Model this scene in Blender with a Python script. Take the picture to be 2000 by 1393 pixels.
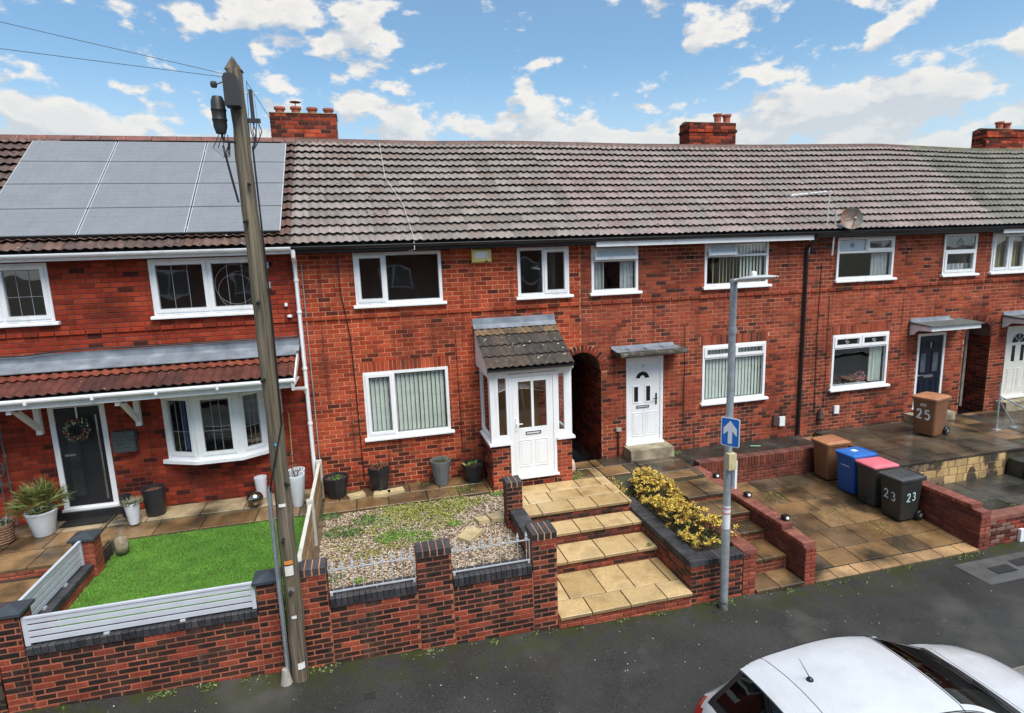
import bpy, math, random
from math import radians, sin, cos, pi, sqrt
from mathutils import Vector, Matrix

for _o in list(bpy.data.objects):
    bpy.data.objects.remove(_o)
scene = bpy.context.scene
COL = scene.collection
rng = random.Random(7)

# ------------------------------------------------------------------ camera
CAM = Vector((0.0, -11.813, 4.6215))
CR = ((0.96835592, -0.07514924, 0.23799035), (-0.24719506, -0.15747384, 0.95608399), (-0.03437173, -0.98465963, -0.17106725))
FPX = 1137.24
cam_data = bpy.data.cameras.new('Camera')
cam_data.sensor_width = 36.0
cam_data.sensor_fit = 'HORIZONTAL'
cam_data.lens = FPX / 2000 * 36
cam_data.clip_start = 0.1
cam_data.clip_end = 3000
cam = bpy.data.objects.new('Camera', cam_data)
COL.objects.link(cam)
_m = Matrix.Identity(4)
for _i in range(3):
    _m[_i][0] = CR[_i][0]
    _m[_i][1] = -CR[_i][1]
    _m[_i][2] = -CR[_i][2]
    _m[_i][3] = CAM[_i]
cam.matrix_world = _m
scene.camera = cam

# ------------------------------------------------------------------ world, sun, exposure
SUN_EL, SUN_AZ = radians(58), radians(160)      # azimuth measured clockwise from +Y
world = bpy.data.worlds.new('World')
scene.world = world
world.use_nodes = True


def build_world():
    nt = world.node_tree
    N, L = nt.nodes, nt.links
    N.clear()
    out = N.new('ShaderNodeOutputWorld')
    bg = N.new('ShaderNodeBackground')
    bg.inputs['Strength'].default_value = 0.1
    L.new(bg.outputs[0], out.inputs[0])
    sky = N.new('ShaderNodeTexSky')
    sky.sky_type = 'NISHITA'
    sky.sun_disc = False
    sky.sun_elevation = SUN_EL
    sky.sun_rotation = SUN_AZ
    sky.altitude = 50
    sky.air_density = 1.0
    sky.dust_density = 0.6
    sky.ozone_density = 2.5
    tc = N.new('ShaderNodeTexCoord')
    sep = N.new('ShaderNodeSeparateXYZ')
    L.new(tc.outputs['Generated'], sep.inputs[0])

    def vm(op, a, b):
        n = N.new('ShaderNodeVectorMath')
        n.operation = op
        for i, x in enumerate((a, b)):
            if hasattr(x, 'is_linked'):
                L.new(x, n.inputs[i])
            else:
                n.inputs[i].default_value = x
        return n.outputs[0]

    def ma(op, a, b=0.0, c=0.0, clamp=False):
        n = N.new('ShaderNodeMath')
        n.operation = op
        n.use_clamp = clamp
        for i, x in enumerate((a, b, c)):
            if hasattr(x, 'is_linked'):
                L.new(x, n.inputs[i])
            else:
                n.inputs[i].default_value = x
        return n.outputs[0]

    def mr(x, a, b, c, d, smooth=True):
        n = N.new('ShaderNodeMapRange')
        n.interpolation_type = 'SMOOTHSTEP' if smooth else 'LINEAR'
        for i, q in enumerate((x, a, b, c, d)):
            if hasattr(q, 'is_linked'):
                L.new(q, n.inputs[i])
            else:
                n.inputs[i].default_value = q
        return n.outputs[0]

    def noise(vec, scale, detail, rough):
        n = N.new('ShaderNodeTexNoise')
        n.inputs['Scale'].default_value = scale
        n.inputs['Detail'].default_value = detail
        n.inputs['Roughness'].default_value = rough
        L.new(vec, n.inputs['Vector'])
        return n.outputs[0]

    def mix(f, a, b, mode='MIX'):
        n = N.new('ShaderNodeMix')
        n.data_type = 'RGBA'
        n.blend_type = mode
        for i, x in ((0, f), (6, a), (7, b)):
            if hasattr(x, 'is_linked'):
                L.new(x, n.inputs[i])
            else:
                n.inputs[i].default_value = x
        return n.outputs[2]

    z = sep.outputs[2]
    p = vm('MULTIPLY', tc.outputs['Generated'], (1.0, 1.0, 1.9))
    p = vm('ADD', p, SKY_OFF)

    def dens(q):
        big = noise(q, 7.6, 2.0, 0.5)
        fine = noise(q, 17.0, 9.0, 0.56)
        s = ma('ADD', ma('MULTIPLY', big, 0.5), ma('MULTIPLY', fine, 0.5))
        return s
    d0 = dens(p)
    d1 = dens(vm('ADD', p, (0.012, -0.01, 0.048)))
    thr = mr(z, 0.15, 0.27, 0.41, 0.518)
    rel = ma('SUBTRACT', d0, thr)
    cover = mr(rel, -0.005, 0.06, 0.0, 0.96)
    # light from above: where the cloud thins upward it is bright, where it thickens it is grey
    lit = mr(ma('SUBTRACT', d0, d1), -0.06, 0.05, 0.0, 1.0)
    core = mr(rel, 0.04, 0.16, 1.0, 0.7)
    shade = ma('MULTIPLY', ma('ADD', ma('MULTIPLY', lit, 0.78), 0.26), core, clamp=True)
    ccol = mix(shade, (3.5, 4.0, 4.6, 1), (6.6, 6.4, 6.05, 1))
    blue = mix(1.0, sky.outputs[0], (0.90, 1.19, 1.22, 1), 'MULTIPLY')
    # pale veil low down
    veil = mr(z, 0.10, 0.30, 0.75, 0.12)
    blue = mix(veil, blue, (4.4, 5.4, 6.2, 1))
    ccol2 = mix(mr(z, 0.12, 0.27, 0.5, 0.0), ccol, (4.9, 5.35, 5.7, 1))
    col = mix(cover, blue, ccol2)
    L.new(col, bg.inputs['Color'])


SKY_OFF = (3.1, 1.7, 0.35)
build_world()
sun_data = bpy.data.lights.new('sun', 'SUN')
sun_data.energy = 3.4
sun_data.angle = radians(38)
sun_data.color = (1.0, 0.96, 0.9)
sun = bpy.data.objects.new('sun', sun_data)
COL.objects.link(sun)
_d = Vector((sin(SUN_AZ) * cos(SUN_EL), cos(SUN_AZ) * cos(SUN_EL), sin(SUN_EL)))
sun.rotation_euler = _d.to_track_quat('Z', 'Y').to_euler()
sun.location = (0, -20, 30)
vs = scene.view_settings
vs.view_transform = 'Standard'
vs.look = 'None'
vs.exposure = 0.5
vs.gamma = 1.0
vs.use_curve_mapping = False


# ------------------------------------------------------------------ materials
MATS = {}


def M(name, col=(0.5, 0.5, 0.5), rough=0.6, attr=False, var=0.25, vscale=6.0, bump=0.0, bscale=60.0, metal=0.0, spec=0.5,
      stain=None, sscale=1.2, sthr=(0.5, 0.65), samt=0.8, rvar=0.0, rscale=2.0, coat=0.0, fine=0.0, fscale=90.0, streak=None, kamt=0.5):
    """Procedural principled material: base colour (or mesh colour), two scales of tone variation, stains, bump."""
    if name in MATS:
        return MATS[name]
    m = bpy.data.materials.new(name)
    m.use_nodes = True
    nt = m.node_tree
    N, L = nt.nodes, nt.links
    b = N['Principled BSDF']
    geo = N.new('ShaderNodeNewGeometry')

    def noise(scale, detail=4.0):
        n = N.new('ShaderNodeTexNoise')
        n.inputs['Scale'].default_value = scale
        n.inputs['Detail'].default_value = detail
        L.new(geo.outputs['Position'], n.inputs['Vector'])
        return n.outputs[0]

    def mr(x, a, c, d, e):
        n = N.new('ShaderNodeMapRange')
        L.new(x, n.inputs[0])
        for i, q in enumerate((a, c, d, e)):
            n.inputs[i + 1].default_value = q
        return n.outputs[0]

    def mix(f, a, c, mode='MIX'):
        n = N.new('ShaderNodeMix')
        n.data_type = 'RGBA'
        n.blend_type = mode
        for i, x in ((0, f), (6, a), (7, c)):
            if hasattr(x, 'is_linked'):
                L.new(x, n.inputs[i])
            else:
                n.inputs[i].default_value = x if not isinstance(x, tuple) else (*x[:3], 1)
        return n.outputs[2]
    if attr:
        a = N.new('ShaderNodeAttribute')
        a.attribute_name = 'Col'
        c = a.outputs['Color']
    else:
        r = N.new('ShaderNodeRGB')
        r.outputs[0].default_value = (*col, 1)
        c = r.outputs[0]
    if stain is not None:
        f = mr(noise(sscale, 6.0), sthr[0], sthr[1], 0.0, samt)
        c = mix(f, c, stain)
    if streak is not None:
        # run-off: narrow marks drawn out vertically
        mp = N.new('ShaderNodeMapping')
        mp.inputs['Scale'].default_value = (5.0, 5.0, 0.45)
        L.new(geo.outputs['Position'], mp.inputs[0])
        kn = N.new('ShaderNodeTexNoise')
        kn.inputs['Scale'].default_value = 1.3
        kn.inputs['Detail'].default_value = 5.0
        L.new(mp.outputs[0], kn.inputs['Vector'])
        c = mix(mr(kn.outputs[0], 0.54, 0.72, 0.0, kamt), c, streak)
    if var > 0:
        f = mr(noise(vscale, 5.0), 0.3, 0.7, 1 - var, 1 + var)
        g = N.new('ShaderNodeCombineColor')
        for i in range(3):
            L.new(f, g.inputs[i])
        c = mix(1.0, c, g.outputs[0], 'MULTIPLY')
    if fine > 0:
        f = mr(noise(fscale, 2.0), 0.3, 0.7, 1 - fine, 1 + fine)
        g = N.new('ShaderNodeCombineColor')
        for i in range(3):
            L.new(f, g.inputs[i])
        c = mix(1.0, c, g.outputs[0], 'MULTIPLY')
    L.new(c, b.inputs['Base Color'])
    b.inputs['Roughness'].default_value = rough
    b.inputs['Metallic'].default_value = metal
    b.inputs['Specular IOR Level'].default_value = spec
    if coat:
        b.inputs['Coat Weight'].default_value = coat
        b.inputs['Coat Roughness'].default_value = 0.08
    if rvar > 0:
        f = mr(noise(rscale, 4.0), 0.35, 0.65, max(0.04, rough - rvar), rough + rvar)
        L.new(f, b.inputs['Roughness'])
    if bump > 0:
        bn = N.new('ShaderNodeBump')
        bn.inputs['Strength'].default_value = bump
        bn.inputs['Distance'].default_value = 0.01
        L.new(noise(bscale, 4.0), bn.inputs['Height'])
        L.new(bn.outputs[0], b.inputs['Normal'])
    MATS[name] = m
    return m


def glass_mat(name, tint=(0.9, 0.95, 0.95), refl=1.0, edge=0.9):
    if name in MATS:
        return MATS[name]
    m = bpy.data.materials.new(name)
    m.use_nodes = True
    nt = m.node_tree
    N, L = nt.nodes, nt.links
    N.clear()
    out = N.new('ShaderNodeOutputMaterial')
    tr = N.new('ShaderNodeBsdfTransparent')
    tr.inputs[0].default_value = (*tint, 1)
    gl = N.new('ShaderNodeBsdfGlossy')
    gl.inputs['Roughness'].default_value = 0.015
    fr = N.new('ShaderNodeLayerWeight')
    fr.inputs[0].default_value = 0.5
    pw = N.new('ShaderNodeMath')
    pw.operation = 'POWER'
    pw.inputs[1].default_value = 4.0
    L.new(fr.outputs['Facing'], pw.inputs[0])
    mu = N.new('ShaderNodeMath')
    mu.operation = 'MULTIPLY_ADD'
    mu.use_clamp = True
    mu.inputs[1].default_value = edge
    mu.inputs[2].default_value = 0.17 * refl
    L.new(pw.outputs[0], mu.inputs[0])
    mx = N.new('ShaderNodeMixShader')
    L.new(mu.outputs[0], mx.inputs[0])
    L.new(tr.outputs[0], mx.inputs[1])
    L.new(gl.outputs[0], mx.inputs[2])
    # slight waviness of real double glazing
    tc = N.new('ShaderNodeNewGeometry')
    nz = N.new('ShaderNodeTexNoise')
    nz.inputs['Scale'].default_value = 1.6
    nz.inputs['Detail'].default_value = 1.0
    L.new(tc.outputs['Position'], nz.inputs['Vector'])
    bp = N.new('ShaderNodeBump')
    bp.inputs['Strength'].default_value = 0.25
    bp.inputs['Distance'].default_value = 0.02
    L.new(nz.outputs[0], bp.inputs['Height'])
    L.new(bp.outputs[0], gl.inputs['Normal'])
    L.new(mx.outputs[0], out.inputs[0])
    MATS[name] = m
    return m


BRICK = M('brick', attr=True, rough=0.9, spec=0.12, var=0.24, vscale=1.1, fine=0.3, fscale=55, bump=0.5, bscale=70, stain=(0.035, 0.016, 0.012), sscale=0.8, sthr=(0.53, 0.72), samt=0.6, streak=(0.05, 0.02, 0.014), kamt=0.6)
BRICKW = M('wall_brick', attr=True, rough=0.62, spec=0.3, var=0.3, vscale=4.0, fine=0.3, fscale=45, bump=0.45, bscale=70, stain=(0.025, 0.02, 0.016), sscale=1.4, sthr=(0.6, 0.8), samt=0.5, streak=(0.10, 0.07, 0.05), kamt=0.4)
MORTAR = M('mortar', (0.60, 0.26, 0.135), 0.9, streak=(0.10, 0.045, 0.03), kamt=0.75, var=0.3, vscale=2.2, fine=0.25, bump=0.4, stain=(0.16, 0.075, 0.05), sscale=0.8, sthr=(0.5, 0.68), samt=0.8)
MORTAR2 = M('mortar_tan', (0.50, 0.25, 0.155), 0.9, streak=(0.09, 0.04, 0.03), kamt=0.75, var=0.3, vscale=2.0, fine=0.25, bump=0.4, stain=(0.12, 0.045, 0.03), sscale=0.9, sthr=(0.46, 0.62), samt=0.85)
MORTAR_W = M('mortar_wall', (0.36, 0.135, 0.072), 0.9, var=0.3, vscale=3.0, bump=0.4, stain=(0.10, 0.05, 0.03), sscale=1.3, sthr=(0.5, 0.68), samt=0.7)
MORTAR_RED = M('mortar_red', (0.17, 0.055, 0.04), 0.9, var=0.3, vscale=2.0, bump=0.4, stain=(0.06, 0.02, 0.018), sscale=1.0, sthr=(0.45, 0.6), samt=0.8)
MORTAR_DK = M('mortar_dark', (0.2, 0.115, 0.08), 0.9, var=0.3, vscale=3.0, bump=0.4, stain=(0.06, 0.04, 0.03), sscale=1.3, sthr=(0.45, 0.6), samt=0.8)
UPVC = M('white_upvc', (0.82, 0.83, 0.84), 0.32, var=0.04, vscale=3, streak=(0.50, 0.49, 0.45), kamt=0.4)
UPVC_OLD = M('white_board', (0.74, 0.73, 0.70), 0.5, var=0.1, vscale=3, stain=(0.42, 0.40, 0.34), sscale=2.5, sthr=(0.55, 0.72), samt=0.5)
BLACKP = M('black_plastic', (0.012, 0.012, 0.013), 0.38, var=0.2)
GLASS = glass_mat('window_glass')
CARGLASS = glass_mat('car_glass', (0.16, 0.19, 0.18), 0.3, 0.3)
LEAD = M('lead', (0.20, 0.225, 0.26), 0.5, var=0.25, vscale=4, metal=0.2, stain=(0.38, 0.41, 0.45), sscale=3, sthr=(0.5, 0.7), samt=0.5)
PLASTER = M('plaster', (0.42, 0.38, 0.33), 0.9, var=0.1)
ROOFDECK = M('roof_felt', (0.018, 0.016, 0.016), 0.95)
TILE = M('roof_tile', attr=True, rough=0.36, var=0.1, vscale=1.2, fine=0.25, fscale=30, bump=0.25, bscale=80, rvar=0.05, rscale=6, spec=0.5, stain=(0.05, 0.05, 0.03), sscale=16, sthr=(0.66, 0.72), samt=0.6)
TILE_DRY = M('mossy_tile', attr=True, rough=0.6, var=0.35, vscale=5, fine=0.35, fscale=40, bump=0.4, bscale=60, stain=(0.45, 0.42, 0.32), sscale=14, sthr=(0.70, 0.74), samt=0.9)
SLAB = M('sandstone_slab', attr=True, rough=0.4, var=0.3, vscale=2.2, fine=0.16, fscale=40, bump=0.25, bscale=50, rvar=0.2, rscale=1.6, stain=(0.17, 0.105, 0.04), sscale=2.2, sthr=(0.48, 0.68), samt=0.7)
SLAB_WET = M('wet_slab', attr=True, rough=0.3, var=0.4, vscale=1.7, fine=0.2, fscale=40, bump=0.3, bscale=40, rvar=0.2, rscale=1.2, stain=(0.02, 0.019, 0.013), sscale=1.5, sthr=(0.46, 0.66), samt=0.85)
JOINT = M('joint_sand', (0.055, 0.045, 0.03), 0.9, var=0.4, vscale=4, stain=(0.05, 0.08, 0.02), sscale=2.5, sthr=(0.5, 0.7), samt=0.7)
GALV = M('galvanised_steel', (0.42, 0.46, 0.49), 0.45, metal=0.55, var=0.2, vscale=9, fine=0.12, fscale=60)
SILVER = M('silver_paint', (0.62, 0.65, 0.68), 0.4, metal=0.35, var=0.1)
WOOD = M('fence_wood', (0.33, 0.21, 0.11), 0.7, var=0.3, vscale=5, fine=0.3, fscale=30)


# ------------------------------------------------------------------ mesh helpers
class MB:
    def __init__(s):
        s.v, s.f, s.c = [], [], []

    def add(s, verts, faces, col=None):
        n = len(s.v)
        s.v.extend(verts)
        s.f.extend([tuple(i + n for i in f) for f in faces])
        s.c.extend([col if col is not None else (1, 1, 1)] * len(verts) if not isinstance(col, list) else col)
        return s

    def box(s, x0, x1, y0, y1, z0, z1, col=None):
        v = [(x, y, z) for z in (z0, z1) for y in (y0, y1) for x in (x0, x1)]
        return s.add(v, [(0, 2, 3, 1), (4, 5, 7, 6), (0, 1, 5, 4), (2, 6, 7, 3), (0, 4, 6, 2), (1, 3, 7, 5)], col)

    def obox(s, o, u, v, w, lu, lv, lw, col=None):
        """box from corner-centre o, spanning +-lu/2, +-lv/2 along u, v and 0..lw along w"""
        o, u, v, w = Vector(o), Vector(u), Vector(v), Vector(w)
        pts = [tuple(o + u * (a * lu / 2) + v * (b * lv / 2) + w * (c * lw)) for c in (0, 1) for b in (-1, 1) for a in (-1, 1)]
        return s.add(pts, [(0, 2, 3, 1), (4, 5, 7, 6), (0, 1, 5, 4), (2, 6, 7, 3), (0, 4, 6, 2), (1, 3, 7, 5)], col)

    def bar(s, a, b, w, h=None, col=None, up=(0, 0, 1)):
        a, b = Vector(a), Vector(b)
        d = b - a
        L_ = d.length
        d.normalize()
        u = d.cross(Vector(up))
        if u.length < 1e-4:
            u = d.cross(Vector((1, 0, 0)))
        u.normalize()
        v = u.cross(d)
        return s.obox(a, u, v, d, w, h or w, L_, col)

    def quad(s, a, b, c, d, col=None):
        return s.add([a, b, c, d], [(0, 1, 2, 3)], col)

    def tube(s, pts, r, n=8, col=None, caps=True):
        pts = [Vector(p) for p in pts]
        rr = r if isinstance(r, (list, tuple)) else [r] * len(pts)
        base = len(s.v)
        prev = None
        for i, p in enumerate(pts):
            t = (pts[min(i + 1, len(pts) - 1)] - pts[max(i - 1, 0)]).normalized()
            if prev is None:
                u = t.cross(Vector((0, 0, 1)))
                if u.length < 1e-3:
                    u = t.cross(Vector((0, 1, 0)))
            else:
                u = prev - t * prev.dot(t)
            u.normalize()
            prev = u
            w = t.cross(u)
            for k in range(n):
                a = 2 * pi * k / n
                s.v.append(tuple(p + (u * cos(a) + w * sin(a)) * rr[i]))
                s.c.append(col or (1, 1, 1))
        for i in range(len(pts) - 1):
            for k in range(n):
                a, b = base + i * n + k, base + i * n + (k + 1) % n
                s.f.append((a, b, b + n, a + n))
        if caps:
            s.f.append(tuple(base + k for k in range(n))[::-1])
            e = base + (len(pts) - 1) * n
            s.f.append(tuple(e + k for k in range(n)))
        return s

    def lathe(s, prof, cx, cy, n=20, col=None, closed=True):
        base = len(s.v)
        for r, z in prof:
            for k in range(n):
                a = 2 * pi * k / n
                s.v.append((cx + r * cos(a), cy + r * sin(a), z))
                s.c.append(col or (1, 1, 1))
        for i in range(len(prof) - 1):
            for k in range(n):
                a, b = base + i * n + k, base + i * n + (k + 1) % n
                s.f.append((a, b, b + n, a + n))
        if closed:
            s.f.append(tuple(base + k for k in range(n))[::-1])
            e = base + (len(prof) - 1) * n
            s.f.append(tuple(e + k for k in range(n)))
        return s

    def prism(s, poly, axis, a, b, col=None):
        """extrude 2D polygon along axis (0: poly is (y,z); 1: (x,z); 2: (x,y)) from a to b"""
        def P(q, t):
            return (t, q[0], q[1]) if axis == 0 else ((q[0], t, q[1]) if axis == 1 else (q[0], q[1], t))
        n = len(poly)
        v = [P(q, a) for q in poly] + [P(q, b) for q in poly]
        f = [tuple(range(n))[::-1], tuple(range(n, 2 * n))] + [(i, (i + 1) % n, n + (i + 1) % n, n + i) for i in range(n)]
        return s.add(v, f, col)

    def slab(s, x0, x1, z0, z1, y0, y1, rects, outer=False, arch=None, col=None):
        """upright sheet facing -Y at y0 with rectangular openings that have reveals back to y1; arch = (xa, xb, zbottom, zspring, ztop)"""
        R = [(max(a, x0), min(b, x1), max(c, z0), min(d, z1)) for a, b, c, d in rects if a < x1 and b > x0]
        skip = list(R)
        if arch:
            xa, xb, za, zs, zt = arch
            ca, cb = max(xa, x0), min(xb, x1)
            skip.append((ca, cb, za, zt))
        xs = sorted({x0, x1, *[q for r in skip for q in r[:2]]})
        zs_ = sorted({z0, z1, *[q for r in skip for q in r[2:]]})
        for i in range(len(xs) - 1):
            for j in range(len(zs_) - 1):
                mx, mz = (xs[i] + xs[i + 1]) / 2, (zs_[j] + zs_[j + 1]) / 2
                if any(r[0] < mx < r[1] and r[2] < mz < r[3] for r in skip):
                    continue
                s.quad((xs[i], y0, zs_[j]), (xs[i + 1], y0, zs_[j]), (xs[i + 1], y0, zs_[j + 1]), (xs[i], y0, zs_[j + 1]), col)
        for a, b, c, d in R:
            s.quad((a, y0, c), (a, y0, d), (a, y1, d), (a, y1, c), col)
            s.quad((b, y0, d), (b, y0, c), (b, y1, c), (b, y1, d), col)
            s.quad((a, y0, d), (b, y0, d), (b, y1, d), (a, y1, d), col)
            s.quad((b, y0, c), (a, y0, c), (a, y1, c), (b, y1, c), col)
        if arch:
            n = 14
            cx, rx = (xa + xb) / 2, (xb - xa) / 2
            pts = []
            for k in range(n + 1):
                x = ca + (cb - ca) * k / n
                pts.append((x, zs + (zt - zs) * sqrt(max(0, 1 - ((x - cx) / rx) ** 2))))
            for (xA, zA), (xB, zB) in zip(pts, pts[1:]):
                s.quad((xA, y0, zA), (xB, y0, zB), (xB, y0, zt), (xA, y0, zt), col)
                s.quad((xA, y0, zA), (xA, y1, zA), (xB, y1, zB), (xB, y0, zB), col)
        if outer:
            s.quad((x0, y0, z1), (x0, y0, z0), (x0, y1, z0), (x0, y1, z1), col)
            s.quad((x1, y0, z0), (x1, y0, z1), (x1, y1, z1), (x1, y1, z0), col)
            s.quad((x1, y0, z1), (x0, y0, z1), (x0, y1, z1), (x1, y1, z1), col)
            s.quad((x0, y0, z0), (x1, y0, z0), (x1, y1, z0), (x0, y1, z0), col)
        return s

    def mesh(s, name, mat, smooth=False, attr=False):
        me = bpy.data.meshes.new(name)
        me.from_pydata(s.v, [], s.f)
        me.materials.append(mat)
        if attr:
            ca = me.color_attributes.new('Col', 'FLOAT_COLOR', 'POINT')
            flat = []
            for c in s.c:
                flat.extend((c[0], c[1], c[2], 1.0))
            ca.data.foreach_set('color', flat)
        if smooth:
            me.polygons.foreach_set('use_smooth', [True] * len(me.polygons))
            if smooth != 'all':
                try:
                    me.set_sharp_from_angle(angle=radians(38))
                except Exception:
                    pass
        me.update()
        return me

    def build(s, name, mat, parent=None, smooth=False, attr=False, label=None, kind=None):
        return link(name, s.mesh(name, mat, smooth, attr), parent, label, kind)


def link(name, me, parent=None, label=None, kind=None, loc=None):
    o = bpy.data.objects.new(name, me)
    COL.objects.link(o)
    if loc is not None:
        o.location = loc
    if parent is not None:
        o.parent = parent
        if parent.type == 'EMPTY' and not parent.get('_local'):
            o.matrix_parent_inverse = Matrix.Translation(-Vector(parent.location))
    if label:
        o['label'] = label
    if kind:
        o['kind'] = kind
    return o


def thing(name, label, cat, loc=(0, 0, 0), group=None):
    e = bpy.data.objects.new(name, None)
    COL.objects.link(e)
    e.empty_display_size = 0.2
    e.location = loc
    e['label'] = label
    e['category'] = cat
    if group:
        e['group'] = group
    return e


def tag(o, label, cat, group=None):
    o['label'] = label
    o['category'] = cat
    if group:
        o['group'] = group
    return o


def copy_tree(o, parent=None):
    c = o.copy()
    COL.objects.link(c)
    if parent is not None:
        c.parent = parent
        c.matrix_parent_inverse = o.matrix_parent_inverse.copy()
    for ch in [q for q in o.children]:
        copy_tree(ch, c)
    return c


def px(p):
    d = Vector(p) - CAM
    c = [sum(CR[i][k] * d[i] for i in range(3)) for k in range(3)]
    if c[2] < 0.2:
        return None
    return (1000 + FPX * c[0] / c[2], 696.5 + FPX * c[1] / c[2], c[2])


def inframe(p, m=30):
    q = px(p)
    return q is not None and -m < q[0] < 2000 + m and -m < q[1] < 1393 + m


# pieces: chamfered blocks (bricks, slabs, coping stones) ------------------------------------------
PIECE = {}


def block_mesh(lu, lv, d, axes, bev, ca, cb, mat, name):
    key = (round(lu, 3), round(lv, 3), d, axes, bev, ca, cb, mat.name)
    if key in PIECE:
        return PIECE[key]
    mb = MB()
    block_into(mb, Vector((0, 0, 0)), lu, lv, d, axes, bev, ca, cb)
    PIECE[key] = mb.mesh(name, mat, attr=True)
    return PIECE[key]


def block_into(mb, c, lu, lv, d, axes, bev, ca, cb):
    u, v, n = (Vector(a) for a in axes)
    S = ((-1, -1), (1, -1), (1, 1), (-1, 1))
    vv = [tuple(c + u * (a * lu / 2) + v * (b * lv / 2) - n * bev) for a, b in S]
    vv += [tuple(c + u * (a * (lu / 2 - bev)) + v * (b * (lv / 2 - bev))) for a, b in S]
    vv += [tuple(c + u * (a * lu / 2) + v * (b * lv / 2) - n * d) for a, b in S]
    f = [(4, 5, 6, 7)]
    for i in range(4):
        j = (i + 1) % 4
        f.append((i, j, 4 + j, 4 + i))
        f.append((8 + i, 8 + j, j, i))
    mb.add(vv, f, [ca] * 4 + [cb] * 4 + [ca] * 4)


FRONT = ((1, 0, 0), (0, 0, 1), (0, -1, 0))
LEFTF = ((0, -1, 0), (0, 0, 1), (-1, 0, 0))
RIGHTF = ((0, 1, 0), (0, 0, 1), (1, 0, 0))
TOPF = ((1, 0, 0), (0, 1, 0), (0, 0, 1))


def pieces(name, parent, items, mat, limit=300, minlen=0.05, many=None):
    """items: (centre of face, lu, lv, depth, axes, bevel, colour_edge, colour_face). Largest-looking ones become objects, the rest one mesh."""
    sc = []
    for k, it in enumerate(items):
        q = px(it[0])
        if q is None or not inframe(it[0]) or it[1] < minlen:
            sc.append((1e9, k))
        else:
            sc.append((q[2] ** 2 / (it[1] * it[2] + 1e-6), k))
    order = sorted(sc)
    pick = [k for s_, k in order[:limit] if s_ < 1e9]
    ps = set(pick)
    for k in pick:
        c, lu, lv, d, ax, bev, ca, cb = items[k]
        link(name, block_mesh(lu, lv, d, ax, bev, ca, cb, mat, name), parent, loc=c)
    rest = [items[k] for k in range(len(items)) if k not in ps]
    if rest:
        mb = MB()
        for c, lu, lv, d, ax, bev, ca, cb in rest:
            block_into(mb, Vector(c), lu, lv, d, ax, bev, ca, cb)
        mb.build(many or (name + 's'), mat, parent, attr=True, kind='stuff')


def cut(a, b, holes):
    segs = [(a, b)]
    for h0, h1 in holes:
        out = []
        for s0, s1 in segs:
            if h1 <= s0 or h0 >= s1:
                out.append((s0, s1))
            else:
                if h0 > s0:
                    out.append((s0, h0))
                if h1 < s1:
                    out.append((h1, s1))
        segs = out
    return segs


def courses(fixed, u0, u1, z0, z1, ax, bl, bh, pal, holes=(), arch=None, j=0.013, d=0.045, bev=0.005, r=None, zb=None, off=0.0, ztop=None):
    """brick courses on a plane. ax 'F' faces -Y at y=fixed (u is X); 'L' faces -X at x=fixed, 'R' faces +X (u is Y); zb(u): ground line"""
    r = r or rng
    out = []
    n = int(round((z1 - z0) / bh))
    bh = (z1 - z0) / n
    for k in range(n):
        za, zc = z0 + k * bh, z0 + (k + 1) * bh
        zm = (za + zc) / 2
        hs = [(h[0], h[1]) for h in holes if h[2] < zm < h[3]]
        if arch:
            xa, xb, a0, zs, zt = arch[:5]
            ring = arch[5] if len(arch) > 5 else 0
            if a0 < zm < zt + ring:
                cx, rx = (xa + xb) / 2, (xb - xa) / 2
                if zm < zs:
                    hs.append((xa, xb))
                else:
                    t = (zm - zs) / (zt + ring - zs)
                    hs.append((cx - (rx + ring) * sqrt(max(0, 1 - t * t)), cx + (rx + ring) * sqrt(max(0, 1 - t * t))))
        u = u0 + off - ((k % 2) * bl / 2) - bl
        while u < u1:
            for a, b in cut(max(u, u0), min(u + bl, u1), hs):
                if b - a < 0.035:
                    continue
                uc = (a + b) / 2
                if zb is not None and zm < zb(uc) - bh * 0.5:
                    continue
                ca, cb = pal(uc, zm, r)
                o = r.uniform(-0.0015, 0.0015)
                lu, lv = round(b - a - j, 3), round(bh - j, 4)
                if ax == 'F':
                    out.append(((uc, fixed + o, zm), lu, lv, d, FRONT, bev, ca, cb))
                elif ax == 'L':
                    out.append(((fixed + o, uc, zm), lu, lv, d, LEFTF, bev, ca, cb))
                else:
                    out.append(((fixed + o, uc, zm), lu, lv, d, RIGHTF, bev, ca, cb))
            u += bl
    return out


def lerp(a, b, t):
    return tuple(a[i] + (b[i] - a[i]) * t for i in range(3))


H_RED = [(0.40, 0.065, 0.028), (0.36, 0.056, 0.025), (0.44, 0.080, 0.036), (0.31, 0.047, 0.022), (0.38, 0.072, 0.034)]
H_BRN = [(0.22, 0.036, 0.02), (0.16, 0.029, 0.018), (0.25, 0.045, 0.025)]
H_DRK = [(0.075, 0.021, 0.016), (0.105, 0.026, 0.018)]


def pal_house(u, z, r, dark=0.0):
    t = r.random()
    # soot and damp: darker bricks near the ground and in drifting patches
    w = dark + max(0, (1.5 - z) * 0.46) + 0.14 * sin(u * 1.7 + z * 2.3) + 0.12 * sin(u * 0.9 - z * 3.1 + 2)
    if t < 0.022 + (0.4 if z > 1.1 else 0.62) * max(0, w):
        c = r.choice(H_DRK)
    elif t < 0.13 + 0.75 * max(0, w):
        c = r.choice(H_BRN)
    else:
        c = r.choice(H_RED)
    return c, lerp(c, r.choice(((0.42, 0.12, 0.06), (0.1, 0.03, 0.02), c, c)), 0.22)


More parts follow.
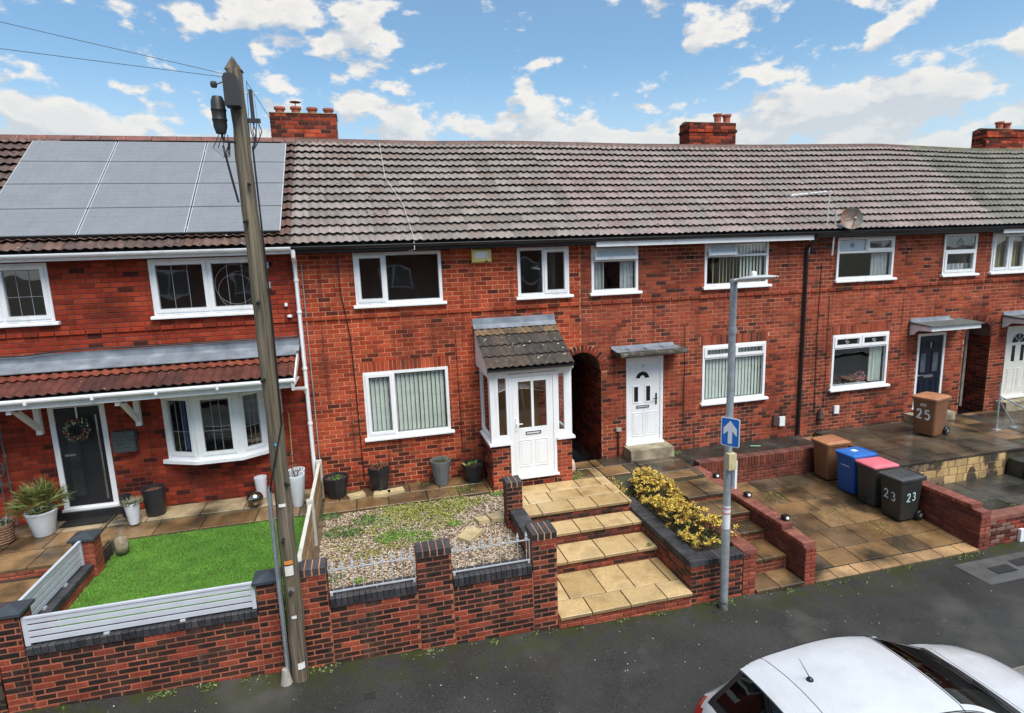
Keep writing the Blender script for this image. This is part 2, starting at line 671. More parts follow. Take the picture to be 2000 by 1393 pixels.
def pal_mut(u, z, r, dark=0.0):
    a, b = pal_house(u, z, r, dark)
    q = lambda c: tuple(round(v, 4) for v in (c[0] * 0.80 + 0.004, c[1] * 0.88 + 0.008, c[2] * 0.9 + 0.007))
    return q(a), q(b)


def pal_19(u, z, r):
    t = r.random()
    w = max(0, (1.4 - z) * 0.22)
    if t < 0.05 + w * 0.5:
        c = (0.07, 0.018, 0.014)
    elif t < 0.25 + w:
        c = r.choice(((0.19, 0.03, 0.016), (0.23, 0.034, 0.017)))
    else:
        c = r.choice(((0.30, 0.041, 0.02), (0.26, 0.034, 0.017), (0.34, 0.056, 0.026), (0.31, 0.046, 0.021)))
    return c, c


def pal_wall(u, z, r):
    t = r.random()
    red = r.choice(((0.30, 0.055, 0.027), (0.35, 0.072, 0.035), (0.25, 0.045, 0.024)))
    dk = r.choice(((0.024, 0.015, 0.013), (0.038, 0.019, 0.015), (0.055, 0.024, 0.018)))
    if t < 0.28:
        return dk, dk
    if t < 0.72:
        return red, dk
    return red, lerp(red, (0.14, 0.035, 0.025), 0.4)


def pal_red(u, z, r):
    c = r.choice(((0.26, 0.062, 0.035), (0.23, 0.052, 0.03), (0.3, 0.08, 0.045), (0.19, 0.042, 0.026)))
    return c, c


def pal_wet(u, z, r):
    c = r.choice(((0.13, 0.035, 0.022), (0.16, 0.042, 0.026), (0.1, 0.028, 0.02), (0.19, 0.05, 0.03)))
    return c, c


BLUEB = [(0.03, 0.031, 0.036), (0.04, 0.041, 0.047), (0.025, 0.025, 0.028), (0.05, 0.05, 0.056)]


def interp(tab, x):
    if x <= tab[0][0]:
        return tab[0][1]
    for (a, b), (c, d) in zip(tab, tab[1:]):
        if x <= c:
            return b + (d - b) * (x - a) / (c - a)
    return tab[-1][1]


PAVT = [(-40, 0.9), (-9, -0.28), (-4.5, -0.52), (-1.1, -0.68), (2.4, -0.81), (5.1, -0.87), (7.0, -0.92), (12, -0.94), (40, -1.0)]


def pav(x):
    return interp(PAVT, x)


# ================================================================== SETTING
def asphalt(name, moss=True, base=0.03):
    m = bpy.data.materials.new(name)
    m.use_nodes = True
    nt = m.node_tree
    N, L = nt.nodes, nt.links
    b = N['Principled BSDF']
    geo = N.new('ShaderNodeNewGeometry')

    def noise(scale, detail=4.0):
        n = N.new('ShaderNodeTexNoise')
        n.inputs['Scale'].default_value = scale
        n.inputs['Detail'].default_value = detail
        L.new(geo.outputs['Position'], n.inputs['Vector'])
        return n.outputs[0]

    def mr(x, a, c, d, e):
        n = N.new('ShaderNodeMapRange')
        L.new(x, n.inputs[0])
        for i, q in enumerate((a, c, d, e)):
            n.inputs[i + 1].default_value = q
        return n.outputs[0]

    def mix(f, a, c):
        n = N.new('ShaderNodeMix')
        n.data_type = 'RGBA'
        L.new(f, n.inputs[0])
        for i, x in ((6, a), (7, c)):
            if hasattr(x, 'is_linked'):
                L.new(x, n.inputs[i])
            else:
                n.inputs[i].default_value = (*x, 1)
        return n.outputs[2]
    c = mix(mr(noise(1.1, 5), 0.35, 0.65, 0, 1), (base * 0.72,) * 3, (base * 1.35, base * 1.32, base * 1.22))
    c = mix(mr(noise(120, 2), 0.45, 0.72, 0, 0.75), c, (0.10, 0.098, 0.09))
    c = mix(mr(noise(0.6, 6), 0.56, 0.66, 0, 0.6), c, (0.085, 0.082, 0.072))
    v = N.new('ShaderNodeTexVoronoi')
    v.inputs['Scale'].default_value = 9
    L.new(geo.outputs['Position'], v.inputs['Vector'])
    c = mix(mr(v.outputs['Distance'], 0.03, 0.055, 0.35, 0.0), c, (0.32, 0.30, 0.26))
    if moss:
        sep = N.new('ShaderNodeSeparateXYZ')
        L.new(geo.outputs['Position'], sep.inputs[0])
        near = mr(sep.outputs[1], -5.15, -4.42, 0.0, 1.0)
        mu = N.new('ShaderNodeMath')
        mu.operation = 'MULTIPLY'
        L.new(near, mu.inputs[0])
        L.new(mr(noise(3.5, 6), 0.40, 0.62, 0.0, 1.0), mu.inputs[1])
        c = mix(mu.outputs[0], c, (0.035, 0.042, 0.012))
    L.new(c, b.inputs['Base Color'])
    L.new(mr(noise(0.9, 4), 0.4, 0.6, 0.34, 0.66), b.inputs['Roughness'])
    b.inputs['Specular IOR Level'].default_value = 0.3
    bn = N.new('ShaderNodeBump')
    bn.inputs['Strength'].default_value = 0.5
    bn.inputs['Distance'].default_value = 0.006
    L.new(noise(140, 3), bn.inputs['Height'])
    L.new(bn.outputs[0], b.inputs['Normal'])
    return m


ASPH = asphalt('pavement_asphalt', True, 0.021)
ROADM = asphalt('road_asphalt', False, 0.042)
SOIL = M('garden_soil', (0.035, 0.024, 0.015), 0.95, var=0.4, vscale=6, bump=0.8, bscale=30, stain=(0.04, 0.055, 0.012), sscale=2, sthr=(0.5, 0.65))
CONC = M('concrete', (0.30, 0.28, 0.25), 0.75, var=0.25, vscale=2.5, fine=0.2, stain=(0.10, 0.09, 0.075), sscale=1.5, sthr=(0.45, 0.65), bump=0.3)

mb = MB()
mb.quad((-600, -600, -1.7), (600, -600, -1.7), (600, 600, -1.7), (-600, 600, -1.7))
g = mb.build('ground', SOIL)
g['kind'] = 'structure'
XS = [-40, -30, -20, -14, -9, -6.8, -4.5, -2.8, -1.1, 0.6, 2.4, 3.7, 5.1, 6, 7, 9.5, 12, 16, 20, 30, 40]


def strip(name, y0, y1, dz0, dz1, mat, ny=1):
    mb = MB()
    for a, b in zip(XS, XS[1:]):
        for k in range(ny):
            ya, yb = y0 + (y1 - y0) * k / ny, y0 + (y1 - y0) * (k + 1) / ny
            da, db = dz0 + (dz1 - dz0) * k / ny, dz0 + (dz1 - dz0) * (k + 1) / ny
            mb.quad((a, ya, pav(a) + da), (b, ya, pav(b) + da), (b, yb, pav(b) + db), (a, yb, pav(a) + db))
    o = mb.build(name, mat)
    o['kind'] = 'structure'
    return o


strip('pavement', -6.75, -4.3, -0.045, 0.0, ASPH)
strip('road', -12.3, -6.87, -0.16, -0.15, ROADM)
strip('far_pavement', -15.0, -12.42, -0.02, -0.045, ROADM)
strip('far_garden', -20.5, -15.0, 0.05, -0.02, SOIL)
kerb = strip('kerb', -6.87, -6.75, -0.155, -0.048, CONC)
mbk = MB()
its = []
x = -13.0
while x < 24:
    zc = pav(x + .45) - 0.045
    its.append(((x + .45, -6.81, zc), 0.9, 0.122, 0.2, TOPF, 0.012, (0.10, 0.098, 0.09), (0.13, 0.127, 0.115)))
    x += 0.905
pieces('kerbstone', kerb, its, M('kerb_concrete', attr=True, rough=0.7, var=0.25, vscale=3, fine=0.2))
for y in (-12.36,):
    strip('far_kerb', y - 0.06, y + 0.06, -0.03, -0.02, CONC)

# ================================================================== HOUSES
BL, BH = 0.238, 0.0877
ZT, ZS = 4.77, 3.70          # upper window top / sill underside
SL = radians(38.4)
SD = Vector((0, cos(SL), sin(SL)))
SNV = Vector((0, -sin(SL), cos(SL)))
EAVE = Vector((0, -0.34, 4.935))
ROWS, GAUGE = 14, 0.274
RIDGE_S = ROWS * GAUGE
SAG = [(-14, 0), (-6.9, 0.0), (-1.4, 0.01), (1.7, -0.02), (3.8, 0.012), (7.2, -0.02), (10.8, -0.005), (14.7, 0.07), (18.3, -0.03), (21, 0.0), (30, 0)]


def roofpt(x, s, n=0.0):
    p = EAVE + SD * s + SNV * n
    return Vector((x, p.y, p.z + interp(SAG, x) * min(1, s / RIDGE_S)))


BLIND = M('vertical_blind', (0.74, 0.78, 0.70), 0.8, var=0.08)
BLIND_TAN = M('tan_blind', (0.52, 0.43, 0.24), 0.8, var=0.1)
NET = M('net_curtain', (0.7, 0.7, 0.7), 0.9, var=0.12, vscale=12)
CURT_PINK = M('pale_curtain', (0.62, 0.55, 0.50), 0.9, var=0.15, vscale=8)
LEADCAME = M('lead_came', (0.38, 0.40, 0.42), 0.4, metal=0.3, var=0.05)
FROST = M('frosted_glass', (0.55, 0.62, 0.68), 0.25, var=0.05)


def window(h, x0, x1, z0, z1, cols, tops=None, sill=True, y=0.0, lead=None, mat=None):
    """cols: list of (fraction, type); tops: None or (height, [(fraction, type)]). type f fixed, s opening sash, o ajar top light"""
    mat = mat or UPVC
    fw, ml = 0.058, 0.05
    xi0, xi1, zi0, zi1 = x0 + fw, x1 - fw, z0 + fw, z1 - fw
    L_ = []

    def row(cs, a, b):
        tot = (xi1 - xi0) - ml * (len(cs) - 1)
        u = xi0
        for f, t in cs:
            L_.append((u, u + tot * f, a, b, t))
            u += tot * f + ml
    if tops:
        hh, tc = tops
        row(cols, zi0, zi1 - hh - ml)
        row(tc, zi1 - hh, zi1)
    else:
        row(cols, zi0, zi1)
    mb = MB().slab(x0, x1, z0, z1, y - 0.012, y + 0.06, [l[:4] for l in L_], outer=True)
    w = mb.build('window', mat, h)
    for a, b, c, d, t in L_:
        e = 0.0
        if t == 's':
            e = 0.048
            MB().slab(a - 0.012, b + 0.012, c - 0.012, d + 0.012, y - 0.03, y + 0.05, [(a + e, b - e, c + e, d - e)], outer=True).build('sash', mat, w)
        if t == 'o':
            # top-hung light pushed open at the foot
            e = 0.045
            m2 = MB().slab(a - 0.01, b + 0.01, c - d - 0.02, 0.0, -0.02, 0.03, [(a + e, b - e, c - d + e, -e)], outer=True)
            rot = radians(16)
            m2.v = [(vx, y - 0.02 + vy * cos(rot) + vz * sin(rot), d + vz * cos(rot) - vy * sin(rot)) for vx, vy, vz in m2.v]
            s_ = m2.build('open_light', mat, w)
            q = [(a + e, 0.0, c - d + e), (b - e, 0.0, c - d + e), (b - e, 0.0, -e), (a + e, 0.0, -e)]
            q = [(vx, y - 0.02 + vy * cos(rot) + vz * sin(rot), d + vz * cos(rot) - vy * sin(rot)) for vx, vy, vz in q]
            MB().quad(*q).build('pane', FROST, w)
            continue
        MB().quad((a + e, y + 0.012, c + e), (b - e, y + 0.012, c + e), (b - e, y + 0.012, d - e), (a + e, y + 0.012, d - e)).build('pane', FROST if t == 'g' else GLASS, w)
        # bead round the glass
        MB().slab(a + e - 0.003, b - e + 0.003, c + e - 0.003, d - e + 0.003, y + 0.004, y + 0.011, [(a + e + 0.012, b - e - 0.012, c + e + 0.012, d - e - 0.012)]).build('glazing_bead', M('bead_grey', (0.25, 0.25, 0.25), 0.5), w)
        if lead:
            leads(w, a + e, b - e, c + e, d - e, y, lead if isinstance(lead, str) else lead[L_.index((a, b, c, d, t))])
    if sill:
        MB().prism([(y + 0.03, z0 - 0.002), (y - 0.075, z0 - 0.012), (y - 0.085, z0 - 0.03), (y - 0.085, z0 - 0.062), (y + 0.03, z0 - 0.062)], 0, x0 - 0.05, x1 + 0.07).build('sill', mat, w)
    return w, L_


def leads(w, a, b, c, d, y, kind):
    mb = MB()
    t = 0.007
    yy = y + 0.006
    if kind == 'grid':
        for k in (1, 2):
            x = a + (b - a) * k / 3
            mb.box(x - t / 2, x + t / 2, yy - 0.003, yy, c, d)
        z = c + (d - c) * 0.42
        mb.box(a, b, yy - 0.002, yy + 0.001, z - t / 2, z + t / 2)
    elif kind == 'vert':
        for k in (1, 2):
            x = a + (b - a) * k / 3
            mb.box(x - t / 2, x + t / 2, yy - 0.003, yy, c, d)
    elif kind == 'oval':
        for k in (1, 2):
            x = a + (b - a) * k / 3
            mb.box(x - t / 2, x + t / 2, yy - 0.003, yy, c, d)
        for sc_, zc in ((0.46, 0.5), (0.40, 0.34)):
            pts = [((a + b) / 2 + (b - a) * sc_ * cos(q * pi / 14), yy - 0.002, c + (d - c) * zc + (d - c) * sc_ * sin(q * pi / 14)) for q in range(29)]
            pts = [(p[0], p[1], min(max(p[2], c), d)) for p in pts]
            mb.tube(pts, t * 0.36, 4)
    elif kind == 'diamond':
        x, z = (a + b) / 2, (c + d) / 2
        r = min(b - a, d - c) * 0.33
        for k in (1.0, 0.5):
            q = [(x - r * k, yy, z), (x, yy, z + r * k), (x + r * k, yy, z), (x, yy, z - r * k), (x - r * k, yy, z)]
            mb.tube(q, 0.008 if k == 1 else 0.006, 4)
    mb.build('leading', LEADCAME, w)


def vblind(w, a, b, z0, z1, y, mat, gap=0.0, ang=35, step=0.088, skip=()):
    mb = MB()
    x = a + 0.04
    k = 0
    r = random.Random(int(a * 100))
    while x < b - 0.03:
        if k not in skip:
            an = radians(ang + r.uniform(-6, 6))
            dx, dy = 0.044 * cos(an), 0.044 * sin(an)
            mb.quad((x - dx, y - dy, z0), (x + dx, y + dy, z0), (x + dx, y + dy, z1), (x - dx, y - dy, z1))
        x += step
        k += 1
    mb.box(a, b, y - 0.03, y + 0.03, z1, z1 + 0.04)
    mb.build('vertical_blind', mat, w)


def curtain(w, a, b, z0, z1, y, mat, waves=5, amp=0.03, name='curtain'):
    mb = MB()
    n = waves * 8
    pts = [(a + (b - a) * k / n, y + amp * sin(2 * pi * waves * k / n) + 0.4 * amp * sin(k * 1.7)) for k in range(n + 1)]
    for (xa, ya), (xb, yb) in zip(pts, pts[1:]):
        mb.quad((xa, ya, z0), (xb, yb, z0), (xb, yb, z1), (xa, ya, z1))
    mb.build(name, mat, w, smooth='all')


TILEMESH = {}


def tile_mesh(w, length, rolls, col, mat, lift=0.062, ht=0.03):
    key = (round(w, 3), round(length, 3), rolls, col, mat.name, round(lift, 3), round(SD.y, 3))
    if key in TILEMESH:
        return TILEMESH[key]
    n = 6 * rolls
    f0, f1, b1 = [], [], []
    for k in range(n + 1):
        u = w * k / n
        ph = (u / w * rolls) % 1.0
        h = ht * (0.5 - 0.5 * cos(2 * pi * ph)) ** 1.4
        f1.append((u - w / 2, 0.0, lift + h))
        f0.append((u - w / 2, 0.004, lift + h - 0.012))
        b1.append((u - w / 2, length, h * 0.9 - 0.004))

    def T(p):
        q = SD * p[1] + SNV * p[2]
        return (p[0], q.y, q.z)
    mb = MB()
    dk = col
    mb.add([T(p) for p in f0] + [T(p) for p in f1] + [T(p) for p in b1],
           [(k, k + 1, n + 1 + k + 1, n + 1 + k) for k in range(n)] + [(n + 1 + k, n + 1 + k + 1, 2 * n + 2 + k + 1, 2 * n + 2 + k) for k in range(n)],
           [dk] * (n + 1) + [col] * (2 * n + 2))
    TILEMESH[key] = mb.mesh('roof_tile', mat, smooth=True, attr=True)
    return TILEMESH[key]


def roof(h, x0, x1, cols, seed, tilef=None, back=(0.10, 0.06, 0.05), ridge=(0.13, 0.055, 0.04), only=None, moss=160):
    r = random.Random(seed)
    mb = MB()
    n = 12
    for k in range(n):
        xa, xb = x0 + (x1 - x0) * k / n, x0 + (x1 - x0) * (k + 1) / n
        pa, pb, qa, qb = roofpt(xa, -0.02, -0.012), roofpt(xb, -0.02, -0.012), roofpt(xa, RIDGE_S, -0.012), roofpt(xb, RIDGE_S, -0.012)
        mb.quad(tuple(pa), tuple(pb), tuple(qb), tuple(qa))
        y2 = 2 * qa.y + 0.34
        mb.quad(tuple(qa), tuple(qb), (xb, y2, pb.z), (xa, y2, pa.z))
    rf = mb.build('roof', ROOFDECK, h)
    nt_ = round((x1 - x0) / 0.307)
    w = (x1 - x0) / nt_
    for row in range(ROWS):
        for c in range(nt_):
            xc = x0 + (c + 0.5) * w
            s = row * GAUGE - 0.02
            if only and not only(xc, s):
                continue
            col = r.choice(cols)
            o = link('roof_tile', tile_mesh(w - 0.002, GAUGE + 0.06, 2, col, tilef or TILE), rf, loc=roofpt(xc + r.uniform(-0.002, 0.002), s + (r.gauss(0, 0.004) if r.random() > 0.03 else -0.02)) + Vector((0, 0, r.uniform(-0.003, 0.003))))
            o.rotation_euler.y = r.gauss(0, 0.006)
    # moss cushions caught in the laps
    if moss:
        mm = MB()
        for k in range(moss):
            xc, row = r.uniform(x0 + 0.1, x1 - 0.1), r.randint(0, ROWS - 1)
            if only and not only(xc, row * GAUGE):
                continue
            p = roofpt(xc, row * GAUGE - 0.02 + abs(r.gauss(0, 0.05)), 0.066)
            s_ = r.uniform(0.008, 0.026)
            mm.add([tuple(p + Vector(q) * s_) for q in ((1.4, 0, 0), (0, 1, 0), (-1.3, 0, 0), (0, -1, 0), (0.1, -0.2, 0.8))], [(0, 1, 4), (1, 2, 4), (2, 3, 4), (3, 0, 4)], r.choice(((0.06, 0.06, 0.02), (0.045, 0.04, 0.025), (0.10, 0.10, 0.03), (0.35, 0.33, 0.26))))
        mm.build('roof_moss', TILE_DRY, rf, attr=True, kind='stuff')
    # ridge tiles
    nr = round((x1 - x0) / 0.46)
    wr = (x1 - x0) / nr
    for k in range(nr):
        xa, xb = x0 + k * wr + 0.004, x0 + (k + 1) * wr - 0.004
        mb = MB()
        base = roofpt((xa + xb) / 2, RIDGE_S)
        for j in range(7):
            for xx in (xa, xb):
                a = pi * j / 6
                mb.v.append((xx, base.y - 0.13 * cos(a), base.z - 0.055 + 0.115 * sin(a) + interp(SAG, xx) - interp(SAG, (xa + xb) / 2)))
                mb.c.append(lerp(ridge, (0.05, 0.04, 0.03), r.random() * 0.7))
        for j in range(6):
            mb.f.append((2 * j, 2 * j + 1, 2 * j + 3, 2 * j + 2))
        mb.build('ridge_tile', TILE_DRY, rf, attr=True, smooth='all')
    return rf


def shell(h, x0, x1, z_mid=2.6, arch=None):
    mb = MB()
    a, b = x0 + 0.03, x1 - 0.03
    y1 = 5.4
    mb.quad((a, y1, -0.3), (a, y1, 4.9), (b, y1, 4.9), (b, y1, -0.3))
    for xx in (a, b):
        mb.quad((xx, 0.1, -0.3), (xx, y1, -0.3), (xx, y1, 4.9), (xx, 0.1, 4.9))
    for zz in (0.12, z_mid, 4.88):
        mb.quad((a, 0.1, zz), (b, 0.1, zz), (b, y1, zz), (a, y1, zz))
    mb.quad((a, 2.6, 0.1), (b, 2.6, 0.1), (b, 2.6, 4.9), (a, 2.6, 4.9))
    mb.build('interior', PLASTER, h)
    MB().box(x0 + 0.004, x1 - 0.004, 5.45, 5.7, -0.3, 4.95).build('rear_wall', M('rear_render', (0.3, 0.12, 0.08), 0.9), h)


def facade(h, x0, x1, holes, pal, mortar, arch=None, seed=1, soldiers=(), string=True, z0=-0.12, ring=True):
    r = random.Random(seed)
    wall = MB().slab(x0, x1, z0 - 0.6, 4.88, 0.007, 0.1, holes, arch=arch).build('front_wall', mortar, h)
    hs = list(holes) + [(a - 0.005, b + 0.005, 2.41, 2.645) for a, b in soldiers]
    zst = 3.50
    its = courses(0.0, x0, x1, z0, zst, 'F', BL, BH, pal, hs, arch=(arch + (0.17,)) if arch else None, r=r)
    if string:
        its += courses(-0.03, x0 + 0.002, x1 - 0.002, zst, zst + 0.085, 'F', BL, 0.085, pal, (), r=r, d=0.08)
        its += courses(0.0, x0, x1, zst + 0.085, 4.84, 'F', BL, BH, pal, hs, r=r)
    else:
        its += courses(0.0, x0, x1, zst, 4.84, 'F', BL, BH, pal, hs, r=r)
    for a, b in soldiers:
        n = int((b - a) / 0.079)
        for k in range(n):
            xc = a + (b - a) * (k + 0.5) / n
            ca, cb = pal(xc, 2.5, r)
            its.append(((xc, -0.001, 2.5275), (b - a) / n - 0.01, 0.222, 0.045, FRONT, 0.005, ca, cb))
    pieces('brick', wall, its, BRICK)
    if arch and ring:
        xa, xb, a0, zs, zt = arch
        cx, rx, rz = (xa + xb) / 2, (xb - xa) / 2, zt - zs
        n = 19
        its = []
        for k in range(n):
            a = pi * (k + 0.5) / n
            c = Vector((cx + (rx + 0.085) * cos(a), -0.004, zs + (rz + 0.085) * sin(a)))
            if not (x0 <= c.x <= x1):
                continue
            u = Vector((-sin(a), 0, cos(a))) * -1
            v = Vector((cos(a), 0, sin(a)))
            ca = r.choice(H_DRK + H_BRN)
            its.append((tuple(c), 0.068, 0.165, 0.05, (tuple(round(q, 3) for q in u), tuple(round(q, 3) for q in v), (0, -1, 0)), 0.005, ca, ca))
        pieces('arch_brick', wall, its, BRICK)
    return wall


def eaves(h, x0, x1, white=False, gutter='black', zf=(4.79, 4.93)):
    MB().box(x0 + 0.002, x1 - 0.002, -0.27, 0.0, 4.842, 4.86).build('soffit', UPVC if white else BLACKP, h)
    MB().box(x0 + 0.002, x1 - 0.002, -0.295, -0.272, zf[0], zf[1]).build('fascia', UPVC if white else BLACKP, h)
    mb = MB()
    prof = [(-0.30 - 0.055 - 0.055 * cos(pi * k / 8), 4.905 - 0.06 * sin(pi * k / 8)) for k in range(9)]
    prof += [(p[0] * 0.96 - 0.0142, p[1] + 0.006) for p in reversed(prof)]
    mb.prism(prof, 0, x0 + 0.003, x1 - 0.003)
    mb.build('gutter', UPVC if gutter == 'white' else BLACKP, h)


def chimney(h, x0, x1, z1, pots, y0=2.25, y1=3.15, seed=3, moss=False, step=False):
    r = random.Random(seed)
    zb = 6.9
    core = MB().box(x0 + 0.008, x1 - 0.008, y0 + 0.008, y1, zb, z1 - 0.02).build('chimney', MORTAR_DK, h)

    def pal(u, z, q):
        t = q.random()
        c = q.choice(H_RED[1:4]) if t < 0.3 else (q.choice(H_BRN) if t < 0.62 else q.choice(H_DRK))
        return c, c
    zc = z1 - 0.26 if step else z1
    its = courses(y0, x0, x1, zb, zc, 'F', BL, BH, pal, r=r) + courses(x0, y0, y1, zb, zc, 'L', BL, BH, pal, r=r, off=0.1)
    if step:
        its += courses(y0 - 0.025, x0 - 0.025, x1 + 0.025, zc, zc + 0.085, 'F', BL, 0.085, pal, r=r, d=0.08)
        its += courses(x0 - 0.025, y0 - 0.025, y1, zc, zc + 0.085, 'L', BL, 0.085, pal, r=r, d=0.08)
        its += courses(y0, x0, x1, zc + 0.085, z1, 'F', BL, BH, pal, r=r) + courses(x0, y0, y1, zc + 0.085, z1, 'L', BL, BH, pal, r=r, off=0.1)
    pieces('brick', core, its, BRICK)
    MB().prism([(y0 - 0.01, z1 - 0.01), (y0 + 0.2, z1 + 0.05), (y1 - 0.2, z1 + 0.05), (y1, z1 - 0.01)], 0, x0 - 0.01, x1 + 0.01).build('flaunching', M('flaunching', (0.22, 0.20, 0.15), 0.9, var=0.3, stain=(0.12, 0.14, 0.02), sscale=5, sthr=(0.4, 0.6)), core)
    terra = M('terracotta', (0.36, 0.09, 0.05), 0.7, var=0.25, vscale=8)
    for (x, hh) in pots:
        MB().lathe([(0.105, z1), (0.105, z1 + 0.02), (0.09, z1 + 0.05), (0.098, z1 + hh - 0.06), (0.125, z1 + hh - 0.045), (0.125, z1 + hh), (0.095, z1 + hh), (0.09, z1 + hh - 0.1)], x, (y0 + y1) / 2, 16).build('chimney_pot', terra, core, smooth=True)
    # lead apron on the front slope
    sA = 0
    pts = []
    for s in (RIDGE_S - 0.85, RIDGE_S - 0.45):
        pts.append(roofpt(0, s, 0.07))
    return core


def downpipe(h, pts, mat, r=0.036, name='downpipe', clips=()):
    p = MB().tube(pts, r, 10).build(name, mat, h, smooth=True)
    for z in clips:
        MB().tube([(pts[-1][0], pts[-1][1], z - 0.02), (pts[-1][0], pts[-1][1], z + 0.02)], r + 0.01, 10).build('pipe_clip', mat, p, smooth=True)
    return p


T21 = [(0.250, 0.217, 0.196), (0.284, 0.239, 0.217), (0.216, 0.184, 0.163), (0.307, 0.261, 0.232), (0.238, 0.190, 0.163)]
T23 = [(0.290, 0.227, 0.206), (0.312, 0.245, 0.223), (0.258, 0.199, 0.179), (0.284, 0.236, 0.215), (0.246, 0.211, 0.194)]
T25 = [(0.267, 0.212, 0.191), (0.244, 0.194, 0.175), (0.295, 0.234, 0.212), (0.250, 0.217, 0.191)]
T27 = [(0.172, 0.158, 0.128), (0.193, 0.176, 0.145), (0.151, 0.142, 0.112), (0.186, 0.182, 0.141)]
T19 = [(0.12, 0.075, 0.06), (0.10, 0.065, 0.055), (0.14, 0.08, 0.06), (0.09, 0.06, 0.05)]
B1, B2, B3, B4 = -1.23, 4.51, 10.12, 15.73
ARCH1 = (4.09, 4.97, -0.2, 2.03, 2.47)
ARCH2 = (15.26, 16.17, -0.2, 2.05, 2.49)

# ---------------------------------------------------------------- house with the porch (middle left)
h21 = thing('terraced_house', 'red brick terraced house with tiled porch, dark empty upper windows and yellow alarm box', 'house', (1.64, 0, 0))
W1, W2, W3 = (-0.16, 1.54, 3.765, ZT), (3.12, 4.25, 3.765, ZT), (-0.15, 1.56, 1.06, 2.41)
PD = (2.62, 3.52, 0.2, 2.2)
facade(h21, B1, B2, [W1, W2, W3, PD], pal_house, MORTAR, ARCH1, 21, soldiers=((-0.2, 1.6),))
shell(h21, B1, 4.0)
window(h21, *W1, [(0.33, 's'), (0.67, 'f')])
window(h21, *W2, [(0.5, 'f'), (0.5, 's')])
w, L_ = window(h21, *W3, [(0.33, 's'), (0.67, 'f')])
vblind(w, -0.1, 1.52, 1.12, 2.36, 0.085, BLIND, ang=28)
roof(h21, B1, B2, T21, 5)
eaves(h21, B1, B2)
chimney(h21, -1.75, -0.31, 7.95, [(-1.56, 0.20), (-1.21, 0.21), (-0.85, 0.20), (-0.49, 0.19)], y0=2.78, y1=3.6, seed=4)
MB().tube([(-1.21, 3.19, 8.12), (-1.21, 3.19, 8.26), (-1.21, 3.19, 8.27)], [0.01, 0.01, 0.13], 12).build('chimney_cowl', M('rust', (0.25, 0.1, 0.06), 0.7), h21)
# inner door in the porch opening
MB().box(2.62, 3.52, 0.03, 0.08, 0.2, 2.2).build('inner_door', M('oak_door', (0.42, 0.2, 0.06), 0.5, var=0.2, vscale=4), h21)
# ---------------------------------------------------------------- house 23
h23 = thing('terraced_house', 'red brick terraced house with white front door numbered 23 and white fascia', 'house', (7.3, 0, 0))
W4, W5, W6 = (4.76, 5.85, 3.765, ZT), (7.49, 9.15, 3.765, ZT), (7.49, 9.18, 1.06, 2.41)
D23 = (5.57, 6.48, 0.245, 2.27)
facade(h23, B2, B3, [W4, W5, W6, D23], lambda u, z, r: pal_mut(u, z, r, 0.02), MORTAR2, ARCH1, 23, soldiers=((7.44, 9.23),))
shell(h23, 5.02, B3)
w, L_ = window(h23, *W4, [(1, 'f')], (0.24, [(1, 'o')]))
curtain(w, 4.82, 5.1, 3.82, 4.5, 0.13, NET, 3)
curtain(w, 5.48, 5.8, 3.82, 4.5, 0.13, NET, 3)
w, L_ = window(h23, *W5, [(1, 'f')], (0.24, [(0.47, 'o'), (0.53, 'f')]))
vblind(w, 7.55, 8.45, 3.82, 4.68, 0.09, BLIND_TAN, ang=45, skip=(1, 3))
vblind(w, 8.45, 9.1, 3.82, 4.68, 0.09, BLIND, ang=25)
w, L_ = window(h23, *W6, [(1, 'f')], (0.22, [(0.5, 's'), (0.5, 's')]))
vblind(w, 7.55, 9.13, 1.12, 2.36, 0.085, BLIND, ang=14)
roof(h23, B2, B3, T23, 6)
eaves(h23, B2, B3)
MB().box(4.75, B3 - 0.02, -0.325, -0.297, 4.735, 4.838).build('white_fascia_board', UPVC, h23)
chimney(h23, 8.71, 10.13, 7.95, [(9.72, 0.27), (10.0, 0.26)], y0=2.78, y1=3.3, seed=9, step=True)
# passage between the two houses: sides coloured dark for shade, dark gate added
mbp = MB()
mbp.quad((4.977, 0.05, -0.4), (4.977, 3.5, -0.4), (4.977, 3.5, 2.1), (4.977, 0.05, 2.1))
mbp.quad((4.08, 3.5, -0.4), (4.08, 0.05, -0.4), (4.08, 0.05, 2.1), (4.08, 3.5, 2.1))
cx_, n_ = 4.53, 12
for k in range(n_):
    a, b = pi * k / n_, pi * (k + 1) / n_
    mbp.quad((cx_ + 0.447 * cos(a), 0.1, 2.03 + 0.445 * sin(a)), (cx_ + 0.447 * cos(a), 3.5, 2.03 + 0.445 * sin(a)), (cx_ + 0.447 * cos(b), 3.5, 2.03 + 0.445 * sin(b)), (cx_ + 0.447 * cos(b), 0.1, 2.03 + 0.445 * sin(b)))
pw = mbp.build('passage_wall', MORTAR_DK, h23)
its = courses(4.971, 0.05, 2.4, -0.12, 2.05, 'L', BL, BH, lambda u, z, r: (c_ := r.choice(H_BRN + H_DRK), c_), r=random.Random(5))
pieces('passage_brick', pw, its, BRICK, limit=80)
gate = MB()
for k in range(6):
    gate.box(4.1 + k * 0.146, 4.1 + (k + 1) * 0.146 - 0.008, 2.4, 2.43, 0.0, 2.35)
gate.build('added_passage_gate', M('dark_timber', (0.02, 0.016, 0.013), 0.8, var=0.3), h23)


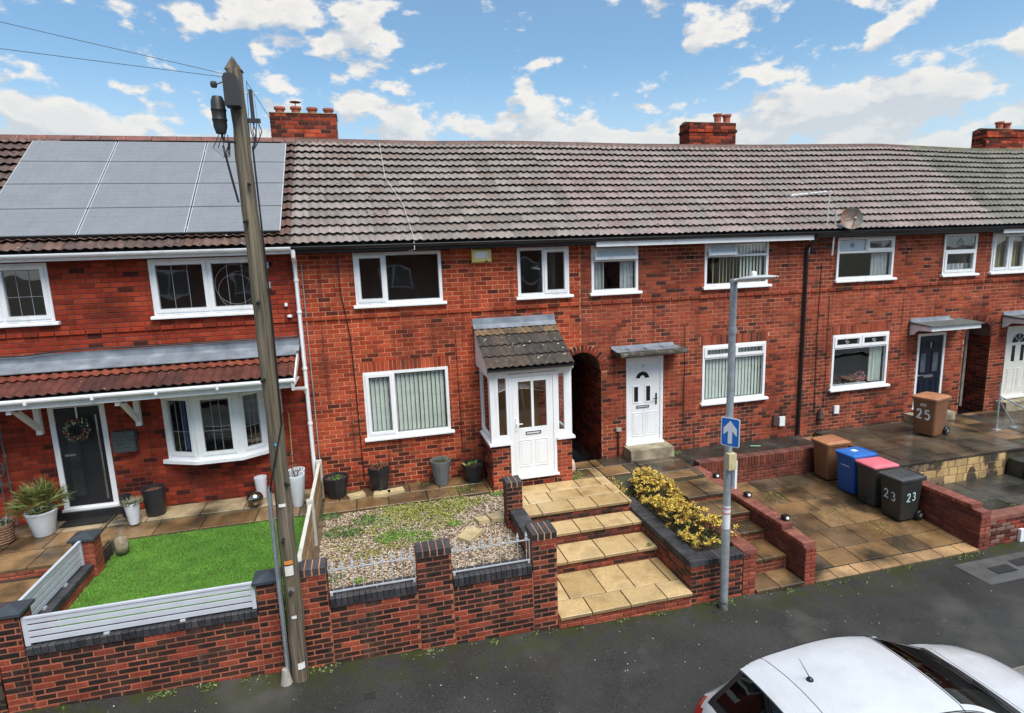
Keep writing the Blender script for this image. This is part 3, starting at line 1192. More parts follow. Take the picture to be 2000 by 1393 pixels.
def upvc_door(h, x0, x1, z0, z1, mat, frame, name='front_door', fw=0.065):
    d = MB().slab(x0, x1, z0, z1, -0.01, 0.07, [(x0 + fw, x1 - fw, z0 + 0.06, z1 - fw)], outer=True).build(name, frame, h)
    MB().box(x0 + fw, x1 - fw, 0.015, 0.06, z0 + 0.06, z1 - fw).build('door_leaf', mat, d)
    MB().box(x0 - 0.02, x1 + 0.02, -0.06, 0.02, z0 - 0.012, z0 + 0.03).build('threshold', frame, d)
    return d


def panel_relief(d, x0, x1, z0, z1, y, mat, t=0.016, p=0.008):
    MB().slab(x0, x1, z0, z1, y - p, y, [(x0 + t, x1 - t, z0 + t, z1 - t)], outer=True).build('moulding', mat, d)
    MB().slab(x0 + 0.045, x1 - 0.045, z0 + 0.045, z1 - 0.045, y - p * 0.8, y, [], outer=True).build('raised_panel', mat, d)


DARKGL = M('dark_glass', (0.012, 0.014, 0.015), 0.08, var=0.0)
CHROME = M('chrome', (0.6, 0.6, 0.62), 0.2, metal=1.0, var=0.0)
d = upvc_door(h23, *D23, UPVC, UPVC)
x0, x1 = 5.635, 6.415
panel_relief(d, 5.72, 6.0, 0.42, 0.98, 0.015, UPVC)
panel_relief(d, 6.06, 6.34, 0.42, 0.98, 0.015, UPVC)
for xa, xb in ((5.765, 5.865), (6.065, 6.165)):
    MB().slab(xa - 0.03, xb + 0.03, 1.2, 1.62, 0.004, 0.016, [(xa, xb, 1.235, 1.585)], outer=True).build('light_frame', UPVC, d)
    MB().quad((xa, 0.011, 1.235), (xb, 0.011, 1.235), (xb, 0.011, 1.585), (xa, 0.011, 1.585)).build('door_light', DARKGL, d)


def fan(cx, z, r0, r1, y, n=14):
    mb = MB()
    for k in range(n):
        a, b = pi * k / n, pi * (k + 1) / n
        mb.quad((cx + r0 * cos(a), y, z + r0 * sin(a)), (cx + r1 * cos(a), y, z + r1 * sin(a)), (cx + r1 * cos(b), y, z + r1 * sin(b)), (cx + r0 * cos(b), y, z + r0 * sin(b)))
    return mb


fan(5.975, 1.78, 0.06, 0.165, 0.010).build('fanlight', DARKGL, d)
fan(5.975, 1.765, 0.165, 0.2, 0.007).build('fanlight_frame', UPVC, d)
MB().slab(5.82, 6.14, 1.085, 1.15, 0.0, 0.015, [(5.845, 6.115, 1.105, 1.13)], outer=True).build('letter_plate', CHROME, d)
MB().box(5.85, 6.11, 0.008, 0.012, 1.108, 1.128).build('letter_flap', UPVC, d)
hd = MB().box(6.30, 6.335, 0.0, 0.015, 1.14, 1.40)
hd.tube([(6.318, 0.0, 1.29), (6.318, -0.045, 1.29), (6.21, -0.05, 1.285)], 0.011, 6)
hd.build('door_handle', M('dark_handle', (0.05, 0.05, 0.055), 0.3, metal=0.6), d)


def text_mesh(s, size, loc, mat, parent, name, rot=(pi / 2, 0, 0), extrude=0.002, label=None, shear=0.0):
    cu = bpy.data.curves.new(name, 'FONT')
    cu.body = s
    cu.size = size
    cu.extrude = extrude
    cu.align_x = 'CENTER'
    cu.shear = shear
    tmp = bpy.data.objects.new(name + '_tmp', cu)
    COL.objects.link(tmp)
    dg = bpy.context.evaluated_depsgraph_get()
    me = bpy.data.meshes.new_from_object(tmp.evaluated_get(dg))
    bpy.data.objects.remove(tmp)
    me.materials.clear()
    me.materials.append(mat)
    o = link(name, me, parent, loc=loc)
    o.rotation_euler = rot
    return o


text_mesh('23', 0.085, (5.985, 0.012, 2.03), M('number_grey', (0.3, 0.3, 0.3), 0.4), d, 'door_number')
# stone step, canopy, meters
MB().prism([(0.02, 0.0), (-0.42, 0.0), (-0.40, 0.225), (0.02, 0.232)], 0, 5.5, 6.56).build('door_step', M('step_stone', (0.33, 0.28, 0.19), 0.7, var=0.3, vscale=4, stain=(0.12, 0.1, 0.06), sscale=3, sthr=(0.45, 0.65)), h23)
can = MB().prism([(0.0, 2.38), (-0.42, 2.36), (-0.47, 2.385), (-0.47, 2.43), (-0.42, 2.455), (0.0, 2.5)], 0, 5.24, 6.84).build('door_canopy', M('mossy_slab', (0.05, 0.045, 0.035), 0.9, var=0.4, vscale=8, stain=(0.2, 0.19, 0.15), sscale=6, sthr=(0.5, 0.7)), h23)
MB().prism([(-0.002, 2.56), (-0.016, 2.56), (-0.03, 2.512), (-0.33, 2.474), (-0.33, 2.468), (-0.002, 2.503)], 0, 5.2, 6.72).build('lead_flashing', LEAD, can)
for k in range(3):
    MB().box(5.5 + k * 0.42, 5.52 + k * 0.42, -0.3, -0.004, 2.5, 2.508).build('lead_seam', LEAD, can)
MB().box(9.45, 9.58, -0.05, -0.004, 0.3, 0.56).build('gas_vent', M('brown_plastic', (0.08, 0.05, 0.04), 0.6), h23)
MB().box(9.62, 9.77, -0.06, -0.004, 0.27, 0.5).build('meter_box', UPVC, h23)
downpipe(h23, [(10.17, -0.36, 4.86), (10.17, -0.34, 4.78), (10.16, -0.06, 4.55), (10.16, -0.06, 0.0)], BLACKP, 0.04, clips=(4.3, 3.3, 2.3, 1.3))
MB().tube([(5.36, -0.03, 0.02), (5.36, -0.03, 0.62)], 0.018, 8).build('waste_pipe', BLACKP, h23)
MB().box(5.31, 5.42, -0.05, -0.004, 0.6, 0.68).build('air_brick', M('stone_grey', (0.35, 0.33, 0.28), 0.8), h23)
# ---------------------------------------------------------------- house 25
h25 = thing('terraced_house', 'red brick terraced house with navy front door and satellite dish bracket', 'house', (12.9, 0, 0))
W7, W8, W9 = (11.06, 12.74, 3.765, ZT), (14.29, 15.36, 3.765, ZT), (11.09, 12.78, 1.06, 2.41)
D25 = (13.72, 14.62, 0.26, 2.27)
facade(h25, B3, B4, [W7, W8, W9, D25], lambda u, z, r: pal_mut(u, z, r, 0.0), MORTAR2, ARCH2, 25, soldiers=((11.04, 12.83),))
shell(h25, B3, 15.2)
w, L_ = window(h25, *W7, [(1, 'f')], (0.27, [(0.5, 'g'), (0.5, 's')]))
curtain(w, 12.2, 12.68, 3.82, 4.45, 0.13, NET, 4)
for l in L_[1:]:
    leads(w, l[0] + .05, l[1] - .05, l[2] + .04, l[3] - .04, 0.0, 'diamond')
w, L_ = window(h25, *W9, [(1, 'f')], (0.25, [(0.5, 's'), (0.5, 's')]))
curtain(w, 12.35, 12.72, 1.12, 2.05, 0.13, BLIND, 3)
for l in L_[1:]:
    leads(w, l[0] + .05, l[1] - .05, l[2] + .04, l[3] - .04, 0.0, 'diamond')
w, L_ = window(h25, *W8, [(1, 's')], (0.34, [(1, 'f')]))
leads(w, *L_[1][:4], 0.0, 'diamond')
curtain(w, 14.35, 15.3, 3.82, 4.02, 0.14, NET, 6)
roof(h25, B3, B4, T25, 8)
eaves(h25, B3, B4)
NAVY = M('navy_paint', (0.005, 0.007, 0.02), 0.3, var=0.08)
d = upvc_door(h25, *D25, NAVY, UPVC)
for xa, xb in ((13.85, 14.06), (14.24, 14.46)):
    panel_relief(d, xa, xb, 0.45, 1.05, 0.015, NAVY)
    panel_relief(d, xa, xb, 1.85, 2.08, 0.015, NAVY)
    MB().slab(xa - 0.01, xb + 0.01, 1.22, 1.78, 0.003, 0.015, [(xa + 0.02, xb - 0.02, 1.25, 1.75)], outer=True).build('light_frame', NAVY, d)
    MB().quad((xa + 0.02, 0.009, 1.25), (xb - 0.02, 0.009, 1.25), (xb - 0.02, 0.009, 1.75), (xa + 0.02, 0.009, 1.75)).build('door_light', M('obscure_glass', (0.08, 0.10, 0.12), 0.15), d)
MB().box(14.0, 14.3, -0.004, 0.014, 1.1, 1.17).build('letter_plate', CHROME, d)
MB().box(13.8, 13.95, -0.04, 0.0, 1.16, 1.19).build('door_handle', CHROME, d)
MB().box(14.135, 14.165, -0.01, 0.014, 1.88, 2.03).build('knocker', CHROME, d)
GREYF = M('grey_felt', (0.10, 0.115, 0.11), 0.6, var=0.3, vscale=6)


def canopy_flat(h, x0, x1, y1, z0, z1):
    c = MB().prism([(0.0, z1 + 0.03), (0.0, z1 - 0.02), (y1, z1 - 0.05), (y1 - 0.05, z1 - 0.045), (y1 - 0.05, z1 - 0.02)], 0, x0 - 0.05, x1 + 0.05).build('door_canopy', GREYF, h)
    MB().box(x0, x1, y1, y1 + 0.03, z0, z1 - 0.055).build('canopy_fascia', UPVC, c)
    for xx in (x0, x1 - 0.03):
        MB().prism([(-0.004, z1 - 0.03), (y1 + 0.032, z1 - 0.055), (y1 + 0.032, z0), (-0.22, z0 - 0.02), (-0.1, z0 - 0.13), (-0.004, z0 - 0.16)], 0, xx + 0.002, xx + 0.028).build('canopy_bracket', UPVC, c)
    MB().box(x0 + 0.03, x1 - 0.03, y1 + 0.03, -0.01, z1 - 0.085, z1 - 0.07).build('canopy_soffit', UPVC, c)
    MB().prism([(-0.002, z1 + 0.11), (-0.014, z1 + 0.11), (-0.03, z1 + 0.04), (-0.16, z1 + 0.015), (-0.16, z1 + 0.008), (-0.002, z1 + 0.032)], 0, x0 - 0.02, x1 - 0.3).build('flashing', LEAD, c)


canopy_flat(h25, 13.42, 14.98, -0.6, 2.42, 2.58)
MB().box(13.45, 14.75, -0.35, 0.0, 0.0, 0.2).build('door_step', M('step_stone', (0.3, 0.26, 0.2), 0.7), h25)
MB().box(11.22, 11.36, -0.05, -0.004, 0.42, 0.62).build('meter_box', UPVC, h25)
MB().tube([(10.62, -0.02, 4.2), (10.6, -0.02, 2.4), (10.64, -0.02, 0.5)], 0.008, 6).build('wall_cable', BLACKP, h25)
MB().tube([(10.9, -0.02, 3.4), (10.92, -0.02, 1.4), (10.9, -0.02, 0.6)], 0.007, 6).build('wall_cable', BLACKP, h25)
MB().lathe([(0.07, 0.3), (0.09, 0.36), (0.06, 0.5), (0.02, 0.62)], 10.8, -0.06, 8).build('gas_vent', M('brown_plastic'), h25)
# ---------------------------------------------------------------- house 27
h27 = thing('terraced_house', 'red brick terraced house at the end with cream blinds and white arched-light door', 'house', (18.5, 0, 0))
B5 = 21.35
W10, W11, W12 = (15.87, 17.05, 3.765, ZT), (18.6, 20.3, 3.765, ZT), (18.6, 20.3, 1.06, 2.41)
D27 = (16.72, 17.66, 0.28, 2.27)
facade(h27, B4, B5, [W10, W11, W12, D27], lambda u, z, r: pal_mut(u, z, r, 0.0), MORTAR2, ARCH2, 27, soldiers=((18.55, 20.35),))
shell(h27, 16.2, B5)
w, L_ = window(h27, *W10, [(0.5, 's'), (0.5, 's')])
vblind(w, 15.93, 17.0, 3.82, 4.72, 0.12, BLIND_TAN, ang=10)
window(h27, *W11, [(0.5, 's'), (0.5, 's')])
window(h27, *W12, [(0.5, 's'), (0.5, 's')])
roof(h27, B4, B5, T27, 12, ridge=(0.11, 0.10, 0.04), moss=420)
eaves(h27, B4, B5)
MB().box(15.78, B5 - 0.02, -0.325, -0.297, 4.75, 4.855).build('white_fascia_board', UPVC, h27)
chimney(h27, 18.93, 20.5, 7.96, [(19.7, 0.25), (20.0, 0.22)], y0=2.78, y1=3.25, seed=11, step=True)
CREAMD = M('cream_door', (0.72, 0.70, 0.64), 0.35, var=0.06)
d = upvc_door(h27, *D27, CREAMD, CREAMD)
fan(17.19, 1.82, 0.03, 0.24, 0.010).build('fanlight', DARKGL, d)
for k in (1, 2, 3):
    a = pi * k / 4
    MB().bar((17.19 + 0.03 * cos(a), 0.006, 1.82 + 0.03 * sin(a)), (17.19 + 0.24 * cos(a), 0.006, 1.82 + 0.24 * sin(a)), 0.012).build('glazing_bar', CREAMD, d)
for xa in (16.97, 17.29):
    MB().quad((xa, 0.011, 1.3), (xa + 0.12, 0.011, 1.3), (xa + 0.12, 0.011, 1.74), (xa, 0.011, 1.74)).build('door_light', DARKGL, d)
panel_relief(d, 16.86, 17.14, 0.45, 1.1, 0.015, CREAMD)
panel_relief(d, 17.24, 17.52, 0.45, 1.1, 0.015, CREAMD)
canopy_flat(h27, 16.5, 18.1, -0.6, 2.42, 2.58)
MB().box(16.55, 17.85, -0.3, 0.0, 0.0, 0.24).build('door_step', M('step_stone'), h27)
mbp = MB()
mbp.quad((16.177, 0.05, -0.4), (16.177, 3.5, -0.4), (16.177, 3.5, 2.1), (16.177, 0.05, 2.1))
mbp.quad((15.25, 3.5, -0.4), (15.25, 0.05, -0.4), (15.25, 0.05, 2.1), (15.25, 3.5, 2.1))
for k in range(n_):
    a, b = pi * k / n_, pi * (k + 1) / n_
    mbp.quad((15.715 + 0.462 * cos(a), 0.1, 2.05 + 0.446 * sin(a)), (15.715 + 0.462 * cos(a), 3.5, 2.05 + 0.446 * sin(a)), (15.715 + 0.462 * cos(b), 3.5, 2.05 + 0.446 * sin(b)), (15.715 + 0.462 * cos(b), 0.1, 2.05 + 0.446 * sin(b)))
pw = mbp.build('passage_wall', MORTAR_DK, h27)
its = courses(16.171, 0.05, 1.6, -0.12, 2.05, 'L', BL, BH, lambda u, z, r: (c_ := r.choice(H_BRN + H_DRK), c_), r=random.Random(6))
pieces('passage_brick', pw, its, BRICK, limit=80)
MB().box(15.28, 16.15, 1.5, 1.54, 0.0, 2.45).build('added_passage_gate', M('dark_timber'), h27)  # dark gate added so the passage stays black inside
MB().box(16.02, 16.1, 0.55, 0.65, 0.0, 2.2).build('gate_post', M('pale_post', (0.42, 0.40, 0.33), 0.7), h27)
# ---------------------------------------------------------------- house 19 (solar roof, long canopy)
h19 = thing('terraced_house', 'dark red brick house with charcoal front door, white bow window and panels on its roof', 'house', (-4.1, 0, 0))
B0 = -6.97
UW1, UW0 = (-3.70, -1.80, 3.765, ZT), (-6.75, -5.26, 3.765, ZT)
D19 = (-5.62, -4.73, 0.28, 2.29)
BAY = (-3.72, -2.08, 1.05, 2.33)
facade(h19, B0, B1, [UW1, UW0, D19, BAY], pal_19, MORTAR_RED, None, 19)
shell(h19, B0, B1)
window(h19, *UW1, [(0.5, 's'), (0.5, 's')], lead=('vert', 'oval'))
window(h19, *UW0, [(0.5, 's'), (0.5, 's')], lead='grid')
roof(h19, B0, B1, T19, 14, tilef=TILE_DRY, ridge=(0.22, 0.07, 0.05), only=lambda x, s: s < 0.35 or x < -5.9 or x > -1.45)
eaves(h19, B0, B1 - 0.0, True, 'white')
CHAR = M('charcoal_door', (0.018, 0.02, 0.024), 0.35, var=0.1)
d = upvc_door(h19, *D19, CHAR, UPVC, fw=0.085)
MB().slab(-5.46, -5.2, 0.5, 1.95, 0.004, 0.015, [(-5.42, -5.24, 0.54, 1.91)], outer=True).build('light_frame', CHAR, d)
MB().quad((-5.42, 0.010, 0.54), (-5.24, 0.010, 0.54), (-5.24, 0.010, 1.91), (-5.42, 0.010, 1.91)).build('door_light', M('smoked_glass', (0.03, 0.035, 0.035), 0.1), d)
MB().tube([(-4.87, -0.06, 0.45), (-4.87, -0.06, 2.05)], 0.016, 10).build('bar_handle', CHROME, d, smooth=True)
MB().box(-5.47, -5.3, -0.004, 0.014, 1.3, 1.34).build('letter_plate', CHROME, d)
MB().box(-5.7, -4.65, -0.12, 0.0, 0.13, 0.27).build('door_step', M('charcoal_step', (0.02, 0.02, 0.022), 0.5), h19)
# bow window: three facets
bw = MB()
bx = [(-3.80, -0.005), (-3.2, -0.30), (-2.47, -0.30), (-2.02, -0.005)]
b_ = None
pan = []
for k, ((xa, ya), (xb, yb)) in enumerate(zip(bx, bx[1:])):
    a, b = Vector((xa, ya, 0)), Vector((xb, yb, 0))
    u = (b - a)
    Lw = u.length
    u.normalize()
    nrm = Vector((u.y, -u.x, 0))
    sm = MB().slab(0, Lw, 1.06, 2.36, 0.0, 0.06, [(0.085, Lw - 0.085, 1.15, 2.25)], outer=True)
    sm.v = [tuple(a + u * p[0] - nrm * p[1] + Vector((0, 0, p[2]))) for p in sm.v]
    bw.add(sm.v, sm.f)
    s2 = MB().slab(0.075, Lw - 0.075, 1.14, 2.26, -0.016, 0.05, [(0.125, Lw - 0.125, 1.20, 2.2)], outer=True)
    s2.v = [tuple(a + u * p[0] - nrm * p[1] + Vector((0, 0, p[2]))) for p in s2.v]
    q = [tuple(a + u * t - nrm * 0.02 + Vector((0, 0, z))) for t, z in ((0.12, 1.195), (Lw - 0.12, 1.195), (Lw - 0.12, 2.205), (0.12, 2.205))]
    ld = MB()
    for f in (0.36, 0.64):
        t = 0.12 + (Lw - 0.24) * f
        p0 = a + u * t - nrm * 0.015
        ld.bar(p0 + Vector((0, 0, 1.2)), p0 + Vector((0, 0, 2.2)), 0.007)
    if k == 2:
        cc = a + u * (Lw / 2) - nrm * 0.015
        for rr in (0.10, 0.14):
            ld.tube([tuple(cc + u * (rr * cos(t * pi / 12)) + Vector((0, 0, 1.98 + rr * 0.8 * sin(t * pi / 12)))) for t in range(25)], 0.004, 4)
    p0, p1 = a + u * 0.12 - nrm * 0.015, a + u * (Lw - 0.12) - nrm * 0.015
    ld.bar(p0 + Vector((0, 0, 1.6)), p1 + Vector((0, 0, 1.6)), 0.007)
    pan.append((s2, q, ld))
b_ = bw.build('bow_window', UPVC, h19)
for s2, q, ld in pan:
    s2.build('sash', UPVC, b_)
    MB().quad(*q).build('pane', GLASS, b_)
    ld.build('leading', LEADCAME, b_)
MB().prism([(-3.9, 0.0), (-3.88, -0.08), (-3.23, -0.39), (-2.44, -0.39), (-1.94, -0.08), (-1.94, 0.0)], 2, 1.0, 1.06).build('sill', UPVC, b_)
MB().prism([(-3.8, 0.0), (-3.2, -0.3), (-2.47, -0.3), (-2.02, 0.0)], 2, 2.36, 2.40).build('head_board', UPVC, b_)
curtain(b_, -3.5, -3.3, 1.2, 2.2, 0.0, M('blue_curtain', (0.10, 0.13, 0.3), 0.9), 2)
downpipe(h19, [(-1.2, -0.36, 4.86), (-1.2, -0.35, 4.74), (-1.22, -0.07, 4.6), (-1.22, -0.07, 0.1)], UPVC, 0.04, clips=(4.3, 3.7, 2.6, 1.5))
MB().tube([(-1.11, -0.02, 4.6), (-1.11, -0.02, 0.4)], 0.01, 6).build('wall_cable', M('grey_cable', (0.3, 0.3, 0.3), 0.6), h19)
for z in (4.6, 4.23):
    MB().box(-1.74, -1.68, -0.09, -0.004, z - 0.06, z + 0.06).build('insulator_bracket', GALV, h19)
MB().lathe([(0.0, -0.03), (0.045, -0.02), (0.045, 0.02), (0.0, 0.03)], 0, 0, 10).build('wall_light', UPVC, h19).location = (-1.4, -0.06, 3.63)
MB().box(-1.47, -1.42, -0.07, -0.004, 3.82, 3.88).build('wall_sensor', UPVC, h19)
# ---------------------------------------------------------------- neighbours beyond the picture edges, kept simple
h17 = thing('terraced_house', 'red brick terraced house next door beyond the iron gate, plain roof', 'house', (-9.8, 0, 0))
facade(h17, -12.7, B0, [(-11.4, -9.7, 3.765, ZT), (-11.4, -9.7, 1.06, 2.41)], pal_house, MORTAR, None, 17)
shell(h17, -12.7, B0)
window(h17, -11.4, -9.7, 3.765, ZT, [(0.5, 's'), (0.5, 's')])
window(h17, -11.4, -9.7, 1.06, 2.41, [(0.5, 's'), (0.5, 's')])
roof(h17, -12.7, B0, T19, 15)
eaves(h17, -12.7, B0)

# ================================================================== GARDENS, WALLS, STEPS
SAND = [(0.56, 0.395, 0.19), (0.51, 0.36, 0.17), (0.60, 0.43, 0.215), (0.46, 0.32, 0.145)]
BROWN = [(0.20, 0.118, 0.052), (0.17, 0.10, 0.045), (0.24, 0.145, 0.068), (0.135, 0.083, 0.042)]
DARKS = [(0.075, 0.058, 0.04), (0.06, 0.05, 0.036), (0.095, 0.07, 0.045), (0.05, 0.044, 0.035)]


def slabs(x0, x1, y0, y1, z, depths, widths, cols, r, tilt=0.0, ref=None, d=0.05, j=0.014, first=0.0):
    """rows of paving from y0 (front) back to y1; z at y=ref (or everywhere); returns items"""
    out = []
    y = y0
    k = 0
    v = (0, round(cos(tilt), 4), round(sin(tilt), 4))
    n = (0, round(-sin(tilt), 4), round(cos(tilt), 4))
    ax = ((1, 0, 0), v, n)
    while y < y1 - 0.04:
        dy = min(depths[k % len(depths)], y1 - y)
        x = x0 - (first if k % 2 == 0 else widths[0] * 0.5)
        q = k
        while x < x1:
            w = widths[q % len(widths)]
            a, b = max(x, x0), min(x + w, x1)
            if b - a > 0.06:
                c = r.choice(cols)
                yc = y + dy / 2
                zc = z + (math.tan(tilt) * (yc - ref) if ref is not None else 0) + r.uniform(-0.003, 0.003)
                out.append((((a + b) / 2, yc, zc), b - a - j, dy - j, d, ax, 0.006, lerp(c, (0.03, 0.025, 0.018), 0.45), c))
            x += w
            q += 1
        y += dy
        k += 1
    return out


def bed(name, x0, x1, y0, y1, z, mat=JOINT, tilt=0.0, ref=None, thick=0.3):
    za = z + (math.tan(tilt) * (y0 - ref) if ref is not None else 0)
    zb_ = z + (math.tan(tilt) * (y1 - ref) if ref is not None else 0)
    o = MB().prism([(y0, za), (y1, zb_), (y1, zb_ - thick), (y0, za - thick)], 0, x0, x1).build(name, mat)
    o['kind'] = 'structure'
    return o


def coping(parent, a0, a1, front, depth, z0, z1, ax='F', cols=BLUEB, w=0.078, j=0.006, r=rng, name='coping_brick', bev=0.008, side='L'):
    its = []
    n = max(1, round((a1 - a0) / w))
    w = (a1 - a0) / n
    for k in range(n):
        c = r.choice(cols)
        m = a0 + (k + 0.5) * w
        if ax == 'F':
            its.append(((m, front, (z0 + z1) / 2), w - j, z1 - z0 - 0.004, depth, FRONT, bev, lerp(c, (0.08, 0.08, 0.085), 0.35), c))
        else:
            its.append(((front, m, (z0 + z1) / 2), w - j, z1 - z0 - 0.004, depth, LEFTF if side == 'L' else RIGHTF, bev, lerp(c, (0.08, 0.08, 0.085), 0.35), c))
    pieces(name, parent, its, BRICKW)


def pillar(t, x0, x1, y0, y1, z0, z1, pal, cap='brick', mort=MORTAR_W, bh=0.0755, seed=1, capz=0.11, side='R', bl=0.225, cols=BLUEB):
    """square brick pier; y0 front"""
    r = random.Random(seed)
    p = MB().box(x0 + 0.006, x1 - 0.006, y0 + 0.006, y1 - 0.006, z0 - 0.2, z1 - 0.004).build('pillar', mort, t)
    n = round((z1 - z0) / bh)
    za = z1 - n * bh
    its = courses(y0, x0, x1, za, z1, 'F', bl, bh, pal, r=r, off=0.11)
    if side in 'RB':
        its += courses(x1, y0, y1, za, z1, 'R', bl, bh, pal, r=r, off=0.0)
    if side in 'LB':
        its += courses(x0, y0, y1, za, z1, 'L', bl, bh, pal, r=r, off=0.0)
    pieces('brick', p, its, BRICKW)
    if cap == 'brick':
        coping(p, x0 - 0.008, x1 + 0.008, y0 - 0.012, y1 - y0 + 0.024, z1, z1 + capz, r=r, cols=cols, w=0.096, j=0.014)
        MB().box(x0, x1, y0 - 0.006, y1, z1 - 0.003, z1 + capz - 0.008).build('coping_mortar', MORTAR, p)
    else:
        cx, cy = (x0 + x1) / 2, (y0 + y1) / 2
        e = 0.035
        m = MB()
        v = [(x0 - e, y0 - e, z1), (x1 + e, y0 - e, z1), (x1 + e, y1 + e, z1), (x0 - e, y1 + e, z1)]
        v += [(a, b, z1 + 0.035) for a, b, _ in v] + [(cx, cy, z1 + 0.10)]
        m.add(v, [(3, 2, 1, 0)] + [(i, (i + 1) % 4, 4 + (i + 1) % 4, 4 + i) for i in range(4)] + [(4 + i, 4 + (i + 1) % 4, 8) for i in range(4)])
        m.build('pier_cap', M('slate_cap', (0.045, 0.055, 0.065), 0.35, var=0.2, vscale=5), p)
    return p


# ---- front wall of the gravel garden
t = thing('garden_wall', 'multicoloured brick front wall with three blue-brick capped pillars below the gravel garden', 'wall', (0.65, -4.3, -0.75))
FY = -4.4
core = MB().box(-1.09, 2.4, FY + 0.007, -4.18, -1.2, 0.125).build('wall_core', MORTAR_W, t)
z1_ = 0.12
z0_ = z1_ - 13 * 0.0755
its = courses(FY, -0.75, 0.41, z0_, z1_, 'F', 0.225, 0.0755, pal_wall, zb=pav, r=random.Random(3))
its += courses(FY, 0.89, 2.04, z0_, z1_, 'F', 0.225, 0.0755, pal_wall, zb=pav, r=random.Random(4), off=0.07)
pieces('brick', core, its, BRICKW)
for a, b in ((-0.745, 0.405), (0.895, 2.035)):
    coping(core, a, b, FY - 0.02, 0.26, 0.122, 0.262)
pillar(t, -1.1, -0.752, FY - 0.008, -4.17, pav(-0.9) - 0.1, 0.62, pal_wall, seed=31)
pillar(t, 0.412, 0.888, FY - 0.008, -4.17, pav(0.6) - 0.1, 0.63, pal_wall, seed=32, side='B')
pillar(t, 2.042, 2.41, FY - 0.008, -4.05, pav(2.2) - 0.1, 0.615, pal_wall, seed=33)


def railing(x0, x1, label, y=-4.33):
    t = thing('iron_railing', label, 'railing', ((x0 + x1) / 2, y, 0.27), 'spear railings on the front wall')
    for z, hh in ((0.305, 0.009), (0.615, 0.007)):
        MB().box(x0, x1, y - 0.007, y + 0.007, z - hh, z + hh).build('rail', SILVER, t)
    n = 9
    for k in range(n):
        x = x0 + 0.05 + (x1 - x0 - 0.1) * k / (n - 1)
        b = MB().tube([(x, y, 0.30), (x, y, 0.66)], 0.0048, 6)
        b.add([(x - 0.022, y, 0.675), (x, y - 0.012, 0.675), (x + 0.022, y, 0.675), (x, y + 0.012, 0.675), (x, y, 0.755), (x, y, 0.652)],
              [(0, 1, 4), (1, 2, 4), (2, 3, 4), (3, 0, 4), (1, 0, 5), (2, 1, 5), (3, 2, 5), (0, 3, 5)])
        b.box(x - 0.02, x + 0.02, y - 0.008, y + 0.008, 0.632, 0.648)
        if k % 2 == 0:
            b.box(x - 0.009, x + 0.009, y - 0.006, y + 0.006, 0.44, 0.46)
        b.build('spear_bar', SILVER, t)
    for x in (x0 + 0.02, x1 - 0.02):
        MB().box(x - 0.016, x + 0.016, y - 0.02, y + 0.012, 0.262, 0.31).build('foot_bracket', SILVER, t)
    MB().box(x1 - 0.012, x1, y - 0.012, y + 0.012, 0.30, 0.62).build('end_bar', SILVER, t)


railing(-0.735, 0.395, 'silver spear-topped railing between the pole-side pillar and the middle pillar')
railing(0.905, 2.025, 'silver spear-topped railing between the middle pillar and the stepside pillar')

# ---- side wall between gravel and steps
t = thing('garden_wall', 'low brick wall with blue-brick coping and small pillar between gravel bed and steps', 'wall', (2.28, -3.2, -0.4))
core = MB().box(2.167, 2.393, -4.06, -2.45, -0.9, 0.2).build('wall_core', MORTAR_W, t)
its = courses(2.16, -4.04, -2.62, -0.1, 0.2, 'L', 0.225, 0.0755, pal_wall, r=random.Random(8))
its += courses(2.4, -4.04, -2.62, -0.76, 0.2, 'R', 0.225, 0.0755, pal_wall, r=random.Random(9))
pieces('brick', core, its, BRICKW, limit=120)
coping(core, -4.04, -2.62, 2.15, 0.255, 0.2, 0.30, ax='Y')
pillar(t, 2.11, 2.39, -2.62, -2.34, -0.1, 0.70, pal_wall, seed=35, side='B', capz=0.1)
MB().box(2.36, 2.404, -2.34, -1.02, -0.3, 0.012).build('edging_kerb', CONC, t)

# ---- steps
SX0, SX1 = 2.412, 4.58
t = thing('garden_steps', 'four wide flights of yellow sandstone paving with brick risers up to the porch', 'steps', (3.6, -3.0, -0.8))
LV = [(-2.30, -0.97, 0.0), (-2.76, -2.30, -0.2), (-3.34, -2.76, -0.405), (-4.46, -3.34, -0.61)]
r = random.Random(11)
prof = [(-4.43, -1.2), (-4.43, -0.665), (-3.31, -0.665), (-3.31, -0.46), (-2.73, -0.46), (-2.73, -0.255), (-2.27, -0.255), (-2.27, -0.055), (-0.99, -0.055), (-0.99, -1.2)]
core = MB().prism(prof, 0, SX0 + 0.003, SX1 - 0.003).build('step_core', MORTAR_W, t)
sl = []
sl += slabs(SX0 + 0.004, SX1 + 0.02, -2.32, -0.99, 0.0, [0.46, 0.44, 0.45], [0.62, 0.62, 0.45], SAND, r, d=0.05, first=0.2)
sl += slabs(SX0 + 0.004, SX1, -2.78, -2.3, -0.2, [0.5], [0.55, 0.62, 0.45], SAND, r, first=0.2)
sl += slabs(SX0 + 0.004, SX1, -3.36, -2.76, -0.405, [0.62], [0.62, 0.66, 0.6], SAND, r, first=0.1)
sl += slabs(2.42, SX1, -4.48, -4.06, -0.61, [0.44], [0.6, 0.62, 0.6], SAND, r, first=0.1)
sl += slabs(SX0 + 0.004, SX1, -4.06, -3.34, -0.61, [0.72], [0.6, 0.6, 0.5], SAND, r, first=0.3)
pieces('paving_slab', core, sl, SLAB)
its = []
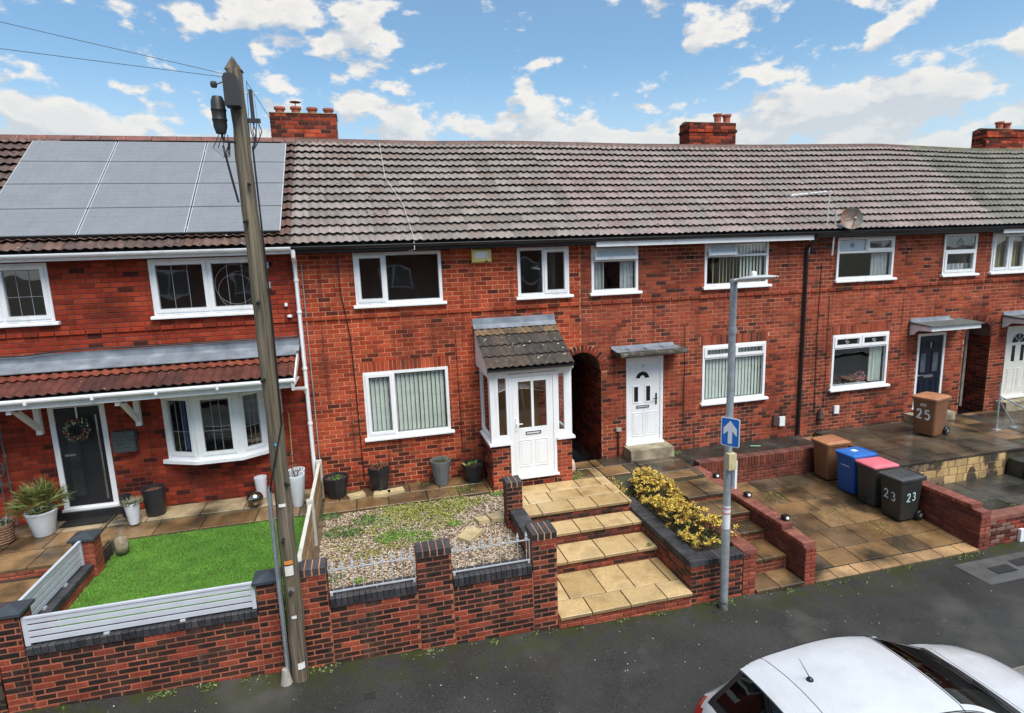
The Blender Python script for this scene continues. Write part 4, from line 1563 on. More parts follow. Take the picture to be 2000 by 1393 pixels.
for y, za, zb_ in ((-2.285, -0.2, -0.052), (-2.745, -0.405, -0.255), (-3.325, -0.61, -0.46)):
    its += courses(y, SX0, SX1, za, zb_, 'F', 0.225, 0.075, lambda u, z, q: pal_wall(u, z, q) if q.random() < 0.5 else pal_wet(u, z, q), r=r, d=0.03)
its += courses(-4.445, 2.415, SX1, -0.89, -0.662, 'F', 0.225, 0.0755, pal_red, r=r, d=0.03, zb=pav)
pieces('riser_brick', core, its, BRICKW)

# ---- planter beside the steps
t = thing('planter_wall', 'brick raised planter with blue-brick coping beside the yellow steps', 'planter', (5.05, -3.3, -0.5))
PT = -0.235
core = MB().box(4.587, 4.80, -4.39, -1.9, -1.2, PT).build('wall_core', MORTAR_W, t)
MB().box(4.79, 5.5, -4.39, -4.18, -1.2, PT).build('front_core', MORTAR_W, t)
its = courses(FY, 4.58, 5.505, PT - 9 * 0.0755, PT, 'F', 0.225, 0.0755, pal_wall, zb=pav, r=r)
its += courses(4.58, FY, -1.9, PT - 6 * 0.0755, PT, 'L', 0.225, 0.0755, pal_wall, r=r)
its = [i for i in its if not (i[4] is LEFTF and i[0][2] + 0.03 < interp([(-4.4, -0.61), (-3.35, -0.61), (-3.34, -0.405), (-2.77, -0.405), (-2.76, -0.2), (-1, -0.2)], i[0][1]))]
pieces('brick', core, its, BRICKW)
coping(core, 4.81, 5.51, FY - 0.015, 0.25, PT, PT + 0.1)
coping(core, -4.41, -1.9, 4.565, 0.25, PT, PT + 0.1, ax='Y')
MB().box(4.80, 5.51, -4.18, -1.2, -0.7, -0.22).build('planter_soil', SOIL, t)

# ---- 23: left pier, steps, right wall with solar lights
t = thing('garden_wall', 'narrow bright red brick wall joined to the planter at number 23 steps', 'wall', (5.64, -3.2, -0.5))
MB().box(5.512, 5.74, -4.39, -3.45, -1.2, -0.19).build('wall_core', MORTAR_RED, t)
c_ = t.children[0]
its = courses(FY, 5.508, 5.75, -0.95, -0.2, 'F', 0.225, 0.075, pal_red, zb=pav, r=r) + courses(5.748, FY, -3.45, -0.8, -0.2, 'R', 0.225, 0.075, pal_wet, r=r)
pieces('brick', c_, its, BRICKW, limit=60)
coping(c_, -4.41, -3.45, 5.50, 0.255, -0.195, -0.11, ax='Y', cols=[(0.3, 0.075, 0.04), (0.26, 0.06, 0.034), (0.33, 0.09, 0.05)])

t = thing('garden_steps', 'narrow wet brown stone steps climbing to the white door of number 23', 'steps', (6.2, -3, -0.85))
lv = [(-4.42, -3.98, -0.83), (-3.98, -3.4, -0.58), (-3.4, -2.98, -0.39), (-2.98, -2.33, -0.22), (-2.33, -1.56, -0.1)]
pr = [(-4.40, -1.2)]
for a, b, z in lv:
    pr += [(a + 0.02, z - 0.055), (b + 0.02, z - 0.055)]
pr += [(-1.54, -0.055), (-1.4, -0.055), (-1.4, -1.2)]
core = MB().prism(pr, 0, 5.752, 6.676).build('step_core', MORTAR_W, t)
sl = []
for a, b, z in lv:
    sl += slabs(5.755, 6.67, a - 0.015, b + 0.01, z, [b - a + 0.03], [0.45, 0.48], BROWN, r)
pieces('paving_slab', core, sl, SLAB_WET)
its = []
for (a, b, z), (a2, b2, z2) in zip(lv, lv[1:] + [(-1.56, 0, 0)]):
    its += courses(b + 0.012, 5.757, 6.668, z, z2 - 0.052, 'F', 0.225, max(0.06, (z2 - z - 0.052) / max(1, round((z2 - z - 0.052) / 0.075))), pal_wet, r=r, d=0.03)
its += courses(-4.405, 5.757, 6.668, -0.96, -0.885, 'F', 0.225, 0.075, pal_red, r=r, d=0.03)
pieces('riser_brick', core, its, BRICKW)

RW = (6.68, 6.895)
t = thing('garden_wall', 'long red brick wall with soldier coping carrying three small black solar lights', 'wall', (6.79, -2.6, -0.6))
core = MB().box(RW[0] + 0.007, RW[1] - 0.007, -4.39, -0.9, -1.2, -0.27).build('wall_core', MORTAR_RED, t)
its = courses(RW[0], FY, -0.9, -0.87, -0.27, 'L', 0.225, 0.075, pal_wet, r=r)
its = [i for i in its if i[0][2] + 0.03 > interp([(-4.4, -0.85), (-3.98, -0.83), (-3.97, -0.58), (-3.4, -0.58), (-3.39, -0.39), (-2.98, -0.39), (-2.97, -0.22), (-1, -0.2)], i[0][1])]
its += courses(FY, RW[0], RW[1], -1.02, -0.27, 'F', 0.225, 0.075, pal_red, r=r, zb=pav) + courses(RW[1], FY, -0.9, -0.87, -0.27, 'R', 0.225, 0.075, pal_wet, r=r)
pieces('brick', core, its, BRICKW)
REDC = [(0.30, 0.08, 0.045), (0.26, 0.065, 0.038), (0.34, 0.10, 0.055)]
coping(core, -3.83, -0.9, RW[0] - 0.01, 0.235, -0.185, -0.10, ax='Y', cols=REDC)
its = courses(RW[0], -3.85, -0.9, -0.265, -0.19, 'L', 0.225, 0.075, pal_wet, r=r)
pieces('upper_brick', core, its, BRICKW, limit=40)
MB().box(RW[0] + 0.007, RW[1] - 0.007, -3.84, -0.9, -0.27, -0.188).build('upper_core', MORTAR_RED, t)
coping(core, -4.36, -3.86, RW[0] - 0.005, 0.225, -0.268, -0.19, ax='Y', cols=REDC)
for yy, lb_ in ((-1.62, 'small black solar light on the red wall, the one closest to the house wall'), (-2.65, 'small black solar light on the red wall, middle one of three'), (-3.7, 'small black solar light on the red wall, the one closest to the pavement')):
    l = thing('solar_light', lb_, 'garden light', (6.84, yy, -0.1), 'solar lights on the red brick wall')
    MB().box(6.79, 6.90, yy - 0.05, yy + 0.05, -0.1, -0.015).build('light_body', BLACKP, l)
    q = MB().lathe([(0.0, 0.0), (0.032, 0.004), (0.03, 0.02), (0.0, 0.034)], 0, 0, 12)
    q.v = [(6.84 + a, yy - 0.048 - c, -0.05 + b) for a, b, c in q.v]
    q.build('lens', M('white_lens', (0.85, 0.85, 0.85), 0.2), l, smooth='all')

# ---- drive of 23 / 25
TI = math.atan(0.08)
dr = bed('driveway', 6.90, 10.42, -4.41, -0.9, -0.675, JOINT, TI, -0.9, 0.4)
sl = slabs(6.91, 10.42, -4.12, -0.92, -0.62, [0.46, 0.6, 0.6], [0.62, 0.6, 0.9], BROWN + DARKS[2:3], r, TI, -0.9)
sl += slabs(6.91, 10.42, -4.40, -4.13, -0.62, [0.27], [0.45], [(0.36, 0.22, 0.11), (0.32, 0.2, 0.1)], r, TI, -0.9)
pieces('paving_slab', dr, sl, SLAB_WET)
t = thing('garden_wall', 'low red brick retaining wall with soldier coping at the back of the bin driveway', 'wall', (8.5, -0.85, -0.62))
core = MB().box(6.90, 10.4, -0.89, -0.68, -1.1, -0.26).build('wall_core', MORTAR_RED, t)
its = courses(-0.9, 6.90, 10.4, -0.66, -0.26, 'F', 0.225, 0.08, pal_wet, r=r)
pieces('brick', core, its, BRICKW, limit=100)
coping(core, 6.90, 10.4, -0.905, 0.24, -0.258, -0.04, cols=[(0.15, 0.04, 0.024), (0.19, 0.05, 0.03), (0.22, 0.06, 0.035)], name='soldier_brick')
t = thing('garden_wall', 'red brick wall with soldier coping beside the wheelie bins', 'wall', (10.53, -3.3, -0.8))
core = MB().box(10.427, 10.653, -4.36, -1.2, -1.2, -0.21).build('wall_core', MORTAR_RED, t)
its = courses(10.42, -4.37, -1.2, -0.96, -0.21, 'L', 0.225, 0.075, pal_wet, r=r) + courses(-4.37, 10.42, 10.66, -0.96, -0.285, 'F', 0.225, 0.075, pal_red, r=r)
pieces('brick', core, its, BRICKW)
coping(core, -4.2, -1.2, 10.405, 0.255, -0.205, -0.12, ax='Y', cols=REDC)

# forecourt of 23 (dark), path to the passage
fc = bed('forecourt', 6.6, 10.16, -0.69, 0.0, -0.03, SLAB_WET if False else M('wet_concrete', (0.03, 0.03, 0.026), 0.35, var=0.4, vscale=1.5, rvar=0.2, bump=0.3, stain=(0.07, 0.065, 0.05), sscale=2, sthr=(0.55, 0.7)))
pth = bed('path', 4.0, 6.6, -1.57, 0.0, -0.055, JOINT)
sl = slabs(5.55, 6.6, -1.58, -0.02, 0.0, [0.32, 0.62, 0.6], [0.9, 0.6], DARKS[:3] + BROWN[:1], r)
sl += slabs(4.62, 5.54, -1.0, -0.02, -0.004, [0.5], [0.6, 0.5], DARKS + BROWN[:1], r)
sl += slabs(3.95, 4.61, -0.95, -0.02, -0.006, [0.46], [0.45], BROWN + SAND[:1], r)
pieces('paving_slab', pth, sl, SLAB_WET)

# terrace of 25 with pale stone block retaining wall, lower yard
ter = bed('terrace', 10.66, 18.5, -2.45, 0.0, -0.05, JOINT, thick=0.6)
sl = slabs(10.2 + 0.47, 14.2, -2.5, -0.02, 0.0, [0.3, 0.6, 0.6], [0.9, 0.7, 1.1], DARKS, r)
sl += slabs(14.2, 18.5, -2.0, -0.02, 0.0, [0.6, 0.6], [0.9, 0.7], DARKS + [(0.2, 0.12, 0.06)], r)
sl += slabs(14.2, 18.5, -2.5, -2.05, -0.07, [0.45], [0.9, 0.7], DARKS, r)
pieces('paving_slab', ter, sl, SLAB_WET)
t = thing('retaining_wall', 'stained yellow stone block wall holding up the dark terrace', 'wall', (12.4, -2.45, -0.6))
core = MB().box(10.7, 13.6, -2.47, -2.43, -0.9, -0.055).build('wall_core', MORTAR_W, t)
its = []
for k in range(3):
    x = 10.68 - (k % 2) * 0.15
    while x < 13.58:
        w_ = r.choice((0.2, 0.24, 0.34))
        a, b = max(x, 10.68), min(x + w_, 13.58)
        if b - a > 0.05:
            c = r.choice(((0.52, 0.36, 0.16), (0.46, 0.31, 0.13), (0.40, 0.27, 0.12), (0.48, 0.33, 0.15), (0.2, 0.14, 0.08)))
            its.append((((a + b) / 2, -2.48, -0.60 + k * 0.18 + 0.09), b - a - 0.012, 0.168, 0.04, FRONT, 0.008, lerp(c, (0.04, 0.035, 0.03), 0.4), c))
        x += w_
pieces('stone_block', core, its, M('stained_block', attr=True, rough=0.7, var=0.25, vscale=5, fine=0.2, stain=(0.03, 0.028, 0.024), sscale=2.6, sthr=(0.5, 0.56), samt=0.93))
yd = bed('yard', 10.66, 18.5, -4.3, -2.45, -0.6, SLAB_WET if False else M('yard_concrete', (0.045, 0.043, 0.036), 0.4, var=0.4, vscale=1.5, rvar=0.2, bump=0.4, stain=(0.10, 0.09, 0.07), sscale=1.6, sthr=(0.5, 0.7)))
sl = slabs(10.67, 13.7, -4.05, -2.5, -0.57, [0.6, 0.45], [0.8, 0.6], [(0.06, 0.057, 0.048), (0.05, 0.048, 0.04), (0.075, 0.07, 0.058)], r)
pieces('paving_slab', yd, sl, SLAB_WET)
t = thing('garden_steps', 'dark wet concrete steps at the end of the yellow block wall', 'steps', (14.3, -2.8, -0.6))
for k, z in enumerate((-0.2, -0.38, -0.52)):
    MB().box(13.62, 15.2, -2.85 - 0.33 * k, -2.5 - 0.33 * k, z - 0.5, z).build('step', M('wet_concrete'), t)
t = thing('garden_wall', 'low crumbling brick wall beside the pavement in front of the dark yard', 'wall', (12.5, -4.3, -0.9))
core = MB().box(10.67, 15.5, -4.30, -4.1, -1.2, -0.45).build('wall_core', MORTAR_W, t)
its = courses(-4.31, 10.67, 15.5, -0.975, -0.45, 'F', 0.225, 0.075, lambda u, z, q: (c_ := q.choice(H_BRN + H_DRK + [(0.2, 0.12, 0.09)]), c_), r=r)
pieces('brick', core, its, BRICKW, limit=120)
MB().box(10.67, 15.5, -4.32, -4.08, -0.45, -0.38).build('coping_slab', M('red_coping', (0.20, 0.08, 0.055), 0.6, var=0.3, vscale=4), t)
MB().box(11.42, 11.52, -4.37, -4.315, -0.93, -0.69).build('white_marker', UPVC, t)

# ---- path and gravel in front of 21
pth = bed('path', -1.2, 2.36, -1.04, 0.0, -0.05, JOINT)
sl = slabs(-1.06, 2.2, -1.03, -0.01, 0.0, [0.5, 0.5], [0.62, 0.6, 0.75], BROWN, r)
pieces('paving_slab', pth, sl, SLAB_WET)
gb = bed('gravel_bed', -1.2, 2.4, -4.18, -1.04, -0.06, M('gravel_soil', (0.13, 0.09, 0.06), 0.95, var=0.4, vscale=5, bump=0.8, bscale=40))


def stones(name, n, inside, z, smin, smax, cols, parent=None, seed=1):
    r = random.Random(seed)
    mb = MB()
    k = 0
    while k < n:
        p = inside(r)
        if p is None:
            continue
        k += 1
        x, y = p
        s = r.uniform(smin, smax)
        a = r.uniform(0, pi)
        ex, ey, ez = s * r.uniform(0.8, 1.5), s * r.uniform(0.7, 1.0), s * r.uniform(0.45, 0.8)
        zz = z(x, y) if callable(z) else z
        c, sn = cos(a), sin(a)
        P = [(ex, 0, 0), (0, ey, 0), (-ex, 0, 0), (0, -ey, 0), (ex * 0.2, ey * 0.2, ez), (0, 0, -ez)]
        mb.add([(x + q[0] * c - q[1] * sn, y + q[0] * sn + q[1] * c, zz + q[2]) for q in P],
               [(0, 1, 4), (1, 2, 4), (2, 3, 4), (3, 0, 4), (1, 0, 5), (2, 1, 5), (3, 2, 5), (0, 3, 5)], r.choice(cols))
    return mb.build(name, M('stone_chips', attr=True, rough=0.55, var=0.2, vscale=30), parent, attr=True, kind='stuff')


GC = [(0.396, 0.310, 0.224), (0.499, 0.404, 0.310), (0.310, 0.215, 0.129), (0.568, 0.499, 0.404), (0.206, 0.129, 0.077), (0.361, 0.249, 0.138), (0.129, 0.086, 0.060), (0.430, 0.344, 0.224), (0.172, 0.146, 0.112)]
o = stones('gravel', 22000, lambda r: (r.uniform(-1.02, 2.38), -4.17 + 3.13 * r.random() ** 1.15), -0.045, 0.009, 0.021, GC, seed=2)
tag(o, 'pinkish mixed stone chippings covering the front garden bed', 'gravel')
o = stones('grit', 260, lambda r: (r.uniform(-4, 11), r.uniform(-6.4, -4.45)), lambda x, y: pav(x) - 0.018 * (-4.3 - y) + 0.004, 0.004, 0.011, GC + [(0.7, 0.68, 0.62)] * 2, seed=4)
tag(o, 'scattered pale grit and crumbs on the dark pavement', 'grit')
for nm, lb, pts in (('loose_slab', 'broken sandstone slab lying flat on the gravel', [(1.2, -2.77), (1.45, -2.42), (1.66, -2.64), (1.38, -2.99)]),
                    ('loose_slab', 'pale chipped paving corner beside the low side wall on the gravel', [(1.84, -2.1), (2.1, -2.05), (2.16, -2.36), (1.9, -2.3)]),
                    ('loose_slab', 'small thin stone piece next to the chipped paving corner', [(1.6, -2.12), (1.82, -2.14), (1.86, -2.3), (1.66, -2.32)])):
    o = MB().prism([(a, b) for a, b in reversed(pts)], 2, -0.035, 0.03).build(nm, M('loose_stone', (0.46, 0.36, 0.2), 0.6, var=0.25, vscale=6))
    tag(o, lb, 'slab')
o = MB().box(-0.7, -0.2, -4.16, -4.12, -0.06, 0.08).build('terracotta_edging', M('terracotta_edge', (0.38, 0.15, 0.06), 0.7, var=0.3, vscale=9))
tag(o, 'orange clay edging piece lying behind the railing', 'edging')
for (x, y, a, lb_) in ((-0.45, -0.42, 0.3, 'rough sandstone block on the wet path beside the wide faceted pot'), (0.05, -0.5, -0.1, 'rough sandstone block lying in front of the dried fern pot'), (0.32, -0.45, 0.15, 'rough sandstone block between the fern pot and the grey pot')):
    m_ = MB().box(-0.16, 0.16, -0.1, 0.1, 0.0, 0.06)
    m_.v = [(x + p[0] * cos(a) - p[1] * sin(a), y + p[0] * sin(a) + p[1] * cos(a), p[2]) for p in m_.v]
    o = m_.build('walling_stone', M('loose_stone'))
    tag(o, lb_, 'stone', 'sandstone blocks on the path')

# ---- divider fence between 19 and 21
t = thing('timber_fence', 'low weathered timber board fence with concrete posts between lawn and gravel', 'fence', (-1.14, -2.2, 0))
for k in range(2):
    ya, yb = -4.15 + k * 2.03, -4.15 + k * 2.03 + 1.92
    for j in range(4):
        MB().box(-1.135, -1.11 + 0.006 * (j % 2), ya + 0.05, yb + 0.04, 0.0 + j * 0.165, 0.0 + j * 0.165 + 0.16).build('board', WOOD, t)
    MB().box(-1.15, -1.095, ya + 0.05, yb + 0.04, 0.662, 0.69).build('top_rail', M('white_rail', (0.62, 0.6, 0.52), 0.6, var=0.2), t)
for y in (-4.14, -2.12, -0.12):
    MB().box(-1.18, -1.07, y - 0.05, y + 0.05, -0.3, 0.74).build('post', M('pale_concrete', (0.5, 0.48, 0.42), 0.75, var=0.2, vscale=5), t)

# ---- front wall of 19 with slat fence
t = thing('garden_wall', 'multicoloured brick front wall with slate-capped piers below the artificial lawn', 'wall', (-2.9, -4.3, -0.6))
core = MB().box(-4.44, -1.36, FY + 0.007, -4.18, -1.1, 0.17).build('wall_core', MORTAR_W, t)
its = courses(FY, -4.17, -1.62, 0.165 - 12 * 0.0755, 0.165, 'F', 0.225, 0.0755, pal_wall, zb=pav, r=r)
pieces('brick', core, its, BRICKW)
coping(core, -4.165, -1.625, FY - 0.02, 0.26, 0.168, 0.275)
pillar(t, -4.45, -4.172, FY - 0.008, -4.14, pav(-4.3) - 0.1, 0.70, pal_wall, cap='slate', seed=41)
pillar(t, -1.618, -1.34, FY - 0.008, -4.14, pav(-1.5) - 0.1, 0.62, pal_wall, cap='slate', seed=42)
core2 = MB().box(-4.46, -4.25, -4.14, -2.3, -0.8, 0.2).build('side_core', MORTAR_W, t)
coping(core2, -4.13, -2.4, -4.235, 0.24, 0.2, 0.29, ax='Y', side='R')
its = courses(-4.243, -4.13, -2.3, 0.05, 0.2, 'R', 0.225, 0.075, pal_red, r=r)
pieces('brick', core2, its, BRICKW, limit=60)
pillar(t, -4.48, -4.2, -2.4, -2.12, 0.02, 0.66, pal_red, cap='slate', seed=43, side='R')
MB().box(-4.86, -4.47, -4.395, -4.2, -1.0, 0.12).build('return_core', MORTAR_W, t)
its = courses(FY, -5.2, -4.46, pav(-4.8) - 0.05, 0.14, 'F', 0.225, 0.0755, pal_wall, r=r)
pieces('return_brick', core, its, BRICKW, limit=40)
SLAT = M('pale_slat', (0.60, 0.63, 0.69), 0.38, metal=0.15, var=0.06)


def slat_fence(a, b, z0, z1, label):
    a, b = Vector(a), Vector(b)
    t = thing('slat_fence', label, 'fence', tuple((a + b) / 2 + Vector((0, 0, z0))), 'pale slat fence panels on the lawn walls')
    u = (b - a).normalized()
    nn = 4
    hh = (z1 - z0 - 0.02) / nn
    for k in range(nn):
        z = z0 + 0.01 + hh * k
        MB().bar(a + Vector((0, 0, z + hh / 2)), b + Vector((0, 0, z + hh / 2)), 0.022, hh - 0.026).build('slat', SLAT, t)
    MB().bar(a + Vector((0, 0, z1 - 0.005)), b + Vector((0, 0, z1 - 0.005)), 0.04, 0.022).build('top_rail', SLAT, t)
    for p in (a + u * 0.025, b - u * 0.025):
        MB().obox(p + Vector((0, 0, z0 - 0.005)), u, Vector((-u.y, u.x, 0)), Vector((0, 0, 1)), 0.05, 0.034, z1 - z0).build('end_post', SLAT, t)
    for f in (0.33, 0.66):
        p = a + (b - a) * f
        MB().obox(p + Vector((0, 0, z0 - 0.025)), u, Vector((-u.y, u.x, 0)), Vector((0, 0, 1)), 0.06, 0.05, 0.03).build('foot_bracket', SILVER, t)


slat_fence((-4.165, -4.37, 0), (-1.63, -4.37, 0), 0.29, 0.64, 'pale grey horizontal slat fence panel on the street-side wall of the lawn')
slat_fence((-4.35, -4.12, 0), (-4.35, -2.42, 0), 0.31, 0.68, 'pale grey horizontal slat fence panel running back along the entrance path')

# ---- lawn, paths of 19
GRASSC = M('artificial_grass', (0.07, 0.20, 0.018), 0.75, var=0.25, vscale=5, bump=0.6, bscale=70)
lawn = bed('lawn', -4.24, -1.18, -4.18, -1.18, 0.07, GRASSC)
r2 = random.Random(9)
mb = MB()
for k in range(42000):
    x, y = r2.uniform(-4.22, -1.2), r2.uniform(-4.16, -1.2)
    a = r2.uniform(0, 2 * pi)
    hgt = r2.uniform(0.018, 0.036)
    lx, ly = r2.uniform(-0.015, 0.015), r2.uniform(-0.015, 0.015)
    dx, dy = 0.005 * cos(a), 0.005 * sin(a)
    f = r2.random() * max(0.15, 0.62 + 0.22 * sin(x * 2.1 + y * 1.3) + 0.2 * sin(x * 5.3 - y * 4.1) * sin(y * 3.7 + 1) + 0.15 * sin(x * 9 + y * 11))
    c = lerp((0.075, 0.175, 0.018), (0.23, 0.38, 0.06), f)
    mb.add([(x - dx, y - dy, 0.068), (x + dx, y + dy, 0.068), (x + lx, y + ly, 0.068 + hgt)], [(0, 1, 2)], c)
for k in range(1500):
    x, y = r2.choice(((r2.uniform(-4.22, -1.2), -1.18 + r2.gauss(0, 0.02)), (-4.22 + r2.gauss(0, 0.015), r2.uniform(-4.16, -1.2)), (-1.2 + r2.gauss(0, 0.02), r2.uniform(-4.16, -1.2))))
    mb.add([(x - 0.004, y, 0.07), (x + 0.004, y, 0.07), (x + r2.gauss(0, 0.02), y + r2.gauss(0, 0.02), 0.1)], [(0, 1, 2)], lerp((0.06, 0.13, 0.02), (0.22, 0.33, 0.06), r2.random()))
for k in range(160):
    x, y = r2.uniform(-4.2, -1.22), r2.uniform(-4.1, -1.25)
    a = r2.uniform(0, 6.3)
    mb.add([(x, y, 0.1), (x + 0.02 * cos(a), y + 0.02 * sin(a), 0.104), (x + 0.02 * cos(a + 1), y + 0.02 * sin(a + 1), 0.102)], [(0, 1, 2)], r2.choice(((0.25, 0.17, 0.06), (0.33, 0.28, 0.14), (0.14, 0.09, 0.04))))
o = mb.build('lawn_blades', M('grass_blade', attr=True, rough=0.6, var=0.2, vscale=2), lawn, attr=True, kind='stuff')
pth = bed('path', -7.0, -1.2, -1.2, 0.0, 0.08, JOINT)
sl = slabs(-4.75, -1.24, -0.62, -0.01, 0.13, [0.61], [0.62, 0.9, 0.75], [(0.42, 0.33, 0.2), (0.38, 0.3, 0.18), (0.45, 0.36, 0.23)], r)
sl += slabs(-4.75, -1.24, -1.2, -0.63, 0.105, [0.57], [0.9, 0.75], BROWN, r)
sl += slabs(-6.98, -4.77, -0.62, -0.01, 0.13, [0.61], [0.62, 0.9], [(0.40, 0.31, 0.19), (0.34, 0.26, 0.16)], r)
sl += slabs(-6.98, -4.77, -1.2, -0.63, 0.128, [0.57], [0.9, 0.62], BROWN, r)
pieces('paving_slab', pth, sl, SLAB_WET)
pt2 = bed('path', -7.0, -4.47, -1.86, -1.2, 0.075, JOINT)
pieces('paving_slab', pt2, slabs(-6.98, -4.48, -1.87, -1.21, 0.122, [0.66], [0.9, 0.7], BROWN, r), SLAB_WET)
pt3 = bed('path', -7.0, -4.47, -4.4, -1.86, -0.1, JOINT)
pieces('paving_slab', pt3, slabs(-6.98, -4.48, -4.39, -1.9, -0.05, [0.62], [0.9, 0.7], BROWN, r), SLAB_WET)
pieces('riser_brick', pt2, courses(-1.865, -6.98, -4.48, -0.05, 0.07, 'F', 0.225, 0.06, pal_red, r=r, d=0.03), BRICKW)
# stone log by the pier
o = MB().tube([(-4.1, -1.75, 0.1), (-4.09, -1.74, 0.2), (-4.1, -1.75, 0.36), (-4.1, -1.75, 0.38)], [0.085, 0.1, 0.09, 0.02], 12).build('stone_ornament', M('rough_stone', (0.24, 0.2, 0.13), 0.9, var=0.4, vscale=20, bump=1.0, bscale=40), smooth='all')
tag(o, 'rough upright stone ornament beside the slate-capped pier on the lawn', 'ornament')

# ================================================================== PORCH (21)
t = thing('porch', 'white glazed porch on brick plinth with lichen-spotted tiled roof', 'porch', (3.05, -0.5, 0))
PX0, PX1, PY = 2.22, 3.90, -1.0
r = random.Random(77)


def pal_porch(u, z, q):
    tt = q.random()
    c = q.choice(((0.33, 0.06, 0.032), (0.28, 0.05, 0.028), (0.36, 0.08, 0.042))) if tt < 0.62 else q.choice(((0.05, 0.02, 0.018), (0.13, 0.032, 0.022), (0.08, 0.025, 0.02)))
    return c, c


plinth = MB().box(PX0 + 0.007, 2.6, PY + 0.007, -0.004, -0.1, 0.92).build('plinth', MORTAR, t)
MB().box(3.57, PX1 - 0.007, PY + 0.007, -0.004, -0.1, 0.92).build('plinth_side', MORTAR, t)
MB().box(2.6, 3.57, PY + 0.007, PY + 0.15, -0.1, 0.19).build('plinth_sill', MORTAR, t)
its = courses(PY, PX0, 2.6, 0.0, 0.92, 'F', 0.225, 0.0765, pal_porch, r=r, off=0.1) + courses(PY, 3.57, PX1, 0.0, 0.92, 'F', 0.225, 0.0765, pal_porch, r=r, off=0.1)
its += courses(PY, 2.6, 3.57, 0.0, 0.19, 'F', 0.225, 0.08, pal_porch, r=r) + courses(PX0, PY, -0.01, 0.0, 0.92, 'L', 0.225, 0.0765, pal_porch, r=r)
pieces('brick', plinth, its, BRICK)
for a, b in ((PX0 - 0.05, 2.6), (3.57, PX1 + 0.05)):
    MB().box(a, b, PY - 0.06, PY + 0.1, 0.92, 0.965).build('sill', UPVC, t)
MB().box(PX0 - 0.05, PX0 + 0.1, PY + 0.1, -0.01, 0.92, 0.965).build('sill', UPVC, t)
MB().box(PX1 - 0.1, PX1 + 0.05, PY + 0.1, -0.01, 0.92, 0.965).build('sill', UPVC, t)
ZH = 2.36
fr = MB().slab(PX0, 2.6, 0.967, ZH, PY, PY + 0.07, [(2.385, 2.545, 1.1, 2.27)], outer=True)
MB().slab(3.57, PX1, 0.967, ZH, PY, PY + 0.07, [(3.625, 3.74, 1.1, 2.27)], outer=True).build('frame', UPVC, t)
frame = fr.build('frame', UPVC, t)
for a, b in ((2.385, 2.545), (3.625, 3.74)):
    MB().quad((a, PY + 0.03, 1.1), (b, PY + 0.03, 1.1), (b, PY + 0.03, 2.27), (a, PY + 0.03, 2.27)).build('pane', GLASS, frame)
for xx, nm in ((PX0, 'side_frame'), (PX1 - 0.07, 'side_frame')):
    m_ = MB().slab(PY + 0.07, -0.004, 0.967, ZH, xx, xx + 0.07, [(PY + 0.16, -0.09, 1.06, 2.27)], outer=True)
    m_.v = [(p[1], p[0], p[2]) for p in m_.v]
    s_ = m_.build(nm, UPVC, t)
    MB().quad((xx + 0.03, PY + 0.16, 1.06), (xx + 0.03, -0.09, 1.06), (xx + 0.03, -0.09, 2.27), (xx + 0.03, PY + 0.16, 2.27)).build('pane', GLASS, s_)
# door
DX0, DX1 = 2.602, 3.568
d = MB().slab(DX0, DX1, 0.19, 2.33, PY - 0.005, PY + 0.07, [(DX0 + 0.06, DX1 - 0.06, 0.25, 2.27)], outer=True).build('porch_door', UPVC, t)
lx0, lx1 = DX0 + 0.065, DX1 - 0.065
leaf = MB().slab(lx0, lx1, 0.255, 2.265, PY + 0.004, PY + 0.05, [(2.79, 3.055, 1.22, 2.17), (3.105, 3.37, 1.22, 2.17)], outer=True).build('door_leaf', UPVC, d)
for a, b in ((2.79, 3.055), (3.105, 3.37)):
    MB().quad((a, PY + 0.025, 1.22), (b, PY + 0.025, 1.22), (b, PY + 0.025, 2.17), (a, PY + 0.025, 2.17)).build('pane', GLASS, d)
panel_relief(d, 2.78, 3.04, 0.42, 0.98, PY + 0.004, UPVC)
panel_relief(d, 3.12, 3.38, 0.42, 0.98, PY + 0.004, UPVC)
MB().slab(2.92, 3.24, 1.085, 1.15, PY - 0.01, PY + 0.004, [(2.94, 3.22, 1.1, 1.135)], outer=True).build('letter_plate', CHROME, d)
hd = MB().box(2.715, 2.75, PY - 0.012, PY + 0.004, 1.18, 1.44)
hd.tube([(2.733, PY - 0.01, 1.33), (2.733, PY - 0.055, 1.33), (2.85, PY - 0.055, 1.325)], 0.011, 6)
hd.build('door_handle', UPVC, d)
MB().box(DX0 - 0.03, DX1 + 0.03, PY - 0.07, PY + 0.02, 0.185, 0.22).build('threshold', UPVC, d)
# fascia and roof
MB().box(PX0 - 0.03, PX1 + 0.0, PY - 0.075, PY - 0.05, 2.36, 2.475).build('fascia', UPVC_OLD, t)
MB().box(PX0 - 0.03, PX1, PY - 0.05, -0.01, 2.36, 2.385).build('soffit', UPVC_OLD, t)
py0, pz0, py1, pz1 = PY - 0.2, 2.50, 0.0, 3.2
psl = math.atan2(pz1 - pz0, py1 - py0)
pL = math.hypot(pz1 - pz0, py1 - py0)
pr_ = MB().prism([(py0 + 0.02, pz0 - 0.03), (-0.005, pz1 - 0.03), (-0.005, pz1 - 0.06), (py0 + 0.02, pz0 - 0.06)], 0, PX0 - 0.05, PX1).build('porch_roof', ROOFDECK, t)
for xx in (PX0 - 0.07, PX1 - 0.01):
    MB().prism([(py0 + 0.1, pz0 + 0.0), (-0.006, pz1 - 0.02), (-0.006, 2.39), (py0 + 0.1, 2.39)], 0, xx, xx + 0.02).build('gable_board', UPVC_OLD, t)
sv_SD, sv_SN = SD, SNV
SD = Vector((0, cos(psl), sin(psl)))
SNV = Vector((0, -sin(psl), cos(psl)))
rows, nt_ = 4, 6
